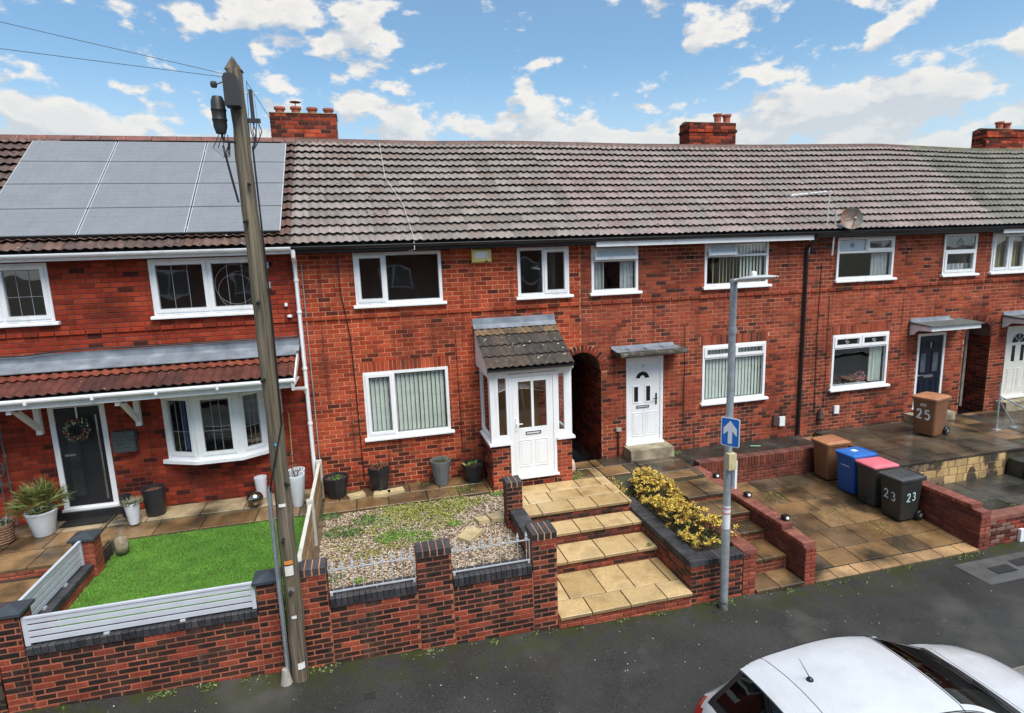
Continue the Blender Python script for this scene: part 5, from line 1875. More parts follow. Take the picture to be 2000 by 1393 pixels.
g_ = (pL - 0.03) / rows
x0, x1 = PX0 - 0.09, PX1 + 0.0
w_ = (x1 - x0) / nt_
TP = [(0.055, 0.045, 0.035), (0.065, 0.05, 0.04), (0.045, 0.038, 0.032), (0.075, 0.055, 0.04)]
TPT = [(0.16, 0.10, 0.055), (0.13, 0.085, 0.05), (0.10, 0.07, 0.045)]
LICH = M('lichen_tile', attr=True, rough=0.7, var=0.3, vscale=6, fine=0.3, bump=0.5, bscale=60, stain=(0.62, 0.55, 0.40), sscale=13, sthr=(0.665, 0.69), samt=0.9)
for row in range(rows):
    for c in range(nt_):
        p = Vector((x0 + (c + 0.5) * w_, py0, pz0)) + SD * (row * g_)
        col = r.choice(TPT if row == rows - 1 else TP)
        link('roof_tile', tile_mesh(w_ - 0.003, g_ + 0.05, 2, col, LICH, lift=0.028), pr_, loc=p)
# lead apron and upstand
MB().prism([(-0.003, 3.36), (-0.016, 3.36), (-0.03, 3.235), (-0.16, 3.165), (-0.16, 3.155), (-0.003, 3.215)], 0, PX0 - 0.1, PX1 + 0.0).build('lead_flashing', LEAD, t)

# ================================================================== CANOPY (19)
t = thing('entrance_canopy', 'full width pitched canopy of dark red tiles with white gutter and timber brackets', 'canopy', (-4.1, -0.5, 2.4))
cy0, cz0, cy1, cz1 = -0.92, 2.61, 0.0, 2.97
psl = math.atan2(cz1 - cz0, cy1 - cy0)
pL = math.hypot(cz1 - cz0, cy1 - cy0)
SD = Vector((0, cos(psl), sin(psl)))
SNV = Vector((0, -sin(psl), cos(psl)))
CX0, CX1 = -6.9, -1.34
deck = MB().prism([(cy0 + 0.02, cz0 - 0.03), (-0.005, cz1 - 0.03), (-0.005, cz1 - 0.06), (cy0 + 0.02, cz0 - 0.06)], 0, CX0, CX1).build('canopy_roof', ROOFDECK, t)
nt_ = 18
w_ = (CX1 - CX0) / nt_
CT = [(0.075, 0.022, 0.016), (0.09, 0.026, 0.018), (0.06, 0.02, 0.016), (0.105, 0.03, 0.02)]
CTU = [(0.17, 0.04, 0.022), (0.2, 0.05, 0.026), (0.14, 0.035, 0.02)]
for row in range(2):
    for c in range(nt_):
        p = Vector((CX0 + (c + 0.5) * w_, cy0, cz0)) + SD * (row * pL / 2)
        link('roof_tile', tile_mesh(w_ - 0.003, pL / 2 + (0.06 if row == 0 else -0.03), 2, r.choice(CTU if row else CT), TILE_DRY, lift=0.03, ht=0.034), deck, loc=p)
SD, SNV = sv_SD, sv_SN
MB().prism([(-0.003, 3.2), (-0.016, 3.2), (-0.03, 3.07), (-0.2, 2.985), (-0.2, 2.97), (-0.003, 3.04)], 0, CX0, CX1 + 0.06).build('lead_flashing', LEAD, t)
MB().prism([(-0.19, 3.0), (-0.33, 2.935), (-0.33, 2.92), (-0.19, 2.985)], 0, CX0, CX1 + 0.02).build('lead_apron', LEAD, t)
MB().box(CX0, CX1, cy0 - 0.0, cy0 + 0.03, 2.42, 2.585).build('fascia', UPVC, t)
MB().box(CX0, CX1, cy0 + 0.03, -0.01, 2.425, 2.445).build('soffit', UPVC, t)
prof = [(cy0 - 0.055 - 0.055 * cos(pi * k / 8), 2.575 - 0.06 * sin(pi * k / 8)) for k in range(9)]
prof += [(p[0] * 0.98 - 0.019, p[1] + 0.007) for p in reversed(prof)]
gt = MB().prism(prof, 0, CX0, CX1 + 0.02).build('gutter', UPVC, t)
for k in range(6):
    MB().box(CX0 + 0.5 + k * 0.95, CX0 + 0.54 + k * 0.95, cy0 - 0.115, cy0 - 0.0, 2.508, 2.585).build('gutter_clip', UPVC, gt)
MB().prism([(cy0 + 0.03, 2.47), (cy0 + 0.03, 2.60), (-0.012, 2.985), (-0.012, 2.80)], 0, CX1 + 0.002, CX1 + 0.03).build('end_board', UPVC_OLD, t)
MB().tube([(-1.36, cy0 - 0.05, 2.52), (-1.36, cy0 - 0.03, 2.40), (-1.25, -0.12, 2.22), (-1.235, -0.08, 2.12)], 0.034, 8).build('downpipe', UPVC, t, smooth=True)
for x in (-5.76, -4.19, -1.75):
    b = MB().box(x - 0.045, x + 0.045, -0.09, -0.004, 1.77, 2.425)
    b.bar((x, -0.05, 1.86), (x, -0.74, 2.41), 0.07, 0.08)
    b.bar((x, -0.01, 2.38), (x, -0.86, 2.38), 0.07, 0.08)
    b.build('bracket', UPVC, t)
o = MB().tube([(-6.9, -0.05, 3.22), (-5.8, -0.06, 3.19), (-5.0, -0.06, 3.26), (-4.0, -0.05, 3.23), (-2.5, -0.05, 3.22), (-1.3, -0.05, 3.24)], 0.014, 6).build('wall_cable', BLACKP)
tag(o, 'sagging black cable lying along the top of the canopy flashing', 'cable')

# ================================================================== SOLAR PANELS
arr = thing('solar_array', 'twelve grey solar panels covering the tiled roof in three columns', 'solar panels', tuple(roofpt(-3.7, 0.2)))
CELL = M('solar_cell', (0.20, 0.208, 0.222), 0.27, var=0.06, vscale=3, fine=0.05, spec=0.9)  # base colour lightened to stand in for overcast sky reflected in the glass
ALU = M('panel_frame', (0.48, 0.51, 0.52), 0.4, metal=0.1, var=0.05)
for ci, (xa, xb) in enumerate(((-6.16, -4.675), (-4.65, -2.995), (-2.97, -1.40))):
    for ri in range(4):
        s0 = 0.30 + ri * 0.80
        s1 = s0 + 0.776
        c = [roofpt(xa, s0, 0.13), roofpt(xb, s0, 0.13), roofpt(xb, s1, 0.13), roofpt(xa, s1, 0.13)]
        cen = (c[0] + c[2]) / 2
        u, v = Vector((1, 0, 0)), SD.copy()
        pn = MB().obox(cen - SNV * 0.035, u, v, SNV, xb - xa, s1 - s0, 0.033).build('solar_panel', ALU, arr)
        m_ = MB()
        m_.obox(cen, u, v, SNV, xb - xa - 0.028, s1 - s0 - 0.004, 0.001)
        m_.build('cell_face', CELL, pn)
        g_ = MB()
        for k in range(1, 10):
            xx = xa + (xb - xa) * k / 10
            g_.obox(Vector((xx, cen.y, cen.z)) + SNV * 0.001, u, v, SNV, 0.004, s1 - s0 - 0.03, 0.0008)
        for k in range(1, 6):
            cc = cen + SD * ((s1 - s0) * (k / 6 - 0.5)) + SNV * 0.001
            g_.obox(cc, u, v, SNV, xb - xa - 0.04, 0.004, 0.0006)
        g_.build('cell_grid', M('busbar', (0.19, 0.195, 0.205), 0.3), pn)
for s in (0.5, 3.2):
    MB().obox(roofpt(-3.78, s, 0.045), Vector((1, 0, 0)), SD, SNV, 4.7, 0.04, 0.045).build('mounting_rail', ALU, arr)
MB().obox(roofpt(-3.78, 0.29, 0.05), Vector((1, 0, 0)), SD, SNV, 4.72, 0.006, 0.07).build('skirt', BLACKP, arr)

# ================================================================== TELEGRAPH POLE
PXX, PYY = -1.165, -4.56
pz = pav(PXX) - 0.02
t = thing('telegraph_pole', 'weathered wooden telegraph pole with black junction boxes at its top', 'pole', (PXX, PYY, pz))
m = bpy.data.materials.new('pole_wood')
m.use_nodes = True
N_, L2 = m.node_tree.nodes, m.node_tree.links
geo = N_.new('ShaderNodeNewGeometry')
mp = N_.new('ShaderNodeMapping')
mp.inputs['Scale'].default_value = (26, 26, 0.8)
L2.new(geo.outputs['Position'], mp.inputs[0])
nz = N_.new('ShaderNodeTexNoise')
nz.inputs['Scale'].default_value = 1.6
nz.inputs['Detail'].default_value = 6
L2.new(mp.outputs[0], nz.inputs['Vector'])
rp = N_.new('ShaderNodeValToRGB')
rp.color_ramp.elements[0].position = 0.33
rp.color_ramp.elements[0].color = (0.05, 0.04, 0.03, 1)
rp.color_ramp.elements[1].position = 0.7
rp.color_ramp.elements[1].color = (0.23, 0.18, 0.125, 1)
L2.new(nz.outputs[0], rp.inputs[0])
n2 = N_.new('ShaderNodeTexNoise')
n2.inputs['Scale'].default_value = 2.2
L2.new(geo.outputs['Position'], n2.inputs['Vector'])
rm = N_.new('ShaderNodeMapRange')
rm.inputs[1].default_value = 0.45
rm.inputs[2].default_value = 0.7
rm.inputs[4].default_value = 0.3
L2.new(n2.outputs[0], rm.inputs[0])
mx = N_.new('ShaderNodeMix')
mx.data_type = 'RGBA'
L2.new(rm.outputs[0], mx.inputs[0])
L2.new(rp.outputs[0], mx.inputs[6])
mx.inputs[7].default_value = (0.10, 0.105, 0.035, 1)
L2.new(mx.outputs[2], N_['Principled BSDF'].inputs['Base Color'])
N_['Principled BSDF'].inputs['Roughness'].default_value = 0.75
bn = N_.new('ShaderNodeBump')
bn.inputs['Strength'].default_value = 0.7
bn.inputs['Distance'].default_value = 0.012
L2.new(nz.outputs[0], bn.inputs['Height'])
L2.new(bn.outputs[0], N_['Principled BSDF'].inputs['Normal'])
POLEM = m
rp_ = random.Random(4)
pts, rad = [], []
for k in range(26):
    f = k / 25
    z = pz + (6.70 - pz) * f
    pts.append((PXX + 0.012 * sin(f * 5) + 0.01 * rp_.uniform(-1, 1), PYY + 0.008 * sin(f * 7), z))
    rad.append(0.105 - 0.024 * f + rp_.uniform(-0.002, 0.002))
pm = MB().tube(pts, rad, 18)
top = Vector(pts[-1])
pm.add([(top.x - 0.09, top.y - 0.05, 6.70), (top.x + 0.09, top.y - 0.05, 6.69), (top.x + 0.09, top.y + 0.07, 6.69), (top.x - 0.09, top.y + 0.07, 6.70), (top.x + 0.0, top.y - 0.04, 6.83), (top.x + 0.0, top.y + 0.06, 6.83)],
       [(0, 1, 4), (1, 2, 5, 4), (2, 3, 5), (3, 0, 4, 5)])
pm.build('pole_shaft', POLEM, t, smooth=True)
for z in (0.6, 1.3, 2.0, 3.3, 4.2, 5.1, 5.5):
    a = rp_.uniform(-2.2, -0.8)
    MB().bar((PXX + 0.1 * cos(a), PYY + 0.1 * sin(a), z), (PXX + 0.16 * cos(a), PYY + 0.16 * sin(a), z - 0.02), 0.035, 0.02).build('step_bolt', BLACKP, t)
m_ = MB()
for k in range(9):
    a = pi * k / 8 + pi / 2
    for z in (pz, 1.95):
        m_.v.append((PXX - 0.115 - 0.012 * (1.95 - z) / 2.6 + 0.045 * cos(a), PYY - 0.02 + 0.06 * sin(a), z))
        m_.c.append((1, 1, 1))
for k in range(8):
    m_.f.append((2 * k, 2 * k + 2, 2 * k + 3, 2 * k + 1))
m_.build('cable_guard', GALV, t, smooth='all')
MB().lathe([(0.0, pz + 0.22), (0.04, pz + 0.22), (0.075, pz + 0.02), (0.08, pz), (0.0, pz)], PXX - 0.17, PYY - 0.06, 10, closed=False).build('guard_boot', CONC, t, smooth=True)
BK = M('black_box', (0.025, 0.026, 0.028), 0.5, var=0.2, vscale=10)
m_ = MB().box(PXX - 0.10, PXX + 0.045, PYY - 0.25, PYY - 0.1, 6.28, 6.56)
m_.prism([(PXX - 0.10, 6.56), (PXX - 0.075, 6.60), (PXX + 0.02, 6.60), (PXX + 0.045, 6.56)], 1, PYY - 0.25, PYY - 0.1)
m_.build('junction_box', BK, t)
MB().lathe([(0.0, 6.02), (0.05, 6.03), (0.07, 6.1), (0.072, 6.16), (0.078, 6.17), (0.072, 6.19), (0.074, 6.26), (0.08, 6.27), (0.074, 6.29), (0.07, 6.36), (0.05, 6.41), (0.0, 6.42)], PXX - 0.205, PYY - 0.05, 14).build('cable_joint', BK, t, smooth=True)
MB().tube([(PXX - 0.2, PYY - 0.04, 6.02), (PXX - 0.19, PYY - 0.05, 5.95), (PXX - 0.07, PYY - 0.07, 5.94)], 0.014, 6).build('bracket', BLACKP, t)
MB().box(PXX + 0.11, PXX + 0.145, PYY - 0.03, PYY + 0.02, 6.2, 6.5).build('terminal_strip', BK, t)
MB().box(PXX + 0.06, PXX + 0.20, PYY - 0.03, PYY + 0.02, 6.16, 6.2).build('terminal_arm', BK, t)
m_ = MB().lathe([(0.0, -0.035), (0.03, -0.03), (0.035, 0.0), (0.03, 0.025), (0.0, 0.035)], 0, 0, 10)
m_.v = [(PXX - 0.215 + a, PYY - 0.1 + b, 6.52 + c) for a, b, c in m_.v]
m_.tube([(PXX - 0.19, PYY - 0.1, 6.52), (PXX - 0.08, PYY - 0.06, 6.58)], 0.007, 5)
m_.build('insulator', BK, t)
cab = MB()
for k in range(5):
    a0 = Vector((PXX + 0.1 + 0.02 * k, PYY - 0.03, 6.16))
    cab.tube([a0, a0 + Vector((0.03 * sin(k * 2), -0.02, -0.10)), a0 + Vector((0.02 * cos(k), -0.02, -0.2)), (PXX + 0.1, PYY - 0.06, 5.85)], 0.006, 5)
for k in range(4):
    cab.tube([(PXX - 0.23 + 0.03 * k, PYY - 0.05, 6.02), (PXX - 0.30 + 0.05 * k, PYY - 0.06, 5.88), (PXX - 0.2 + 0.02 * k, PYY - 0.08, 5.78), (PXX - 0.12, PYY - 0.08, 5.95)], 0.005, 5)
cab.tube([(PXX + 0.1, PYY - 0.06, 5.9), (PXX + 0.11, PYY - 0.04, 4.0), (PXX + 0.1, PYY - 0.07, 2.75), (PXX + 0.0, PYY - 0.125, 2.35), (PXX - 0.08, PYY - 0.11, 2.05), (PXX - 0.115, PYY - 0.04, 1.9)], 0.011, 6)
cab.tube([(PXX - 0.2, PYY - 0.05, 5.9), (PXX - 0.15, PYY - 0.08, 5.6), (PXX - 0.1, PYY - 0.09, 5.3)], 0.012, 6)
cab.build('cables', BLACKP, t)
for z, hh, c, w_ in ((1.73, 0.04, (0.75, 0.75, 0.72), 0.08), (0.98, 0.05, (0.7, 0.25, 0.05), 0.1), (0.87, 0.13, (0.7, 0.68, 0.62), 0.1), (0.62, 0.07, (0.2, 0.18, 0.16), 0.08), (0.24, 0.04, (0.7, 0.7, 0.7), 0.06), (2.5, 0.03, (0.1, 0.3, 0.55), 0.03), (-0.45, 0.09, (0.75, 0.74, 0.7), 0.09)):
    m_ = MB()
    R_ = 0.1095 - 0.024 * (z - pz) / 7.4
    a0 = -pi / 2 + (0.35 if z < 0 else 0.1)
    n = 6
    for k in range(n + 1):
        a = a0 + (k / n - 0.5) * w_ / R_
        for zz in (z - hh / 2, z + hh / 2):
            m_.v.append((PXX + R_ * cos(a), PYY + R_ * sin(a), zz))
            m_.c.append((1, 1, 1))
    for k in range(n):
        m_.f.append((2 * k, 2 * k + 2, 2 * k + 3, 2 * k + 1))
    m_.build('sticker', M('sticker_%d' % int(z * 100), c, 0.5, var=0.2, vscale=60), t, smooth='all')
PT = (PXX, PYY, 6.63)


def wire(a, b, sag, label, r_=0.004, n=14):
    a, b = Vector(a), Vector(b)
    pts = []
    for k in range(n + 1):
        f = k / n
        p = a.lerp(b, f)
        p.z -= sag * 4 * f * (1 - f)
        pts.append(p)
    o = MB().tube(pts, r_ * 0.8, 5).build('overhead_wire', M('wire_grey', (0.09, 0.085, 0.08), 0.6))
    return tag(o, label, 'wire')


wire((PXX - 0.09, PYY, 6.62), (-22, -8.0, 8.05), 0.1, 'thick overhead wire leaving the pole top towards the far side of the street')
wire((PXX - 0.09, PYY, 6.65), (-22, -6.2, 11.2), 0.2, 'thin overhead wire rising away from the pole along the street')
wire((PXX + 0.1, PYY, 6.6), (-1.9, -0.02, 4.62), 0.12, 'drop wire from pole to bracket beside the downpipe, crossing the solar panels')
wire((PXX + 0.1, PYY, 6.58), (0.2, -0.05, 4.8), 0.15, 'drop wire from pole to the eaves of the porch house')

# ================================================================== LAMP POST + SIGN
LX, LY = 5.02, -4.62
lz = pav(LX) - 0.01
t = thing('street_lamp', 'galvanised steel lamp post with flat lantern reaching over the road', 'street lamp', (LX, LY, lz))
MB().tube([(LX, LY, lz), (LX, LY, 0.45), (LX, LY, 0.5), (LX + 0.01, LY, 4.15)], [0.062, 0.061, 0.056, 0.048], 18).build('post', GALV, t, smooth=True)
MB().tube([(LX, LY, lz), (LX, LY, lz + 0.14)], [0.066, 0.064], 18).build('base_sleeve', M('post_base', (0.12, 0.12, 0.115), 0.7, var=0.6, vscale=18), t, smooth=True)
MB().tube([(LX + 0.01, LY, 3.42), (LX + 0.01, LY, 3.50)], 0.06, 16).build('collar', GALV, t, smooth=True)
MB().tube([(LX + 0.01, LY, 4.12), (LX + 0.01, LY, 4.19)], 0.054, 16).build('post_cap', GALV, t, smooth=True)
m_ = MB()
sec = [(-0.02, 0.035, 0.03), (-0.12, 0.045, 0.035), (-0.22, 0.11, 0.045), (-0.4, 0.135, 0.05), (-0.62, 0.12, 0.04), (-0.78, 0.07, 0.02), (-0.82, 0.01, 0.01)]
for dy, w_, hh in sec:
    for k in range(12):
        a = 2 * pi * k / 12
        zz = hh * sin(a)
        if zz < 0:
            zz *= 0.55
        m_.v.append((LX + 0.01 + w_ * cos(a), LY + dy * 1.06, 4.16 - dy * 0.10 + zz))
        m_.c.append((1, 1, 1))
for i in range(len(sec) - 1):
    for k in range(12):
        a, b = i * 12 + k, i * 12 + (k + 1) % 12
        m_.f.append((a, b, b + 12, a + 12))
m_.f.append(tuple(range(12)))
m_.build('lantern', M('lantern_grey', (0.55, 0.56, 0.55), 0.4, var=0.08), t, smooth='all')
MB().lathe([(0.035, 4.245), (0.04, 4.27), (0.03, 4.30), (0.0, 4.31)], LX + 0.01, LY - 0.42, 12).build('photocell', UPVC, t, smooth=True)
m_ = MB()
for z0_, z1_, c in ((0.78, 0.80, 0), (0.70, 0.72, 0), (0.36, 0.38, 0), (0.40, 0.41, 0)):
    m_.tube([(LX, LY, z0_), (LX, LY, z1_)], 0.0605, 18)
MB().tube([(LX, LY, 0.34), (LX, LY, 0.83)], 0.0595, 18, caps=False).build('notice_wrap', M('white_notice', (0.72, 0.74, 0.77), 0.5, var=0.05), t, smooth=True)
m_.build('notice_stripe', M('notice_red', (0.55, 0.1, 0.09), 0.5), t, smooth=True)
MB().box(LX - 0.09, LX + 0.035, LY - 0.16, LY - 0.07, 1.44, 1.68).build('control_box', M('cream_box', (0.55, 0.47, 0.27), 0.6, var=0.2, vscale=12), t)
MB().box(LX + 0.05, LX + 0.085, LY - 0.11, LY - 0.02, 1.12, 1.55).build('white_strip', UPVC, t)
# one-way sign turned towards the traffic
sg = thing('road_sign', 'blue rectangular one-way sign with white upward arrow on the lamp post', 'road sign', (LX - 0.06, LY - 0.13, 1.7))
ang = radians(-60)
u = Vector((cos(ang), sin(ang), 0))
nn = Vector((sin(ang), -cos(ang), 0))
oo = Vector((LX - 0.05, LY - 0.11, 2.0))


def sg_poly(pts, off, th):
    m_ = MB()
    n = len(pts)
    f = [tuple(oo + u * a + Vector((0, 0, b)) + nn * (off + th)) for a, b in pts]
    bk = [tuple(oo + u * a + Vector((0, 0, b)) + nn * off) for a, b in pts]
    m_.add(f + bk, [tuple(range(n)), tuple(range(2 * n - 1, n - 1, -1))] + [(i, n + i, n + (i + 1) % n, (i + 1) % n) for i in range(n)])
    return m_


def rr(w_, h_, rad, n=4):
    o_ = []
    for cx, cy, a0 in ((w_ - rad, h_ - rad, 0), (-w_ + rad, h_ - rad, 90), (-w_ + rad, -h_ + rad, 180), (w_ - rad, -h_ + rad, 270)):
        for k in range(n + 1):
            a = radians(a0 + 90 * k / n)
            o_.append((cx + rad * cos(a), cy + rad * sin(a)))
    return o_


SW, SH = 0.14, 0.215
sg_poly(rr(SW, SH, 0.03), 0, 0.006).build('sign_plate', M('sign_white', (0.8, 0.82, 0.84), 0.35, var=0.03), sg)
sg_poly(rr(SW - 0.014, SH - 0.014, 0.024), 0.0065, 0.002).build('sign_face', M('sign_blue', (0.02, 0.16, 0.55), 0.35, var=0.06), sg)
sg_poly([(a * 0.76, b * 0.9) for a, b in [(-0.042, -0.19), (0.042, -0.19), (0.042, 0.02), (0.13, -0.055), (0.13, 0.06), (0.0, 0.19), (-0.13, 0.06), (-0.13, -0.055), (-0.042, 0.02)]], 0.009, 0.002).build('sign_arrow', M('sign_white'), sg)
for z in (1.85, 2.15):
    MB().tube([(LX, LY, z - 0.015), (LX, LY, z + 0.015)], 0.06, 14).build('clamp', GALV, sg)
    MB().bar(tuple(oo + Vector((0, 0, z - 2.0))), (LX, LY, z), 0.03).build('clamp_arm', GALV, sg)

# ================================================================== BINS
BWD, BDP, BHT = 0.50, 0.60, 0.93     # width (Y), depth (X), height


def rsec(hx, hy, rad, z, cx=0, cy=0, n=3):
    o_ = []
    for sx, sy, a0 in ((1, 1, 0), (-1, 1, 90), (-1, -1, 180), (1, -1, 270)):
        for k in range(n + 1):
            a = radians(a0 + 90 * k / n)
            o_.append((cx + sx * (hx - rad) + rad * cos(a), cy + sy * (hy - rad) + rad * sin(a), z))
    return o_


def loft(secs, cap0=True, cap1=True):
    m_ = MB()
    n = len(secs[0])
    for s_ in secs:
        m_.v += s_
        m_.c += [(1, 1, 1)] * n
    for i in range(len(secs) - 1):
        for k in range(n):
            a, b = i * n + k, i * n + (k + 1) % n
            m_.f.append((a, b, b + n, a + n))
    if cap0:
        m_.f.append(tuple(range(n))[::-1])
    if cap1:
        m_.f.append(tuple(range((len(secs) - 1) * n, len(secs) * n)))
    return m_


def wheelie(label, body, lid, group=None, ribs=True, scale=1.0):
    """front faces -X, hinge and wheels on the +X side; origin at the base centre"""
    t = thing('wheelie_bin', label, 'wheelie bin', (0, 0, 0), group)
    t['_'] = 1
    del t['_']
    b = loft([rsec(0.215, 0.205, 0.05, 0.03), rsec(0.235, 0.215, 0.05, 0.08, 0.0), rsec(0.285, 0.242, 0.05, 0.80, -0.005), rsec(0.288, 0.244, 0.05, 0.81, -0.005), rsec(0.300, 0.255, 0.045, 0.812, -0.005), rsec(0.302, 0.257, 0.045, 0.85, -0.005)])
    b.build('body', body, t, smooth=True)
    l = MB()
    secs = [rsec(0.305, 0.262, 0.05, 0.852, -0.01), rsec(0.312, 0.268, 0.05, 0.858, -0.01), rsec(0.312, 0.268, 0.05, 0.888, -0.01), rsec(0.285, 0.245, 0.05, 0.905, -0.01), rsec(0.2, 0.17, 0.05, 0.925, -0.01)]
    lo = loft(secs).build('lid', lid, t, smooth=True)
    if ribs:
        for k in range(5):
            yy = -0.17 + k * 0.085
            MB().prism([(-0.27, 0.895), (-0.22, 0.938), (0.19, 0.945), (0.26, 0.90)], 1, yy - 0.012, yy + 0.012).build('lid_rib', lid, lo)
    MB().tube([(0.33, -0.19, 0.87), (0.345, -0.17, 0.885), (0.345, 0.17, 0.885), (0.33, 0.19, 0.87)], 0.014, 8).build('handle', body, t, smooth=True)
    for yy in (-0.225, 0.225):
        MB().box(0.27, 0.345, yy - 0.02, yy + 0.02, 0.80, 0.88).build('hinge', body, t)
        w_ = MB()
        prof = [(0.0, -0.03), (0.05, -0.03), (0.09, -0.028), (0.1, -0.015), (0.1, 0.015), (0.09, 0.028), (0.05, 0.03), (0.0, 0.03)]
        w_.lathe(prof, 0, 0, 16, closed=False)
        s_ = 1 if yy > 0 else -1
        w_.v = [(0.235 + a, yy + c + 0.02 * s_, 0.1 + b) for a, b, c in w_.v]
        wo = w_.build('wheel', BLACKP, t, smooth=True)
        h_ = MB().lathe([(0.0, -0.032), (0.04, -0.032), (0.03, 0.032), (0.0, 0.032)], 0, 0, 10, closed=False)
        h_.v = [(0.235 + a, yy + c + 0.021 * s_, 0.1 + b) for a, b, c in h_.v]
        h_.build('hub', M('grey_hub', (0.2, 0.2, 0.2), 0.5), wo, smooth=True)
    return t


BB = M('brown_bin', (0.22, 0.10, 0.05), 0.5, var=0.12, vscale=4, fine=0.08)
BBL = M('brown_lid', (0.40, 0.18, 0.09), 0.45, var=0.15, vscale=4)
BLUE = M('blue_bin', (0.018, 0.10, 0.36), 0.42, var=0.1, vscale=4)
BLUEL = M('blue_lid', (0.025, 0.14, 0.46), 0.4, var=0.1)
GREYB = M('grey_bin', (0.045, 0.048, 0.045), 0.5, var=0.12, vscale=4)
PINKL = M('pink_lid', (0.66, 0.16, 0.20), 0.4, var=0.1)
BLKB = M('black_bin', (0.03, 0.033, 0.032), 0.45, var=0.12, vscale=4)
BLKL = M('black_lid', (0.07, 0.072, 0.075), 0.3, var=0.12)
WPAINT = M('white_paint', (0.78, 0.8, 0.8), 0.5, var=0.05)


def zdr(y):
    return -0.62 + 0.08 * (y + 0.9) + 0.002


def stroke(pts, w_, mat, parent, name, frame):
    """hand-painted stroke: polyline in (a, b) on a bin side; frame maps (a, b, n) to the bin"""
    m_ = MB()
    P = [Vector((a, b)) for a, b in pts]
    L1, R1 = [], []
    for i, p in enumerate(P):
        tt = (P[min(i + 1, len(P) - 1)] - P[max(i - 1, 0)]).normalized()
        q = Vector((-tt.y, tt.x)) * w_ / 2
        L1.append(p + q)
        R1.append(p - q)
    n = len(P)
    m_.add([frame(p.x, p.y) for p in L1] + [frame(p.x, p.y) for p in R1], [(i, i + 1, n + i + 1, n + i) for i in range(n - 1)])
    return m_


TWO = [(-0.9, 0.55), (-0.6, 0.95), (0.1, 1.0), (0.55, 0.65), (0.35, 0.15), (-0.3, -0.45), (-0.95, -0.95), (-0.2, -0.85), (0.8, -0.95)]
THREE = [(-0.8, 0.75), (-0.2, 1.0), (0.5, 0.75), (0.45, 0.3), (-0.1, 0.05), (0.5, -0.15), (0.65, -0.6), (0.1, -0.98), (-0.8, -0.75)]


def paint(parent, digits, frame, size, gap, w_, mat, name='painted_number', slope=0.0):
    m_ = MB()
    for k, dg in enumerate(digits):
        sx = 0.55
        pts = [((k - (len(digits) - 1) / 2) * gap + a * size * sx, b * size + (k - 0.5) * slope) for a, b in dg]
        s_ = stroke(pts, w_, mat, parent, name, frame)
        m_.add(s_.v, s_.f)
    return m_.build(name, mat, parent)


def sideY(a, b):      # -Y side of the bin; a along +X, b up
    z = 0.5 + b
    return (a, -(0.2165 + (z - 0.08) * 0.0375 + 0.0035), z)


def sideX(a, b):      # -X (front) side; a along -Y
    z = 0.5 + b
    return (-(0.2355 + (z - 0.08) * 0.0765 + 0.0045), -a, z)


BX = 10.03
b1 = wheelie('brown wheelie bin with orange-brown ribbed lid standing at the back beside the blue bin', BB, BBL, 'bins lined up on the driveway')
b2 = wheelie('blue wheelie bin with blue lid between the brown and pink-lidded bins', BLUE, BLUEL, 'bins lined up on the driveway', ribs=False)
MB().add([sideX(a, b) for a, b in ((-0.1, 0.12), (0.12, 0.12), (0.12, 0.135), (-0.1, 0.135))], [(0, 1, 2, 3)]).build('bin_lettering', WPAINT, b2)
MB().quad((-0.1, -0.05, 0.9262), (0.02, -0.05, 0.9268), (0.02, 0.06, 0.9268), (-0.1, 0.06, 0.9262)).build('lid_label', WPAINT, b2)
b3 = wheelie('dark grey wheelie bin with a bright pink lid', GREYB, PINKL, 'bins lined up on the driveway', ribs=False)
emb = [(0.12 * cos(pi * k / 10), -0.13 + 0.11 * sin(pi * k / 10)) for k in range(11)]
emb = [(0.12, -0.36)] + emb + [(-0.12, -0.36)]
m_ = stroke(emb, 0.008, GREYB, b3, 'emboss', sideX)
m_.build('embossed_arch', M('grey_emboss', (0.09, 0.095, 0.09), 0.4), b3)
m_ = MB().add([sideX(a, b) for a, b in ((-0.07, -0.38), (0.07, -0.38), (0.05, -0.33), (-0.05, -0.33))], [(0, 1, 2, 3)]).build('foot_recess', BLACKP, b3)
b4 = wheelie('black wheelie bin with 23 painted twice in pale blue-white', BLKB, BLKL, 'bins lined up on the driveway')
PB = M('pale_blue_paint', (0.5, 0.68, 0.75), 0.5, var=0.05)
paint(b4, [TWO, THREE], sideX, 0.09, 0.15, 0.026, PB, slope=-0.02)
paint(b4, [TWO, THREE], sideY, 0.085, 0.13, 0.026, PB, slope=0.01)
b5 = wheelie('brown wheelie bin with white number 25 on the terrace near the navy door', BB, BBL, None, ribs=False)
FIVE = [(0.6, 0.95), (-0.6, 0.95), (-0.7, 0.15), (-0.1, 0.3), (0.55, 0.1), (0.7, -0.4), (0.3, -0.9), (-0.3, -0.98), (-0.8, -0.75)]
paint(b5, [TWO, FIVE], sideX, 0.105, 0.16, 0.04, WPAINT)
m_ = MB()
for k in range(3):
    m_.add([sideX(a, b) for a, b in ((-0.07, 0.19 + 0.022 * k), (0.06 - 0.02 * (k % 2), 0.19 + 0.022 * k), (0.06 - 0.02 * (k % 2), 0.202 + 0.022 * k), (-0.07, 0.202 + 0.022 * k))], [(0, 1, 2, 3)])
m_.build('bin_lettering', WPAINT, b5)

for b_, yy in ((b1, -1.25), (b2, -1.95), (b3, -2.5), (b4, -3.08)):
    b_.location = (BX, yy, zdr(yy))
    b_.rotation_euler.z = radians({-1.95: 2, -2.5: -1.5, -3.08: 3}.get(yy, -2))
b5.location = (13.02, -1.08, 0.004)
b5.rotation_euler.z = radians(14)
b5.scale = (1.08, 1.08, 1.07)

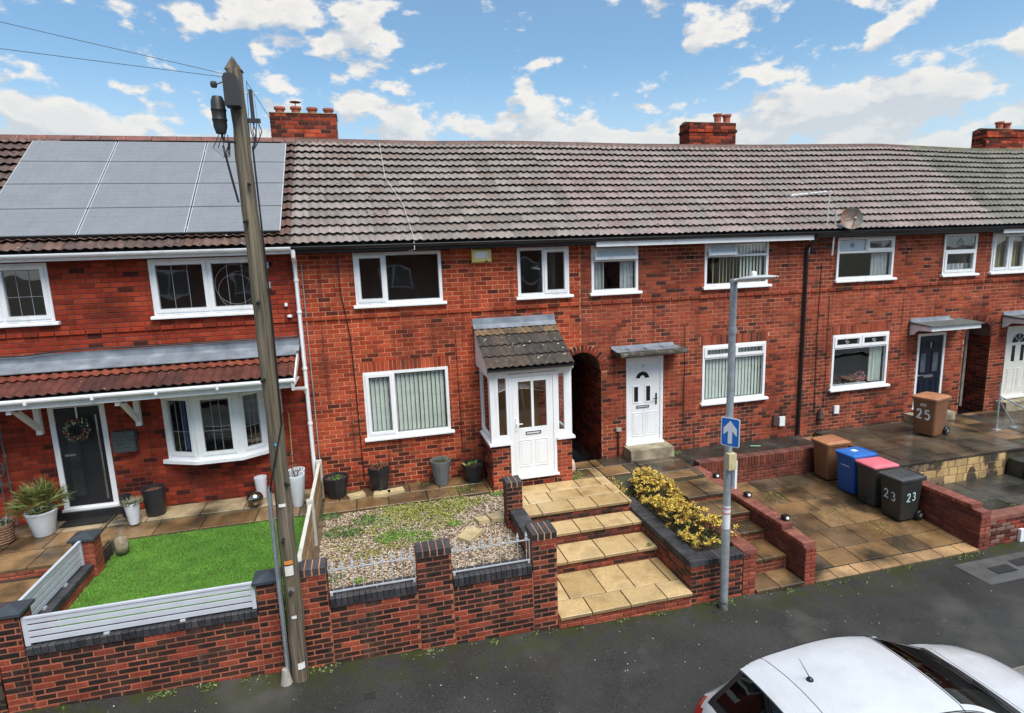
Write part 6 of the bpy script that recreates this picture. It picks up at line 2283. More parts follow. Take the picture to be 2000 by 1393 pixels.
# ================================================================== HANDRAIL, DISH, AERIALS, ALARM BOX ...
t = thing('handrail', 'galvanised tube handrail with angled brace on the dark terrace', 'handrail', (14.79, -1.36, 0))
MB().tube([(14.79, -1.36, 0.0), (14.77, -1.36, 1.16)], 0.02, 8).build('post', GALV, t, smooth=True)
MB().tube([(14.78, -1.36, 0.84), (16.3, -1.5, 0.12)], 0.018, 8).build('sloping_rail', GALV, t, smooth=True)
MB().tube([(14.79, -1.36, 0.74), (15.33, -1.38, 0.02)], 0.016, 8).build('brace', GALV, t, smooth=True)
for x in (14.79, 15.33):
    MB().box(x - 0.09, x + 0.09, -1.42, -1.31, 0.0, 0.012).build('base_plate', GALV, t)

t = thing('satellite_dish', 'rust-stained grey satellite dish on a wall bracket above the leaded window', 'satellite dish', (10.72, -0.1, 4.4))
MB().tube([(10.73, -0.2, 4.36), (10.70, -0.3, 5.36)], 0.022, 8).build('mast', M('mast_white', (0.6, 0.6, 0.58), 0.5, var=0.2, vscale=12), t, smooth=True)
m_ = MB()
m_.bar((10.3, -0.03, 4.72), (10.72, -0.22, 4.70), 0.03)
m_.bar((10.3, -0.03, 4.5), (10.72, -0.22, 4.58), 0.03)
m_.bar((10.3, -0.015, 4.42), (10.3, -0.015, 4.78), 0.05, 0.02)
m_.build('bracket', BLACKP, t)
dm = MB()
nr, na = 5, 24
ax_ = Vector((-0.45, -0.85, 0.28)).normalized()
uu = ax_.cross(Vector((0, 0, 1))).normalized()
vv = uu.cross(ax_).normalized()
dc = Vector((10.98, -0.42, 5.17))
for i in range(nr + 1):
    q = i / nr
    for k in range(na):
        a = 2 * pi * k / na
        dm.v.append(tuple(dc + uu * (0.235 * q * cos(a)) + vv * (0.26 * q * sin(a)) + ax_ * (0.09 * q * q)))
        dm.c.append((1, 1, 1))
for i in range(nr):
    for k in range(na):
        a, b = i * na + k, i * na + (k + 1) % na
        dm.f.append((a, b, b + na, a + na))
dm.build('dish', M('dish_grey', (0.19, 0.185, 0.16), 0.5, var=0.2, vscale=6, stain=(0.2, 0.06, 0.02), sscale=3.5, sthr=(0.52, 0.62), samt=0.8), t, smooth='all')
m_ = MB().tube([dc + vv * -0.28, dc + ax_ * 0.3 + vv * -0.1], 0.01, 6)
m_.tube([dc + ax_ * 0.27 + vv * -0.1, dc + ax_ * 0.36 + vv * -0.08], 0.025, 8)
m_.tube([(10.7, -0.29, 5.15), dc], 0.02, 6)
m_.build('feed_arm', M('arm_grey', (0.2, 0.2, 0.2), 0.5), t)
t = thing('tv_aerial', 'white mast with a yagi aerial fixed beside the satellite dish', 'aerial', (10.2, -0.1, 4.4))
MB().tube([(10.2, -0.06, 4.38), (10.19, -0.12, 4.76), (10.46, -0.3, 5.1), (10.45, -0.33, 5.82)], 0.014, 6).build('mast', M('mast_white'), t, smooth=True)
m_ = MB().tube([(9.4, -0.34, 5.72), (10.5, -0.34, 5.80)], 0.012, 6)
m_.tube([(9.42, -0.34, 5.72), (9.85, -0.34, 5.752)], 0.03, 6)
m_.tube([(9.9, -0.34, 5.756), (10.35, -0.34, 5.79)], 0.026, 6)
m_.build('yagi', UPVC, t)
for k in range(8):
    x = 9.45 + k * 0.13
    MB().tube([(x, -0.55, 5.725 + (x - 9.4) * 0.073), (x, -0.13, 5.725 + (x - 9.4) * 0.073)], 0.005, 5).build('element', M('mast_white'), t)
t = thing('tv_aerial', 'thin grey aerial on the chimney side above the solar panels', 'aerial', (-1.95, 2.7, 7.3))
MB().tube([(-2.0, 3.0, 7.0), (-2.05, 3.0, 8.42)], 0.011, 6).build('mast', GALV, t)
MB().tube([(-2.45, 3.0, 8.41), (-1.95, 3.0, 8.38)], 0.009, 6).build('boom', GALV, t)
for k in range(4):
    MB().tube([(-2.42 + k * 0.12, 3.0, 8.32), (-2.42 + k * 0.12, 3.0, 8.48)], 0.005, 5).build('element', GALV, t)
t = thing('alarm_box', 'yellow burglar alarm box with white centre under the eaves', 'alarm box', (2.35, 0, 4.55))
MB().prism([(0.0, 4.50), (-0.06, 4.50), (-0.085, 4.53), (-0.085, 4.75), (-0.06, 4.78), (0.0, 4.78)], 0, 2.16, 2.56).build('case', M('alarm_yellow', (0.72, 0.60, 0.20), 0.4, var=0.08), t)
MB().box(2.23, 2.49, -0.0885, -0.0855, 4.585, 4.72).build('label_panel', UPVC, t)
MB().box(2.43, 2.48, -0.0875, -0.08, 4.505, 4.535).build('lamp', BLACKP, t)
o = MB().tube([(-0.45, -0.018, 4.72), (-0.44, -0.018, 4.0), (-0.38, -0.018, 3.6), (-0.37, -0.05, 3.5), (-0.33, -0.018, 3.2), (-0.3, -0.018, 2.2), (-0.28, -0.018, 0.2)], 0.011, 6).build('wall_cable', BLACKP)
tag(o, 'black cable running down the brick wall left of the porch house windows', 'cable')
o = MB().tube([(1.75, -0.014, 3.1), (1.76, -0.014, 2.3), (1.78, -0.014, 0.6)], 0.006, 5).build('wall_cable', BLACKP)
tag(o, 'thin black cable down the bricks between window and porch', 'cable')
o = MB().tube([(7.02, -0.014, 2.9), (7.02, -0.014, 1.6), (7.0, -0.014, 0.5)], 0.007, 5).build('wall_cable', BLACKP)
tag(o, 'thin black cable down the bricks beside the white door of number 23', 'cable')
o = MB().tube([tuple(roofpt(0.6, 3.7, 0.06)), tuple(roofpt(0.62, 2.2, 0.07)), tuple(roofpt(0.9, 1.2, 0.07)), tuple(roofpt(1.0, 0.05, 0.08)), (1.0, -0.42, 4.8), (0.75, -0.1, 4.72)], 0.007, 5).build('roof_cable', M('pale_cable', (0.5, 0.5, 0.47), 0.6))
tag(o, 'pale loose cable trailing down the tiled roof to the eaves', 'cable')
t = thing('letter_box', 'dark green-grey slatted letter box on the brick wall by the charcoal door', 'letter box', (-4.45, 0, 1.5))
MB().box(-4.64, -4.27, -0.13, -0.004, 1.31, 1.70).build('box', M('letterbox_grey', (0.055, 0.075, 0.075), 0.4), t)
for k in range(5):
    MB().box(-4.63, -4.28, -0.137, -0.131, 1.33 + k * 0.072, 1.33 + k * 0.072 + 0.062).build('slat', M('letterbox_grey'), t)
# wreath
t = thing('door_wreath', 'round green wreath with red and cream berries hanging on the charcoal door', 'wreath', (-5.2, -0.03, 1.85))
r = random.Random(5)
m_ = MB()
for k in range(420):
    a = r.uniform(0, 2 * pi)
    rr_ = 0.17 + r.gauss(0, 0.035)
    c = Vector((-5.18 + rr_ * cos(a), -0.06 - r.uniform(0, 0.07), 1.80 + rr_ * sin(a)))
    d1 = Vector((r.uniform(-1, 1), r.uniform(-1, 0.3), r.uniform(-1, 1))).normalized() * 0.035
    d2 = Vector((r.uniform(-1, 1), r.uniform(-1, 0.3), r.uniform(-1, 1))).normalized() * 0.012
    m_.add([tuple(c - d2), tuple(c + d1), tuple(c + d2), tuple(c - d1)], [(0, 1, 2, 3)], r.choice(((0.03, 0.07, 0.025), (0.05, 0.09, 0.03), (0.02, 0.045, 0.02), (0.35, 0.33, 0.25))))
m_.build('foliage', M('leaf', attr=True, rough=0.6, var=0.2, vscale=20), t, attr=True)
m_ = MB()
for k in range(46):
    a = r.uniform(0, 2 * pi)
    rr_ = 0.17 + r.gauss(0, 0.03)
    c = (-5.18 + rr_ * cos(a), -0.12, 1.80 + rr_ * sin(a))
    s_ = r.uniform(0.012, 0.024)
    col = r.choice(((0.35, 0.01, 0.012), (0.4, 0.02, 0.02), (0.6, 0.52, 0.42)))
    m_.add([(c[0] + s_, c[1], c[2]), (c[0], c[1], c[2] + s_), (c[0] - s_, c[1], c[2]), (c[0], c[1], c[2] - s_), (c[0], c[1] - s_, c[2]), (c[0], c[1] + s_, c[2])],
           [(0, 1, 4), (1, 2, 4), (2, 3, 4), (3, 0, 4), (1, 0, 5), (2, 1, 5), (3, 2, 5), (0, 3, 5)], col)
m_.build('berries', M('leaf'), t, attr=True, smooth='all')
MB().box(-5.195, -5.165, -0.012, 0.0, 1.95, 2.22).build('hanger', UPVC, t)
# iron gate at the far left
t = thing('iron_gate', 'dark wrought iron gate with scrolls beside the palm pot', 'gate', (-6.6, -0.1, 0.1))
IR = M('gate_iron', (0.12, 0.125, 0.13), 0.4, metal=0.4)
for x in (-6.95, -6.75, -6.6, -6.45, -6.32):
    m_ = MB().tube([(x, -0.12, 0.15), (x, -0.12, 2.08)], 0.012, 6)
    for z in (0.95, 1.45, 2.0):
        m_.add([(x - 0.035, -0.12, z), (x, -0.135, z), (x + 0.035, -0.12, z), (x, -0.105, z), (x, -0.12, z + 0.1)], [(0, 1, 4), (1, 2, 4), (2, 3, 4), (3, 0, 4), (3, 2, 1, 0)])
    m_.build('bar', IR, t)
for z in (0.2, 0.93, 2.05):
    MB().box(-6.97, -6.3, -0.135, -0.105, z - 0.012, z + 0.012).build('rail', IR, t)
for sgn, zc in ((1, 1.2), (-1, 1.2), (1, 1.65), (-1, 1.65)):
    pts = [(-6.42 + sgn * 0.07 * (1 - k / 24) * cos(k * 0.5), -0.12, zc + 0.16 * (1 - k / 24) * sin(k * 0.5)) for k in range(20)]
    MB().tube(pts, 0.008, 5).build('scroll', IR, t)
o = MB().box(-5.55, -4.8, -0.46, -0.16, 0.135, 0.15).build('door_mat', M('mat_black', (0.012, 0.012, 0.012), 0.95, var=0.3, vscale=60, bump=0.8))
tag(o, 'black doormat in front of the charcoal door', 'doormat')

# ================================================================== POTS AND PLANTS
LEAF = M('leaf')
POTSOIL = M('pot_soil', (0.04, 0.025, 0.016), 0.95, var=0.4, vscale=30, bump=0.8)


def pot(label, x, y, z, rt, rb, h, mat, n=22, rim=0.0, group=None, fill=0.06, sides=None, name='plant_pot', soil=None):
    t = thing(name, label, 'plant pot', (x, y, z), group)
    n = sides or n
    prof = [(rb * 0.96, z), (rb, z + 0.01), (rt, z + h - 0.03)]
    prof += [(rt + rim, z + h - 0.03), (rt + rim, z + h), (rt - 0.02, z + h), (rt - 0.03, z + h - fill)]
    MB().lathe(prof, x, y, n, closed=False).build('vessel', mat, t, smooth=False if sides else True)
    MB().lathe([(0.0, z + h - fill + 0.006), (rt - 0.028, z + h - fill)], x, y, n, closed=False).build('soil', soil or POTSOIL, t)
    return t


def leaf(mb, c, d, w, L_, col, r, droop=0.0):
    """pointed leaf from c along d"""
    d = Vector(d).normalized()
    s = d.cross(Vector((r.uniform(-1, 1), r.uniform(-1, 1), r.uniform(-0.2, 1))))
    if s.length < 1e-3:
        s = Vector((1, 0, 0))
    s = s.normalized() * w / 2
    c = Vector(c)
    m_ = c + d * L_ * 0.5
    e = c + d * L_ + Vector((0, 0, -droop * L_))
    mb.add([tuple(c), tuple(m_ + s), tuple(e), tuple(m_ - s)], [(0, 1, 2, 3)], col)


def rdir(r, up=0.3):
    return Vector((r.uniform(-1, 1), r.uniform(-1, 1), r.uniform(-0.3, 1) + up)).normalized()


WPOT = M('white_pot', (0.66, 0.70, 0.74), 0.35, var=0.06)
BPOT = M('black_pot', (0.02, 0.022, 0.025), 0.45, var=0.15)
GPOT = M('grey_pot', (0.13, 0.14, 0.145), 0.5, var=0.15)
r = random.Random(21)
# palm
t = pot('pale tub holding a spiky green palm beside the charcoal door', -5.68, -0.62, 0.135, 0.23, 0.15, 0.44, WPOT, rim=0.008)
t['category'] = 'potted palm'
mb = MB()
for k in range(64):
    a = r.uniform(0, 2 * pi)
    el = r.uniform(0.35, 1.56)
    b = Vector((-5.68 + 0.05 * cos(a), -0.62 + 0.05 * sin(a), 0.52))
    sd = Vector((cos(a) * cos(el), sin(a) * cos(el), sin(el)))
    L1 = r.uniform(0.2, 0.42) * (0.55 + 0.45 * sin(el))
    tip = b + sd * L1
    mb.tube([b, tip], 0.004, 4, (0.07, 0.10, 0.02))
    side = sd.cross(Vector((0, 0, 1))).normalized()
    up = side.cross(sd).normalized()
    for j in range(17):
        an = radians(-80 + 160 * j / 16)
        dd = (sd * cos(an) + side * sin(an) + up * 0.15 * r.uniform(-1, 1)).normalized()
        col = lerp((0.045, 0.07, 0.015), (0.27, 0.27, 0.07), r.random() ** 1.7)
        leaf(mb, tip, dd, 0.013, r.uniform(0.2, 0.32), col, r, 0.1)
mb.build('palm_fronds', LEAF, t, attr=True)
# lavender pot, charcoal planter, ball, tall pots
t = pot('tall pale pot with grey-green lavender in front of the black planter', -4.28, -0.66, 0.135, 0.125, 0.08, 0.40, WPOT)
mb = MB()
for k in range(420):
    a = r.uniform(0, 2 * pi)
    q = 0.1 * sqrt(r.random())
    leaf(mb, (-4.28 + q * cos(a), -0.66 + q * sin(a), 0.49), Vector((cos(a) * 0.7, sin(a) * 0.7, r.uniform(0.3, 1.2))), 0.012, r.uniform(0.06, 0.16), lerp((0.11, 0.13, 0.06), (0.28, 0.27, 0.17), r.random()), r)
mb.build('lavender', LEAF, t, attr=True)
pot('big charcoal round planter with brown soil against the brick wall', -4.02, -0.34, 0.135, 0.19, 0.155, 0.52, BPOT, rim=0.006, soil=M('brown_soil', (0.13, 0.055, 0.03), 0.95, var=0.3, vscale=20, bump=0.8))
pot('small black square pot beside the doorstep', -4.50, -0.3, 0.135, 0.11, 0.09, 0.42, BPOT, sides=4)
m_ = MB().lathe([(0.15 * sin(pi * k / 12), 0.27 - 0.15 * cos(pi * k / 12)) for k in range(13)], -2.28, -0.55, 22, closed=False)
o = m_.build('mirror_ball', M('dark_mirror', (0.35, 0.32, 0.26), 0.06, metal=1.0, var=0), smooth='all')
tag(o, 'shiny dark metal garden ball on the pale path', 'garden ball')
pot('small pale grey pot against the wall above the metal ball', -2.22, -0.16, 0.135, 0.115, 0.085, 0.42, WPOT)
t = pot('tall tapered pale pot with a bare shrub beside the fence', -1.50, -0.75, 0.11, 0.165, 0.09, 0.62, WPOT, fill=0.09)
mb = MB()
for k in range(9):
    p = Vector((-1.5 + r.uniform(-0.03, 0.03), -0.75, 0.62))
    pts = [p]
    for j in range(4):
        p = p + Vector((r.uniform(-0.06, 0.06), r.uniform(-0.05, 0.05), r.uniform(0.08, 0.18)))
        pts.append(p)
    mb.tube(pts, [0.007, 0.006, 0.005, 0.004, 0.002], 4, (0.09, 0.04, 0.025))
    for q in pts[2:]:
        for _ in range(3):
            leaf(mb, q, rdir(r), 0.012, 0.05, r.choice(((0.16, 0.05, 0.03), (0.2, 0.09, 0.05))), r)
mb.build('bare_twigs', LEAF, t, attr=True)
pot('second pale pot half hidden behind the tall tapered one', -1.52, -0.36, 0.13, 0.155, 0.1, 0.56, WPOT)
o = MB().tube([(-1.62, -0.08, 0.13), (-1.60, -0.06, 1.75)], 0.012, 6).build('bamboo_cane', M('cane', (0.4, 0.28, 0.13), 0.6))
tag(o, 'thin bamboo cane leaning on the wall behind the pale pots', 'cane')
t = pot('woven wicker basket planter next to the palm tub', -6.22, -0.8, 0.132, 0.20, 0.15, 0.36, M('wicker', (0.22, 0.12, 0.07), 0.8, var=0.4, vscale=40, bump=1.0, bscale=60), rim=0.012)
for k in range(7):
    MB().lathe([(0.158 + 0.0065 * k, 0.16 + 0.045 * k), (0.172 + 0.0065 * k, 0.175 + 0.045 * k), (0.158 + 0.0065 * k, 0.19 + 0.045 * k)], -6.22, -0.8, 22, closed=False).build('weave_band', M('wicker'), t, smooth=True)
mb = MB()
for k in range(200):
    a = r.uniform(0, 2 * pi)
    q = 0.15 * sqrt(r.random())
    leaf(mb, (-6.22 + q * cos(a), -0.8 + q * sin(a), 0.44), rdir(r, 0.6), 0.03, r.uniform(0.07, 0.16), r.choice(((0.03, 0.05, 0.025), (0.05, 0.07, 0.03), (0.35, 0.33, 0.3))), r)
mb.build('foliage', LEAF, t, attr=True)
# pots of 21
t = pot('wide black faceted pot with a few green sprouts next to the timber fence', -0.82, -0.27, 0.004, 0.25, 0.17, 0.42, BPOT, sides=8, fill=0.05)
mb = MB()
for k in range(30):
    leaf(mb, (-0.8 + r.gauss(0, 0.05), -0.28 + r.gauss(0, 0.05), 0.37), rdir(r, 0.5), 0.03, 0.08, lerp((0.07, 0.16, 0.03), (0.2, 0.33, 0.08), r.random()), r)
mb.build('sprouts', LEAF, t, attr=True)
t = pot('tall black square pot with a dried brown fern below the blinds window', 0.02, -0.28, 0.004, 0.22, 0.15, 0.5, BPOT, sides=4)
mb = MB()
for k in range(150):
    a = r.uniform(0, 2 * pi)
    q = 0.14 * r.random()
    leaf(mb, (0.02 + q * cos(a), -0.28 + q * sin(a), 0.46 + r.uniform(0, 0.12)), rdir(r, 0.1), 0.016, r.uniform(0.06, 0.18), r.choice(((0.16, 0.06, 0.03), (0.24, 0.1, 0.04), (0.11, 0.05, 0.03))), r, 0.5)
mb.build('dried_fern', LEAF, t, attr=True)
t = pot('tapered grey pot with thin straggly stems below the blinds window', 1.27, -0.3, 0.004, 0.215, 0.14, 0.52, GPOT, sides=14)
mb = MB()
for k in range(60):
    a = r.uniform(0, 2 * pi)
    q = 0.17 * sqrt(r.random())
    leaf(mb, (1.27 + q * cos(a), -0.3 + q * sin(a), 0.47), Vector((r.uniform(-0.5, 0.5), r.uniform(-0.5, 0.5), 1)), 0.01, r.uniform(0.06, 0.15), r.choice(((0.06, 0.12, 0.03), (0.3, 0.31, 0.22), (0.14, 0.13, 0.06))), r)
mb.build('stems', LEAF, t, attr=True)
t = pot('wide black pot with yellowing leaves in the corner by the porch', 1.94, -0.34, 0.004, 0.245, 0.16, 0.38, BPOT, sides=8)
mb = MB()
for k in range(16):
    leaf(mb, (1.86 + r.gauss(0, 0.06), -0.34 + r.gauss(0, 0.05), 0.34), rdir(r, 0.6), 0.045, 0.13, r.choice(((0.45, 0.47, 0.10), (0.35, 0.42, 0.10), (0.12, 0.2, 0.05))), r, 0.3)
mb.build('leaves', LEAF, t, attr=True)

# weeds in the gravel and round the paving
mb = MB()
WG = [(0.1, -1.25, 0.3, 200, 2), (1.4, -1.2, 0.3, 220, 2), (0.6, -1.2, 0.3, 220, 2), (-0.1, -1.7, 0.3, 160, 1), (1.0, -2.1, 0.3, 120, 2), (0.2, -2.55, 0.3, 150, 2), (-0.55, -2.35, 0.3, 90, 2), (-0.94, -1.12, 0.22, 150, 0), (-0.29, -1.5, 0.25, 190, 0), (-0.72, -1.85, 0.28, 220, 0), (-0.5, -1.95, 0.2, 120, 0), (0.07, -2.34, 0.24, 320, 1), (0.61, -2.45, 0.26, 220, 1), (0.35, -2.2, 0.25, 180, 1),
      (1.0, -1.29, 0.30, 260, 2), (1.58, -1.4, 0.28, 220, 2), (0.35, -1.4, 0.35, 330, 2), (0.75, -1.5, 0.4, 380, 2), (1.2, -1.55, 0.35, 300, 2), (0.45, -1.75, 0.3, 220, 2), (0.95, -1.85, 0.35, 180, 2),
      (1.26, -2.16, 0.13, 90, 1), (1.85, -1.33, 0.22, 120, 2), (-0.25, -2.8, 0.22, 130, 2), (-0.38, -3.55, 0.10, 60, 1), (2.25, -1.12, 0.12, 80, 1), (0.0, -2.0, 0.3, 150, 2), (-0.6, -2.9, 0.35, 60, 2), (0.65, -2.75, 0.3, 70, 2), (-0.8, -3.4, 0.2, 70, 0), (1.5, -2.0, 0.4, 80, 2)]
for x, y, s, n, kd in WG:
    for k in range(n):
        a, q = r.uniform(0, 2 * pi), s * sqrt(r.random())
        col = lerp(*(((0.04, 0.10, 0.02), (0.16, 0.27, 0.06)), ((0.06, 0.17, 0.02), (0.26, 0.42, 0.07)), ((0.15, 0.20, 0.03), (0.42, 0.40, 0.10)))[kd], r.random())
        leaf(mb, (x + q * cos(a), min(-1.05, max(-4.15, y + q * sin(a) * 0.8)), -0.03), rdir(r, 0.3), 0.022, r.uniform(0.03, 0.075 if kd else 0.09), col, r, 0.3)
o = mb.build('weeds', LEAF, attr=True, kind='stuff')
tag(o, 'yellow-green moss and weeds spreading through the gravel', 'weeds')
mb = MB()


def tuft(x, y, z, s, n, cols, L_=0.07):
    for k in range(n):
        a, q = r.uniform(0, 2 * pi), s * sqrt(r.random())
        leaf(mb, (x + q * cos(a), y + q * sin(a), z), rdir(r, 0.4), 0.02, r.uniform(0.4, 1.0) * L_, lerp(*cols, r.random()), r, 0.2)


GR = ((0.05, 0.10, 0.02), (0.22, 0.32, 0.07))
for x, y, z, s, n in ((3.97, -0.9, 0.0, 0.1, 60), (4.1, -0.75, 0.0, 0.14, 80), (6.68, -0.3, 0.02, 0.1, 70), (6.6, -1.45, -0.06, 0.1, 40), (4.45, -3.3, -0.38, 0.05, 30), (1.4, -0.75, 0.0, 0.22, 90), (1.75, -0.72, 0.0, 0.2, 60), (0.95, -0.08, 0.0, 0.2, 50),
                      (8.2, -1.7, -0.68, 0.3, 90), (8.9, -2.6, -0.75, 0.35, 60), (9.3, -3.3, -0.8, 0.3, 60), (7.8, -2.5, -0.74, 0.25, 40), (11.9, -3.6, -0.56, 0.25, 50), (12.4, -3.9, -0.56, 0.2, 50), (10.3, -0.45, 0.0, 0.15, 40)):
    tuft(x, y, z, s, n, GR, 0.055)
for k in range(46):
    x = r.uniform(-4.0, 6.6) if k < 34 else r.uniform(6.9, 10.4)
    tuft(x, -4.43 - r.random() * 0.1, pav(x), 0.07, r.randint(8, 26), ((0.04, 0.06, 0.012), (0.2, 0.24, 0.06)), 0.045)
for x in (-2.3, -1.0, -0.85, 0.6, 4.0, 5.2):
    tuft(x, -4.47, pav(x), 0.12, 40, ((0.06, 0.1, 0.02), (0.3, 0.34, 0.12)), 0.06)
o = mb.build('weeds', LEAF, attr=True, kind='stuff')
tag(o, 'small weeds and moss along wall feet and paving joints', 'weeds')

# golden shrub in the planter
t = thing('golden_shrub', 'sprawling golden-yellow leaved shrub filling the raised planter', 'shrub', (5.15, -3.0, -0.22))
mb, st = MB(), MB()
NS = 0
while NS < 380:
    yy = r.uniform(-4.15, -1.35)
    f = (yy + 4.2) / 2.85
    xc = 5.25 - 0.08 * sin(f * 3)
    wx = 0.46 * (1 - 0.42 * f)
    xx = xc + r.uniform(-1, 1) * wx
    top = -0.06 + 0.44 * (0.5 + 0.5 * sin(f * 11 + xx * 7)) * (1 - ((xx - xc) / wx) ** 2 * 0.45)
    zz = -0.16 + (top + 0.16) * (r.random() ** 0.45)
    if f > 0.9:
        zz = min(zz, 0.25)
    NS += 1
    c = Vector((xx, yy, zz))
    base = Vector((xc + (xx - xc) * 0.4, yy + r.uniform(-0.1, 0.1), -0.22))
    st.tube([base, base.lerp(c, 0.6) + Vector((0, 0, 0.03)), c], 0.0035, 4, (0.10, 0.045, 0.025))
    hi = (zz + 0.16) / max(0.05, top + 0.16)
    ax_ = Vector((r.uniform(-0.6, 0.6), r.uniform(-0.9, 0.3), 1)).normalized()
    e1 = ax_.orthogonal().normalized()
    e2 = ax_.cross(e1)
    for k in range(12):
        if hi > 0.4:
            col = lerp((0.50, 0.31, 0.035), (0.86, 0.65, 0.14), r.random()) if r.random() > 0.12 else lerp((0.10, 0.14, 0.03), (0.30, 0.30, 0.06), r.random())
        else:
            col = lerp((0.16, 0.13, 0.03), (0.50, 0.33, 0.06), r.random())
        if r.random() < 0.08:
            col = (0.33, 0.13, 0.03)
        aa = k * 2.4 + r.uniform(-0.3, 0.3)
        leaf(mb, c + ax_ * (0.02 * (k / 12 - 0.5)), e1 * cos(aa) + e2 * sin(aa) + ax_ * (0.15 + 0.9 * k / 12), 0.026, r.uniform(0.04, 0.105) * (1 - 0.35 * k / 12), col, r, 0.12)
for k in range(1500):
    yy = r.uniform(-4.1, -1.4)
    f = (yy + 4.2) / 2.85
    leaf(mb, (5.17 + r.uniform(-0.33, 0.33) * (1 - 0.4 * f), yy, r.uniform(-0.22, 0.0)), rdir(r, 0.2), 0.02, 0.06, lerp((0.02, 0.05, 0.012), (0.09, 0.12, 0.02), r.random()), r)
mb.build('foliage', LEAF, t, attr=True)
st.build('stems', LEAF, t, attr=True)
mb = MB()
for k in range(1600):
    x, y = r.uniform(4.7, 5.2), r.uniform(-1.65, -1.05)
    leaf(mb, (x, y, -0.2 + 0.1 * (y + 1.65)), Vector((r.uniform(-0.4, 0.4), r.uniform(-0.5, 0.2), 1)), 0.008, r.uniform(0.06, 0.14), lerp((0.05, 0.11, 0.02), (0.22, 0.34, 0.06), r.random()), r, 0.4)
for k in range(90):
    leaf(mb, (4.66 + r.gauss(0, 0.06), -1.5 + r.gauss(0, 0.25), -0.05), rdir(r, 0.5), 0.02, 0.06, lerp((0.5, 0.32, 0.05), (0.75, 0.52, 0.12), r.random()), r)
o = mb.build('grass_tuft', LEAF, attr=True, kind='stuff')
tag(o, 'clump of green grass at the upper end of the planter', 'grass')
mb = MB()
for k in range(130):
    leaf(mb, (5.62 + r.gauss(0, 0.1), -3.95 + r.gauss(0, 0.2), -0.1), Vector((r.uniform(-1, 1), r.uniform(-1, 1), r.uniform(0, 0.35))), 0.006, r.uniform(0.1, 0.26), r.choice(((0.3, 0.1, 0.04), (0.4, 0.2, 0.09), (0.2, 0.07, 0.03))), r, 0.3)
o = mb.build('dry_stalks', LEAF, attr=True, kind='stuff')
tag(o, 'dry reddish stalks lying over the narrow red wall', 'stalks')
o = MB().tube([(8.55, -0.42, 0.0), (8.5, -0.47, 0.03), (8.72, -0.55, 0.03)], 0.012, 6).build('green_hose', M('green_plastic', (0.05, 0.4, 0.22), 0.4))
tag(o, 'short bright green piece of hose on the dark forecourt', 'hose')
o = MB().lathe([(0.0, 0.0), (0.07, 0.0), (0.1, 0.1), (0.085, 0.22), (0.05, 0.3), (0.0, 0.32)], 4.0, -0.62, 12, closed=False).build('garden_ornament', M('blush_stone', (0.55, 0.4, 0.32), 0.7, var=0.2), smooth='all')
tag(o, 'pale pink stone ornament tucked behind the porch corner', 'ornament')
# flowers in the window of 25
t = thing('window_flowers', 'red and pink flowers behind the ground floor leaded window', 'flowers', (11.9, 0.15, 1.12))
mb = MB()
for k in range(420):
    x = r.uniform(11.2, 12.3)
    leaf(mb, (x, 0.18 + r.uniform(-0.05, 0.06), 1.1 + r.random() * 0.2 * (1 if x < 12 else 1.4)), rdir(r), 0.035, 0.07, r.choice(((0.02, 0.05, 0.015), (0.03, 0.06, 0.02), (0.16, 0.015, 0.01), (0.2, 0.03, 0.02)) if x < 12.0 else ((0.5, 0.12, 0.2), (0.55, 0.4, 0.4), (0.04, 0.06, 0.02))), r)
mb.build('blooms', LEAF, t, attr=True)
MB().box(11.2, 12.3, 0.12, 0.26, 1.07, 1.12).build('trough', WPOT, t)
# access covers in the pavement
for x, y, lb in ((10.2, -4.95, 'dark rectangular access cover in the pavement nearest the bin driveway'), (10.75, -4.86, 'dark rectangular access cover in the pavement beyond the first one')):
    t = thing('access_cover', lb, 'access cover', (x, y, pav(x)))
    MB().box(x - 0.22, x + 0.22, y - 0.1, y + 0.1, pav(x) - 0.03, pav(x) - 0.005).build('frame', M('cover_iron', (0.03, 0.03, 0.03), 0.5, metal=0.4), t)
    MB().box(x - 0.2, x + 0.2, y - 0.085, y + 0.085, pav(x) - 0.03, pav(x) - 0.001).build('lid', M('cover_lid', (0.022, 0.022, 0.022), 0.55, bump=0.8, bscale=70), t)
t = thing('access_cover', 'small square stop-tap cover in the pavement below the pole', 'access cover', (-0.3, -5.1, pav(-0.3)))
MB().box(-0.38, -0.24, -5.16, -5.05, pav(-0.3) - 0.05, pav(-0.3) - 0.008).build('lid', M('cover_lid'), t)

# reinstated strip of pavement round the covers
pp_ = MB()
for a, b in ((9.55, 10.6), (10.6, 11.7), (11.7, 13.2)):
    pp_.quad((a, -5.25, pav(a) - 0.0135), (b, -5.25, pav(b) - 0.0135), (b, -4.62, pav(b) - 0.002), (a, -4.62, pav(a) - 0.002))
o = pp_.build('pavement_patch', M('patch_concrete', (0.075, 0.074, 0.07), 0.6, var=0.3, vscale=3, fine=0.3, fscale=90, bump=0.4, bscale=90))
o['kind'] = 'structure'

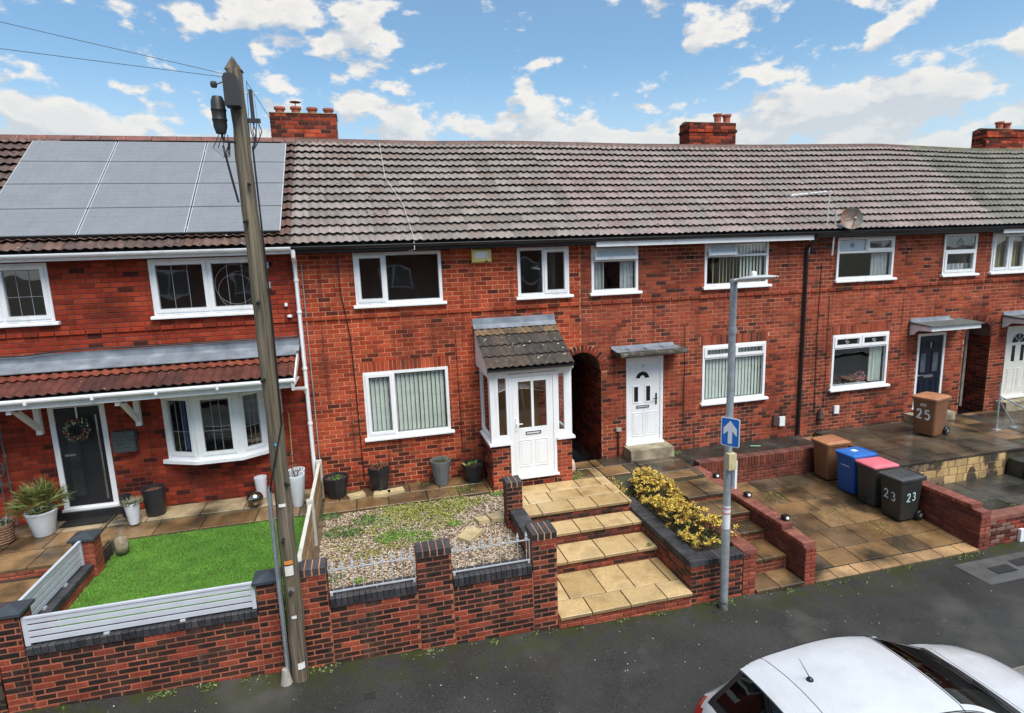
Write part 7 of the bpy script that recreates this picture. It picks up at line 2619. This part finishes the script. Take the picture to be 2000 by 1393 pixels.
# ================================================================== CAR
CARX, CARY = 2.98, -7.76
CARZ = pav(5.0) - 0.155
CKZ = 1.075
t = thing('parked_car', 'white hatchback parked at the kerb with roof aerial and dark rear window', 'car', (CARX + 2, CARY, CARZ))
KX = [0.0, 0.05, 0.16, 0.30, 0.46, 0.56, 0.9, 1.5, 1.95, 2.22, 2.45, 2.70, 2.92, 3.25, 3.6, 3.86, 3.98, 4.02]
ZTP = [0.60, 0.86, 1.02, 1.18, 1.355, 1.415, 1.455, 1.47, 1.415, 1.33, 1.22, 1.10, 1.0, 0.945, 0.87, 0.76, 0.62, 0.45]
WRF = [0.58, 0.62, 0.63, 0.585, 0.545, 0.545, 0.555, 0.565, 0.555, 0.545, 0.585, 0.635, 0.68, 0.68, 0.65, 0.58, 0.48, 0.42]
EDZ = [0.03, 0.03, 0.035, 0.04, 0.05, 0.05, 0.055, 0.055, 0.055, 0.055, 0.05, 0.045, 0.045, 0.05, 0.06, 0.06, 0.05, 0.03]
ZBT = [0.55, 0.78, 0.92, 0.95, 0.955, 0.955, 0.95, 0.94, 0.93, 0.925, 0.92, 0.915, 0.91, 0.86, 0.78, 0.67, 0.55, 0.42]
WBT = [0.66, 0.72, 0.76, 0.785, 0.80, 0.805, 0.815, 0.82, 0.82, 0.815, 0.81, 0.805, 0.80, 0.785, 0.75, 0.68, 0.58, 0.5]
WMD = [0.72, 0.78, 0.82, 0.84, 0.85, 0.855, 0.86, 0.86, 0.86, 0.86, 0.86, 0.86, 0.86, 0.85, 0.82, 0.74, 0.62, 0.52]


def cat(tab, x):
    xs = KX
    if x <= xs[0]:
        return tab[0]
    if x >= xs[-1]:
        return tab[-1]
    for i in range(len(xs) - 1):
        if x <= xs[i + 1]:
            break
    f = (x - xs[i]) / (xs[i + 1] - xs[i])
    m0 = (tab[i + 1] - tab[max(i - 1, 0)]) / (xs[i + 1] - xs[max(i - 1, 0)]) * (xs[i + 1] - xs[i])
    j = min(i + 2, len(xs) - 1)
    m1 = (tab[j] - tab[i]) / (xs[j] - xs[i]) * (xs[i + 1] - xs[i])
    return (2 * f ** 3 - 3 * f ** 2 + 1) * tab[i] + (f ** 3 - 2 * f ** 2 + f) * m0 + (-2 * f ** 3 + 3 * f ** 2) * tab[i + 1] + (f ** 3 - f ** 2) * m1


def ring(x):
    zt, wr, ed, zb_, wb, wm = (cat(q, x) for q in (ZTP, WRF, EDZ, ZBT, WBT, WMD))
    half = [(0.0, zt), (wr * 0.35, zt - 0.004), (wr * 0.65, zt - 0.016), (wr * 0.88, zt - ed * 0.55), (wr, zt - ed), (wr + (wb - wr) * 0.5, zt - ed + (zb_ - zt + ed) * 0.52), (wb, zb_), (wm * 0.985, min(zb_ - 0.04, 0.80)), (wm, min(zb_ - 0.1, 0.62)), (wm * 0.985, min(zb_ - 0.16, 0.42)), (wm * 0.94, 0.22)]
    return half


XST = sorted(set([round(4.02 * k / 90, 4) for k in range(91)] + KX))
NR = 11
body, wins = MB(), {'windscreen': MB(), 'rear_window': MB(), 'side_window': MB(), 'side_window2': MB(), 'tail_light': MB(), 'tail_light2': MB(), 'rear_trim': MB()}
grid = []
for x in XST:
    hf = ring(x)
    row = []
    for sgn in (1, -1):
        row.append([(CARX + x, CARY + sgn * a, CARZ + b * CKZ) for a, b in hf])
    grid.append(row)
for i in range(len(XST) - 1):
    xm = (XST[i] + XST[i + 1]) / 2
    for s_ in (0, 1):
        for k in range(NR - 1):
            q = [grid[i][s_][k], grid[i + 1][s_][k], grid[i + 1][s_][k + 1], grid[i][s_][k + 1]]
            if s_ == 0:
                q = q[::-1]
            tgt = body
            if k < 3 and 1.99 < xm < 2.88:
                tgt = wins['windscreen']
            elif k < 3 and 0.17 < xm < 0.44:
                tgt = wins['rear_window']
            elif k == 3 and 0.13 < xm < 0.46 or (k < 3 and (0.13 < xm <= 0.17)):
                tgt = wins['rear_trim']
            elif k in (4, 5) and 0.62 < xm < 2.3 and not (1.42 < xm < 1.5):
                tgt = wins['side_window' if s_ == 0 else 'side_window2']
            elif k in (5, 6, 7) and xm < 0.2 or (k == 4 and xm < 0.1):
                tgt = wins['tail_light' if s_ == 0 else 'tail_light2']
            tgt.add(q, [(0, 1, 2, 3)])
# rear and front closing faces
for i in (0, len(XST) - 1):
    pts = grid[i][0] + grid[i][1][::-1]
    body.add(pts, [tuple(range(len(pts)))])


def weld(mb_):
    idx, nv, mp_ = {}, [], []
    for v in mb_.v:
        k = (round(v[0], 4), round(v[1], 4), round(v[2], 4))
        if k not in idx:
            idx[k] = len(nv)
            nv.append(v)
        mp_.append(idx[k])
    mb_.f = [tuple(dict.fromkeys(mp_[i] for i in f)) for f in mb_.f]
    mb_.f = [f for f in mb_.f if len(f) > 2]
    mb_.v, mb_.c = nv, [(1, 1, 1)] * len(nv)
    return mb_


CARW = M('car_white', (0.54, 0.555, 0.58), 0.22, var=0.06, vscale=2, coat=0.6, fine=0.05, fscale=90, bump=0.12, bscale=120, stain=(0.40, 0.40, 0.39), sscale=3, sthr=(0.5, 0.75), samt=0.5)
weld(body).build('body', CARW, t, smooth=True)
TAIL = M('tail_red', (0.45, 0.01, 0.012), 0.12, var=0.05, coat=1.0)
for nm, mat in (('windscreen', CARGLASS), ('rear_window', CARGLASS), ('side_window', CARGLASS), ('side_window2', CARGLASS), ('tail_light', TAIL), ('tail_light2', TAIL), ('rear_trim', BLACKP)):
    weld(wins[nm]).build(nm.rstrip('2'), mat, t, smooth='all')


def skin(x, f, off=0.003):
    """point on the car skin: f -1..1 across the roof width"""
    hf = ring(x)
    a = abs(f) * hf[4][0]
    for (y0_, z0_), (y1_, z1_) in zip(hf, hf[1:]):
        if a <= y1_ + 1e-9:
            z = z0_ + (z1_ - z0_) * ((a - y0_) / max(1e-6, y1_ - y0_))
            break
    return (CARX + x, CARY + (a if f >= 0 else -a), CARZ + z * CKZ + off)


# tailgate seam, windscreen edge trim, spoiler, aerial, wipers
MB().tube([skin(0.70 - 0.03 * f * f, f, 0.001) for f in [k / 12 - 1 for k in range(25)]], 0.0035, 4).build('tailgate_seam', BLACKP, t)
sp = MB()
for k in range(24):
    f0, f1 = -0.92 + 1.84 * k / 24, -0.92 + 1.84 * (k + 1) / 24
    a, b = Vector(skin(0.47, f0, 0.012)), Vector(skin(0.47, f1, 0.012))
    c, d_ = Vector(skin(0.56, f0, 0.006)), Vector(skin(0.56, f1, 0.006))
    e, g_ = a + Vector((-0.06, 0, 0.012)), b + Vector((-0.06, 0, 0.012))
    sp.add([tuple(q) for q in (c, d_, g_, e)], [(0, 1, 2, 3)])
    sp.add([tuple(q) for q in (e, g_, g_ + Vector((0.01, 0, -0.03)), e + Vector((0.01, 0, -0.03)))], [(0, 1, 2, 3)])
    sp.add([tuple(q) for q in (e + Vector((0.01, 0, -0.03)), g_ + Vector((0.01, 0, -0.03)), b, a)], [(0, 1, 2, 3)])
weld(sp).build('spoiler', CARW, t, smooth=True)
MB().tube([skin(1.985, k / 12 - 1, 0.002) for k in range(25)], 0.005, 4).build('windscreen_trim', BLACKP, t)
for sgn in (1, -1):
    MB().tube([skin(0.52 + 1.46 * k / 20, 0.985 * sgn, 0.002) for k in range(21)], 0.006, 5).build('roof_moulding', BLACKP, t)
    MB().tube([skin(1.99 + 0.88 * k / 8, 0.985 * sgn, 0.001) for k in range(9)], 0.005, 5).build('pillar_seal', BLACKP, t)
MB().tube([skin(2.99 + 0.05 * (k / 12 - 1) ** 2, 0.95 * (k / 12 - 1), 0.0) for k in range(25)], 0.004, 4).build('bonnet_seam', BLACKP, t)
MB().tube([skin(0.475, f_ / 10, -0.012) for f_ in range(-3, 4)], 0.012, 6).build('brake_light', TAIL, t)
cw = MB()
for k in range(20):
    f0, f1 = -0.97 + 1.94 * k / 20, -0.97 + 1.94 * (k + 1) / 20
    cw.add([skin(2.84, f0, 0.004), skin(2.84, f1, 0.004), skin(2.95, f1, 0.006), skin(2.95, f0, 0.006)], [(0, 1, 2, 3)])
weld(cw).build('cowl', BLACKP, t, smooth='all')
MB().tube([skin(2.87, 0.55, 0.02), skin(2.74, 0.0, 0.014), skin(2.80, -0.45, 0.014)], 0.008, 5).build('wiper', BLACKP, t)
MB().tube([skin(2.87, 0.05, 0.02), skin(2.78, -0.5, 0.014), skin(2.84, -0.9, 0.014)], 0.008, 5).build('wiper', BLACKP, t)
ab = Vector(skin(0.86, 0.12, 0))
m_ = MB().lathe([(0.035, ab.z - 0.004), (0.03, ab.z + 0.014), (0.012, ab.z + 0.03), (0.0, ab.z + 0.032)], ab.x, ab.y, 12, closed=False)
m_.tube([(ab.x, ab.y, ab.z + 0.02), (ab.x - 0.14, ab.y, ab.z + 0.26)], [0.005, 0.002], 6)
m_.build('aerial', BLACKP, t, smooth=True)
MB().tube([skin(0.13, -0.5, 0.02), skin(0.22, 0.1, 0.02)], 0.008, 5).build('rear_wiper', BLACKP, t)
m_ = MB().box(CARX + 1.0, CARX + 1.4, CARY + 0.1, CARY + 0.55, CARZ + 0.45, CARZ + 1.05)
m_.box(CARX + 1.0, CARX + 1.4, CARY - 0.55, CARY - 0.1, CARZ + 0.45, CARZ + 1.05)
m_.box(CARX + 0.95, CARX + 1.05, CARY + 0.22, CARY + 0.44, CARZ + 1.08, CARZ + 1.25)
m_.box(CARX + 0.3, CARX + 2.9, CARY - 0.7, CARY + 0.7, CARZ + 0.3, CARZ + 0.46)
m_.build('seats', M('car_cloth', (0.03, 0.03, 0.032), 0.9), t)
for wx in (0.68, 3.22):
    for sgn in (1, -1):
        w_ = MB().lathe([(0.19, -0.09), (0.27, -0.095), (0.3, -0.07), (0.3, 0.07), (0.27, 0.095), (0.19, 0.09)], 0, 0, 22, closed=False)
        w_.v = [(CARX + wx + a, CARY + sgn * 0.765 + c, CARZ + 0.3 + b) for a, b, c in w_.v]
        wo = w_.build('wheel', M('tyre', (0.015, 0.015, 0.015), 0.8), t, smooth=True)
        w_ = MB().lathe([(0.0, -0.06), (0.12, -0.085), (0.195, -0.088), (0.195, 0.088), (0.12, 0.085), (0.0, 0.06)], 0, 0, 14, closed=False)
        w_.v = [(CARX + wx + a, CARY + sgn * 0.765 + c, CARZ + 0.3 + b) for a, b, c in w_.v]
        w_.build('rim', SILVER, wo, smooth=True)
for sgn in (1, -1):
    m_ = loft([rsec(0.03, 0.04, 0.02, CARZ + 0.93, CARX + 2.5, CARY + sgn * 0.85), rsec(0.06, 0.085, 0.03, CARZ + 0.97, CARX + 2.5, CARY + sgn * 0.87), rsec(0.06, 0.085, 0.03, CARZ + 1.05, CARX + 2.5, CARY + sgn * 0.87), rsec(0.04, 0.06, 0.02, CARZ + 1.08, CARX + 2.5, CARY + sgn * 0.87)])
    m_.build('wing_mirror', CARW, t, smooth=True)
    m_ = MB().obox(Vector((CARX + 3.80, CARY + sgn * 0.52, CARZ + 0.58)), Vector((0.7, 0.6 * sgn, 0)).normalized(), Vector((0, 0, 1)), Vector((0.6, -0.7 * sgn, 0)).normalized(), 0.3, 0.12, 0.05)
    m_.build('headlight', M('lamp_glass', (0.6, 0.62, 0.65), 0.1, var=0), t)

# ================================================================== HOUSES ACROSS THE STREET (seen only in reflections)
for k in range(5):
    x0, x1 = -14.5 + k * 7.2, -14.5 + k * 7.2 + 7.0
    t = thing('terraced_house', ('brick house across the street facing the entrance canopy', 'brick house across the street facing the telegraph pole', 'brick house across the street facing the glazed porch', 'brick house across the street facing the blue one-way sign', 'brick house across the street facing the yellow block wall')[k], 'house', ((x0 + x1) / 2, -22, -0.6), 'houses across the street')
    MB().box(x0, x1, -26, -20.5, -1.2, 5.0).build('wall', M('far_brick', (0.14, 0.045, 0.03), 0.85, var=0.3, vscale=3), t)
    MB().prism([(-20.1, 4.9), (-23.2, 7.2), (-26.4, 4.9)], 0, x0, x1).build('roof', M('far_roof', (0.07, 0.055, 0.05), 0.7), t)
    for xa, xb, za, zb_ in ((x0 + 0.8, x0 + 2.7, 3.15, 4.35), (x0 + 4.6, x0 + 5.9, 3.15, 4.35), (x0 + 0.8, x0 + 2.7, 0.9, 2.2), (x0 + 4.5, x0 + 5.5, 0.0, 2.1)):
        w = MB().box(xa, xb, -20.49, -20.44, za, zb_).build('window', UPVC, t)
        m_ = MB()
        mid = (xa + xb) / 2
        m_.box(xa + 0.08, mid - 0.04, -20.439, -20.43, za + 0.08, zb_ - 0.08)
        m_.box(mid + 0.04, xb - 0.08, -20.439, -20.43, za + 0.08, zb_ - 0.08)
        m_.build('pane', M('far_pane', (0.12, 0.13, 0.14), 0.1), w)
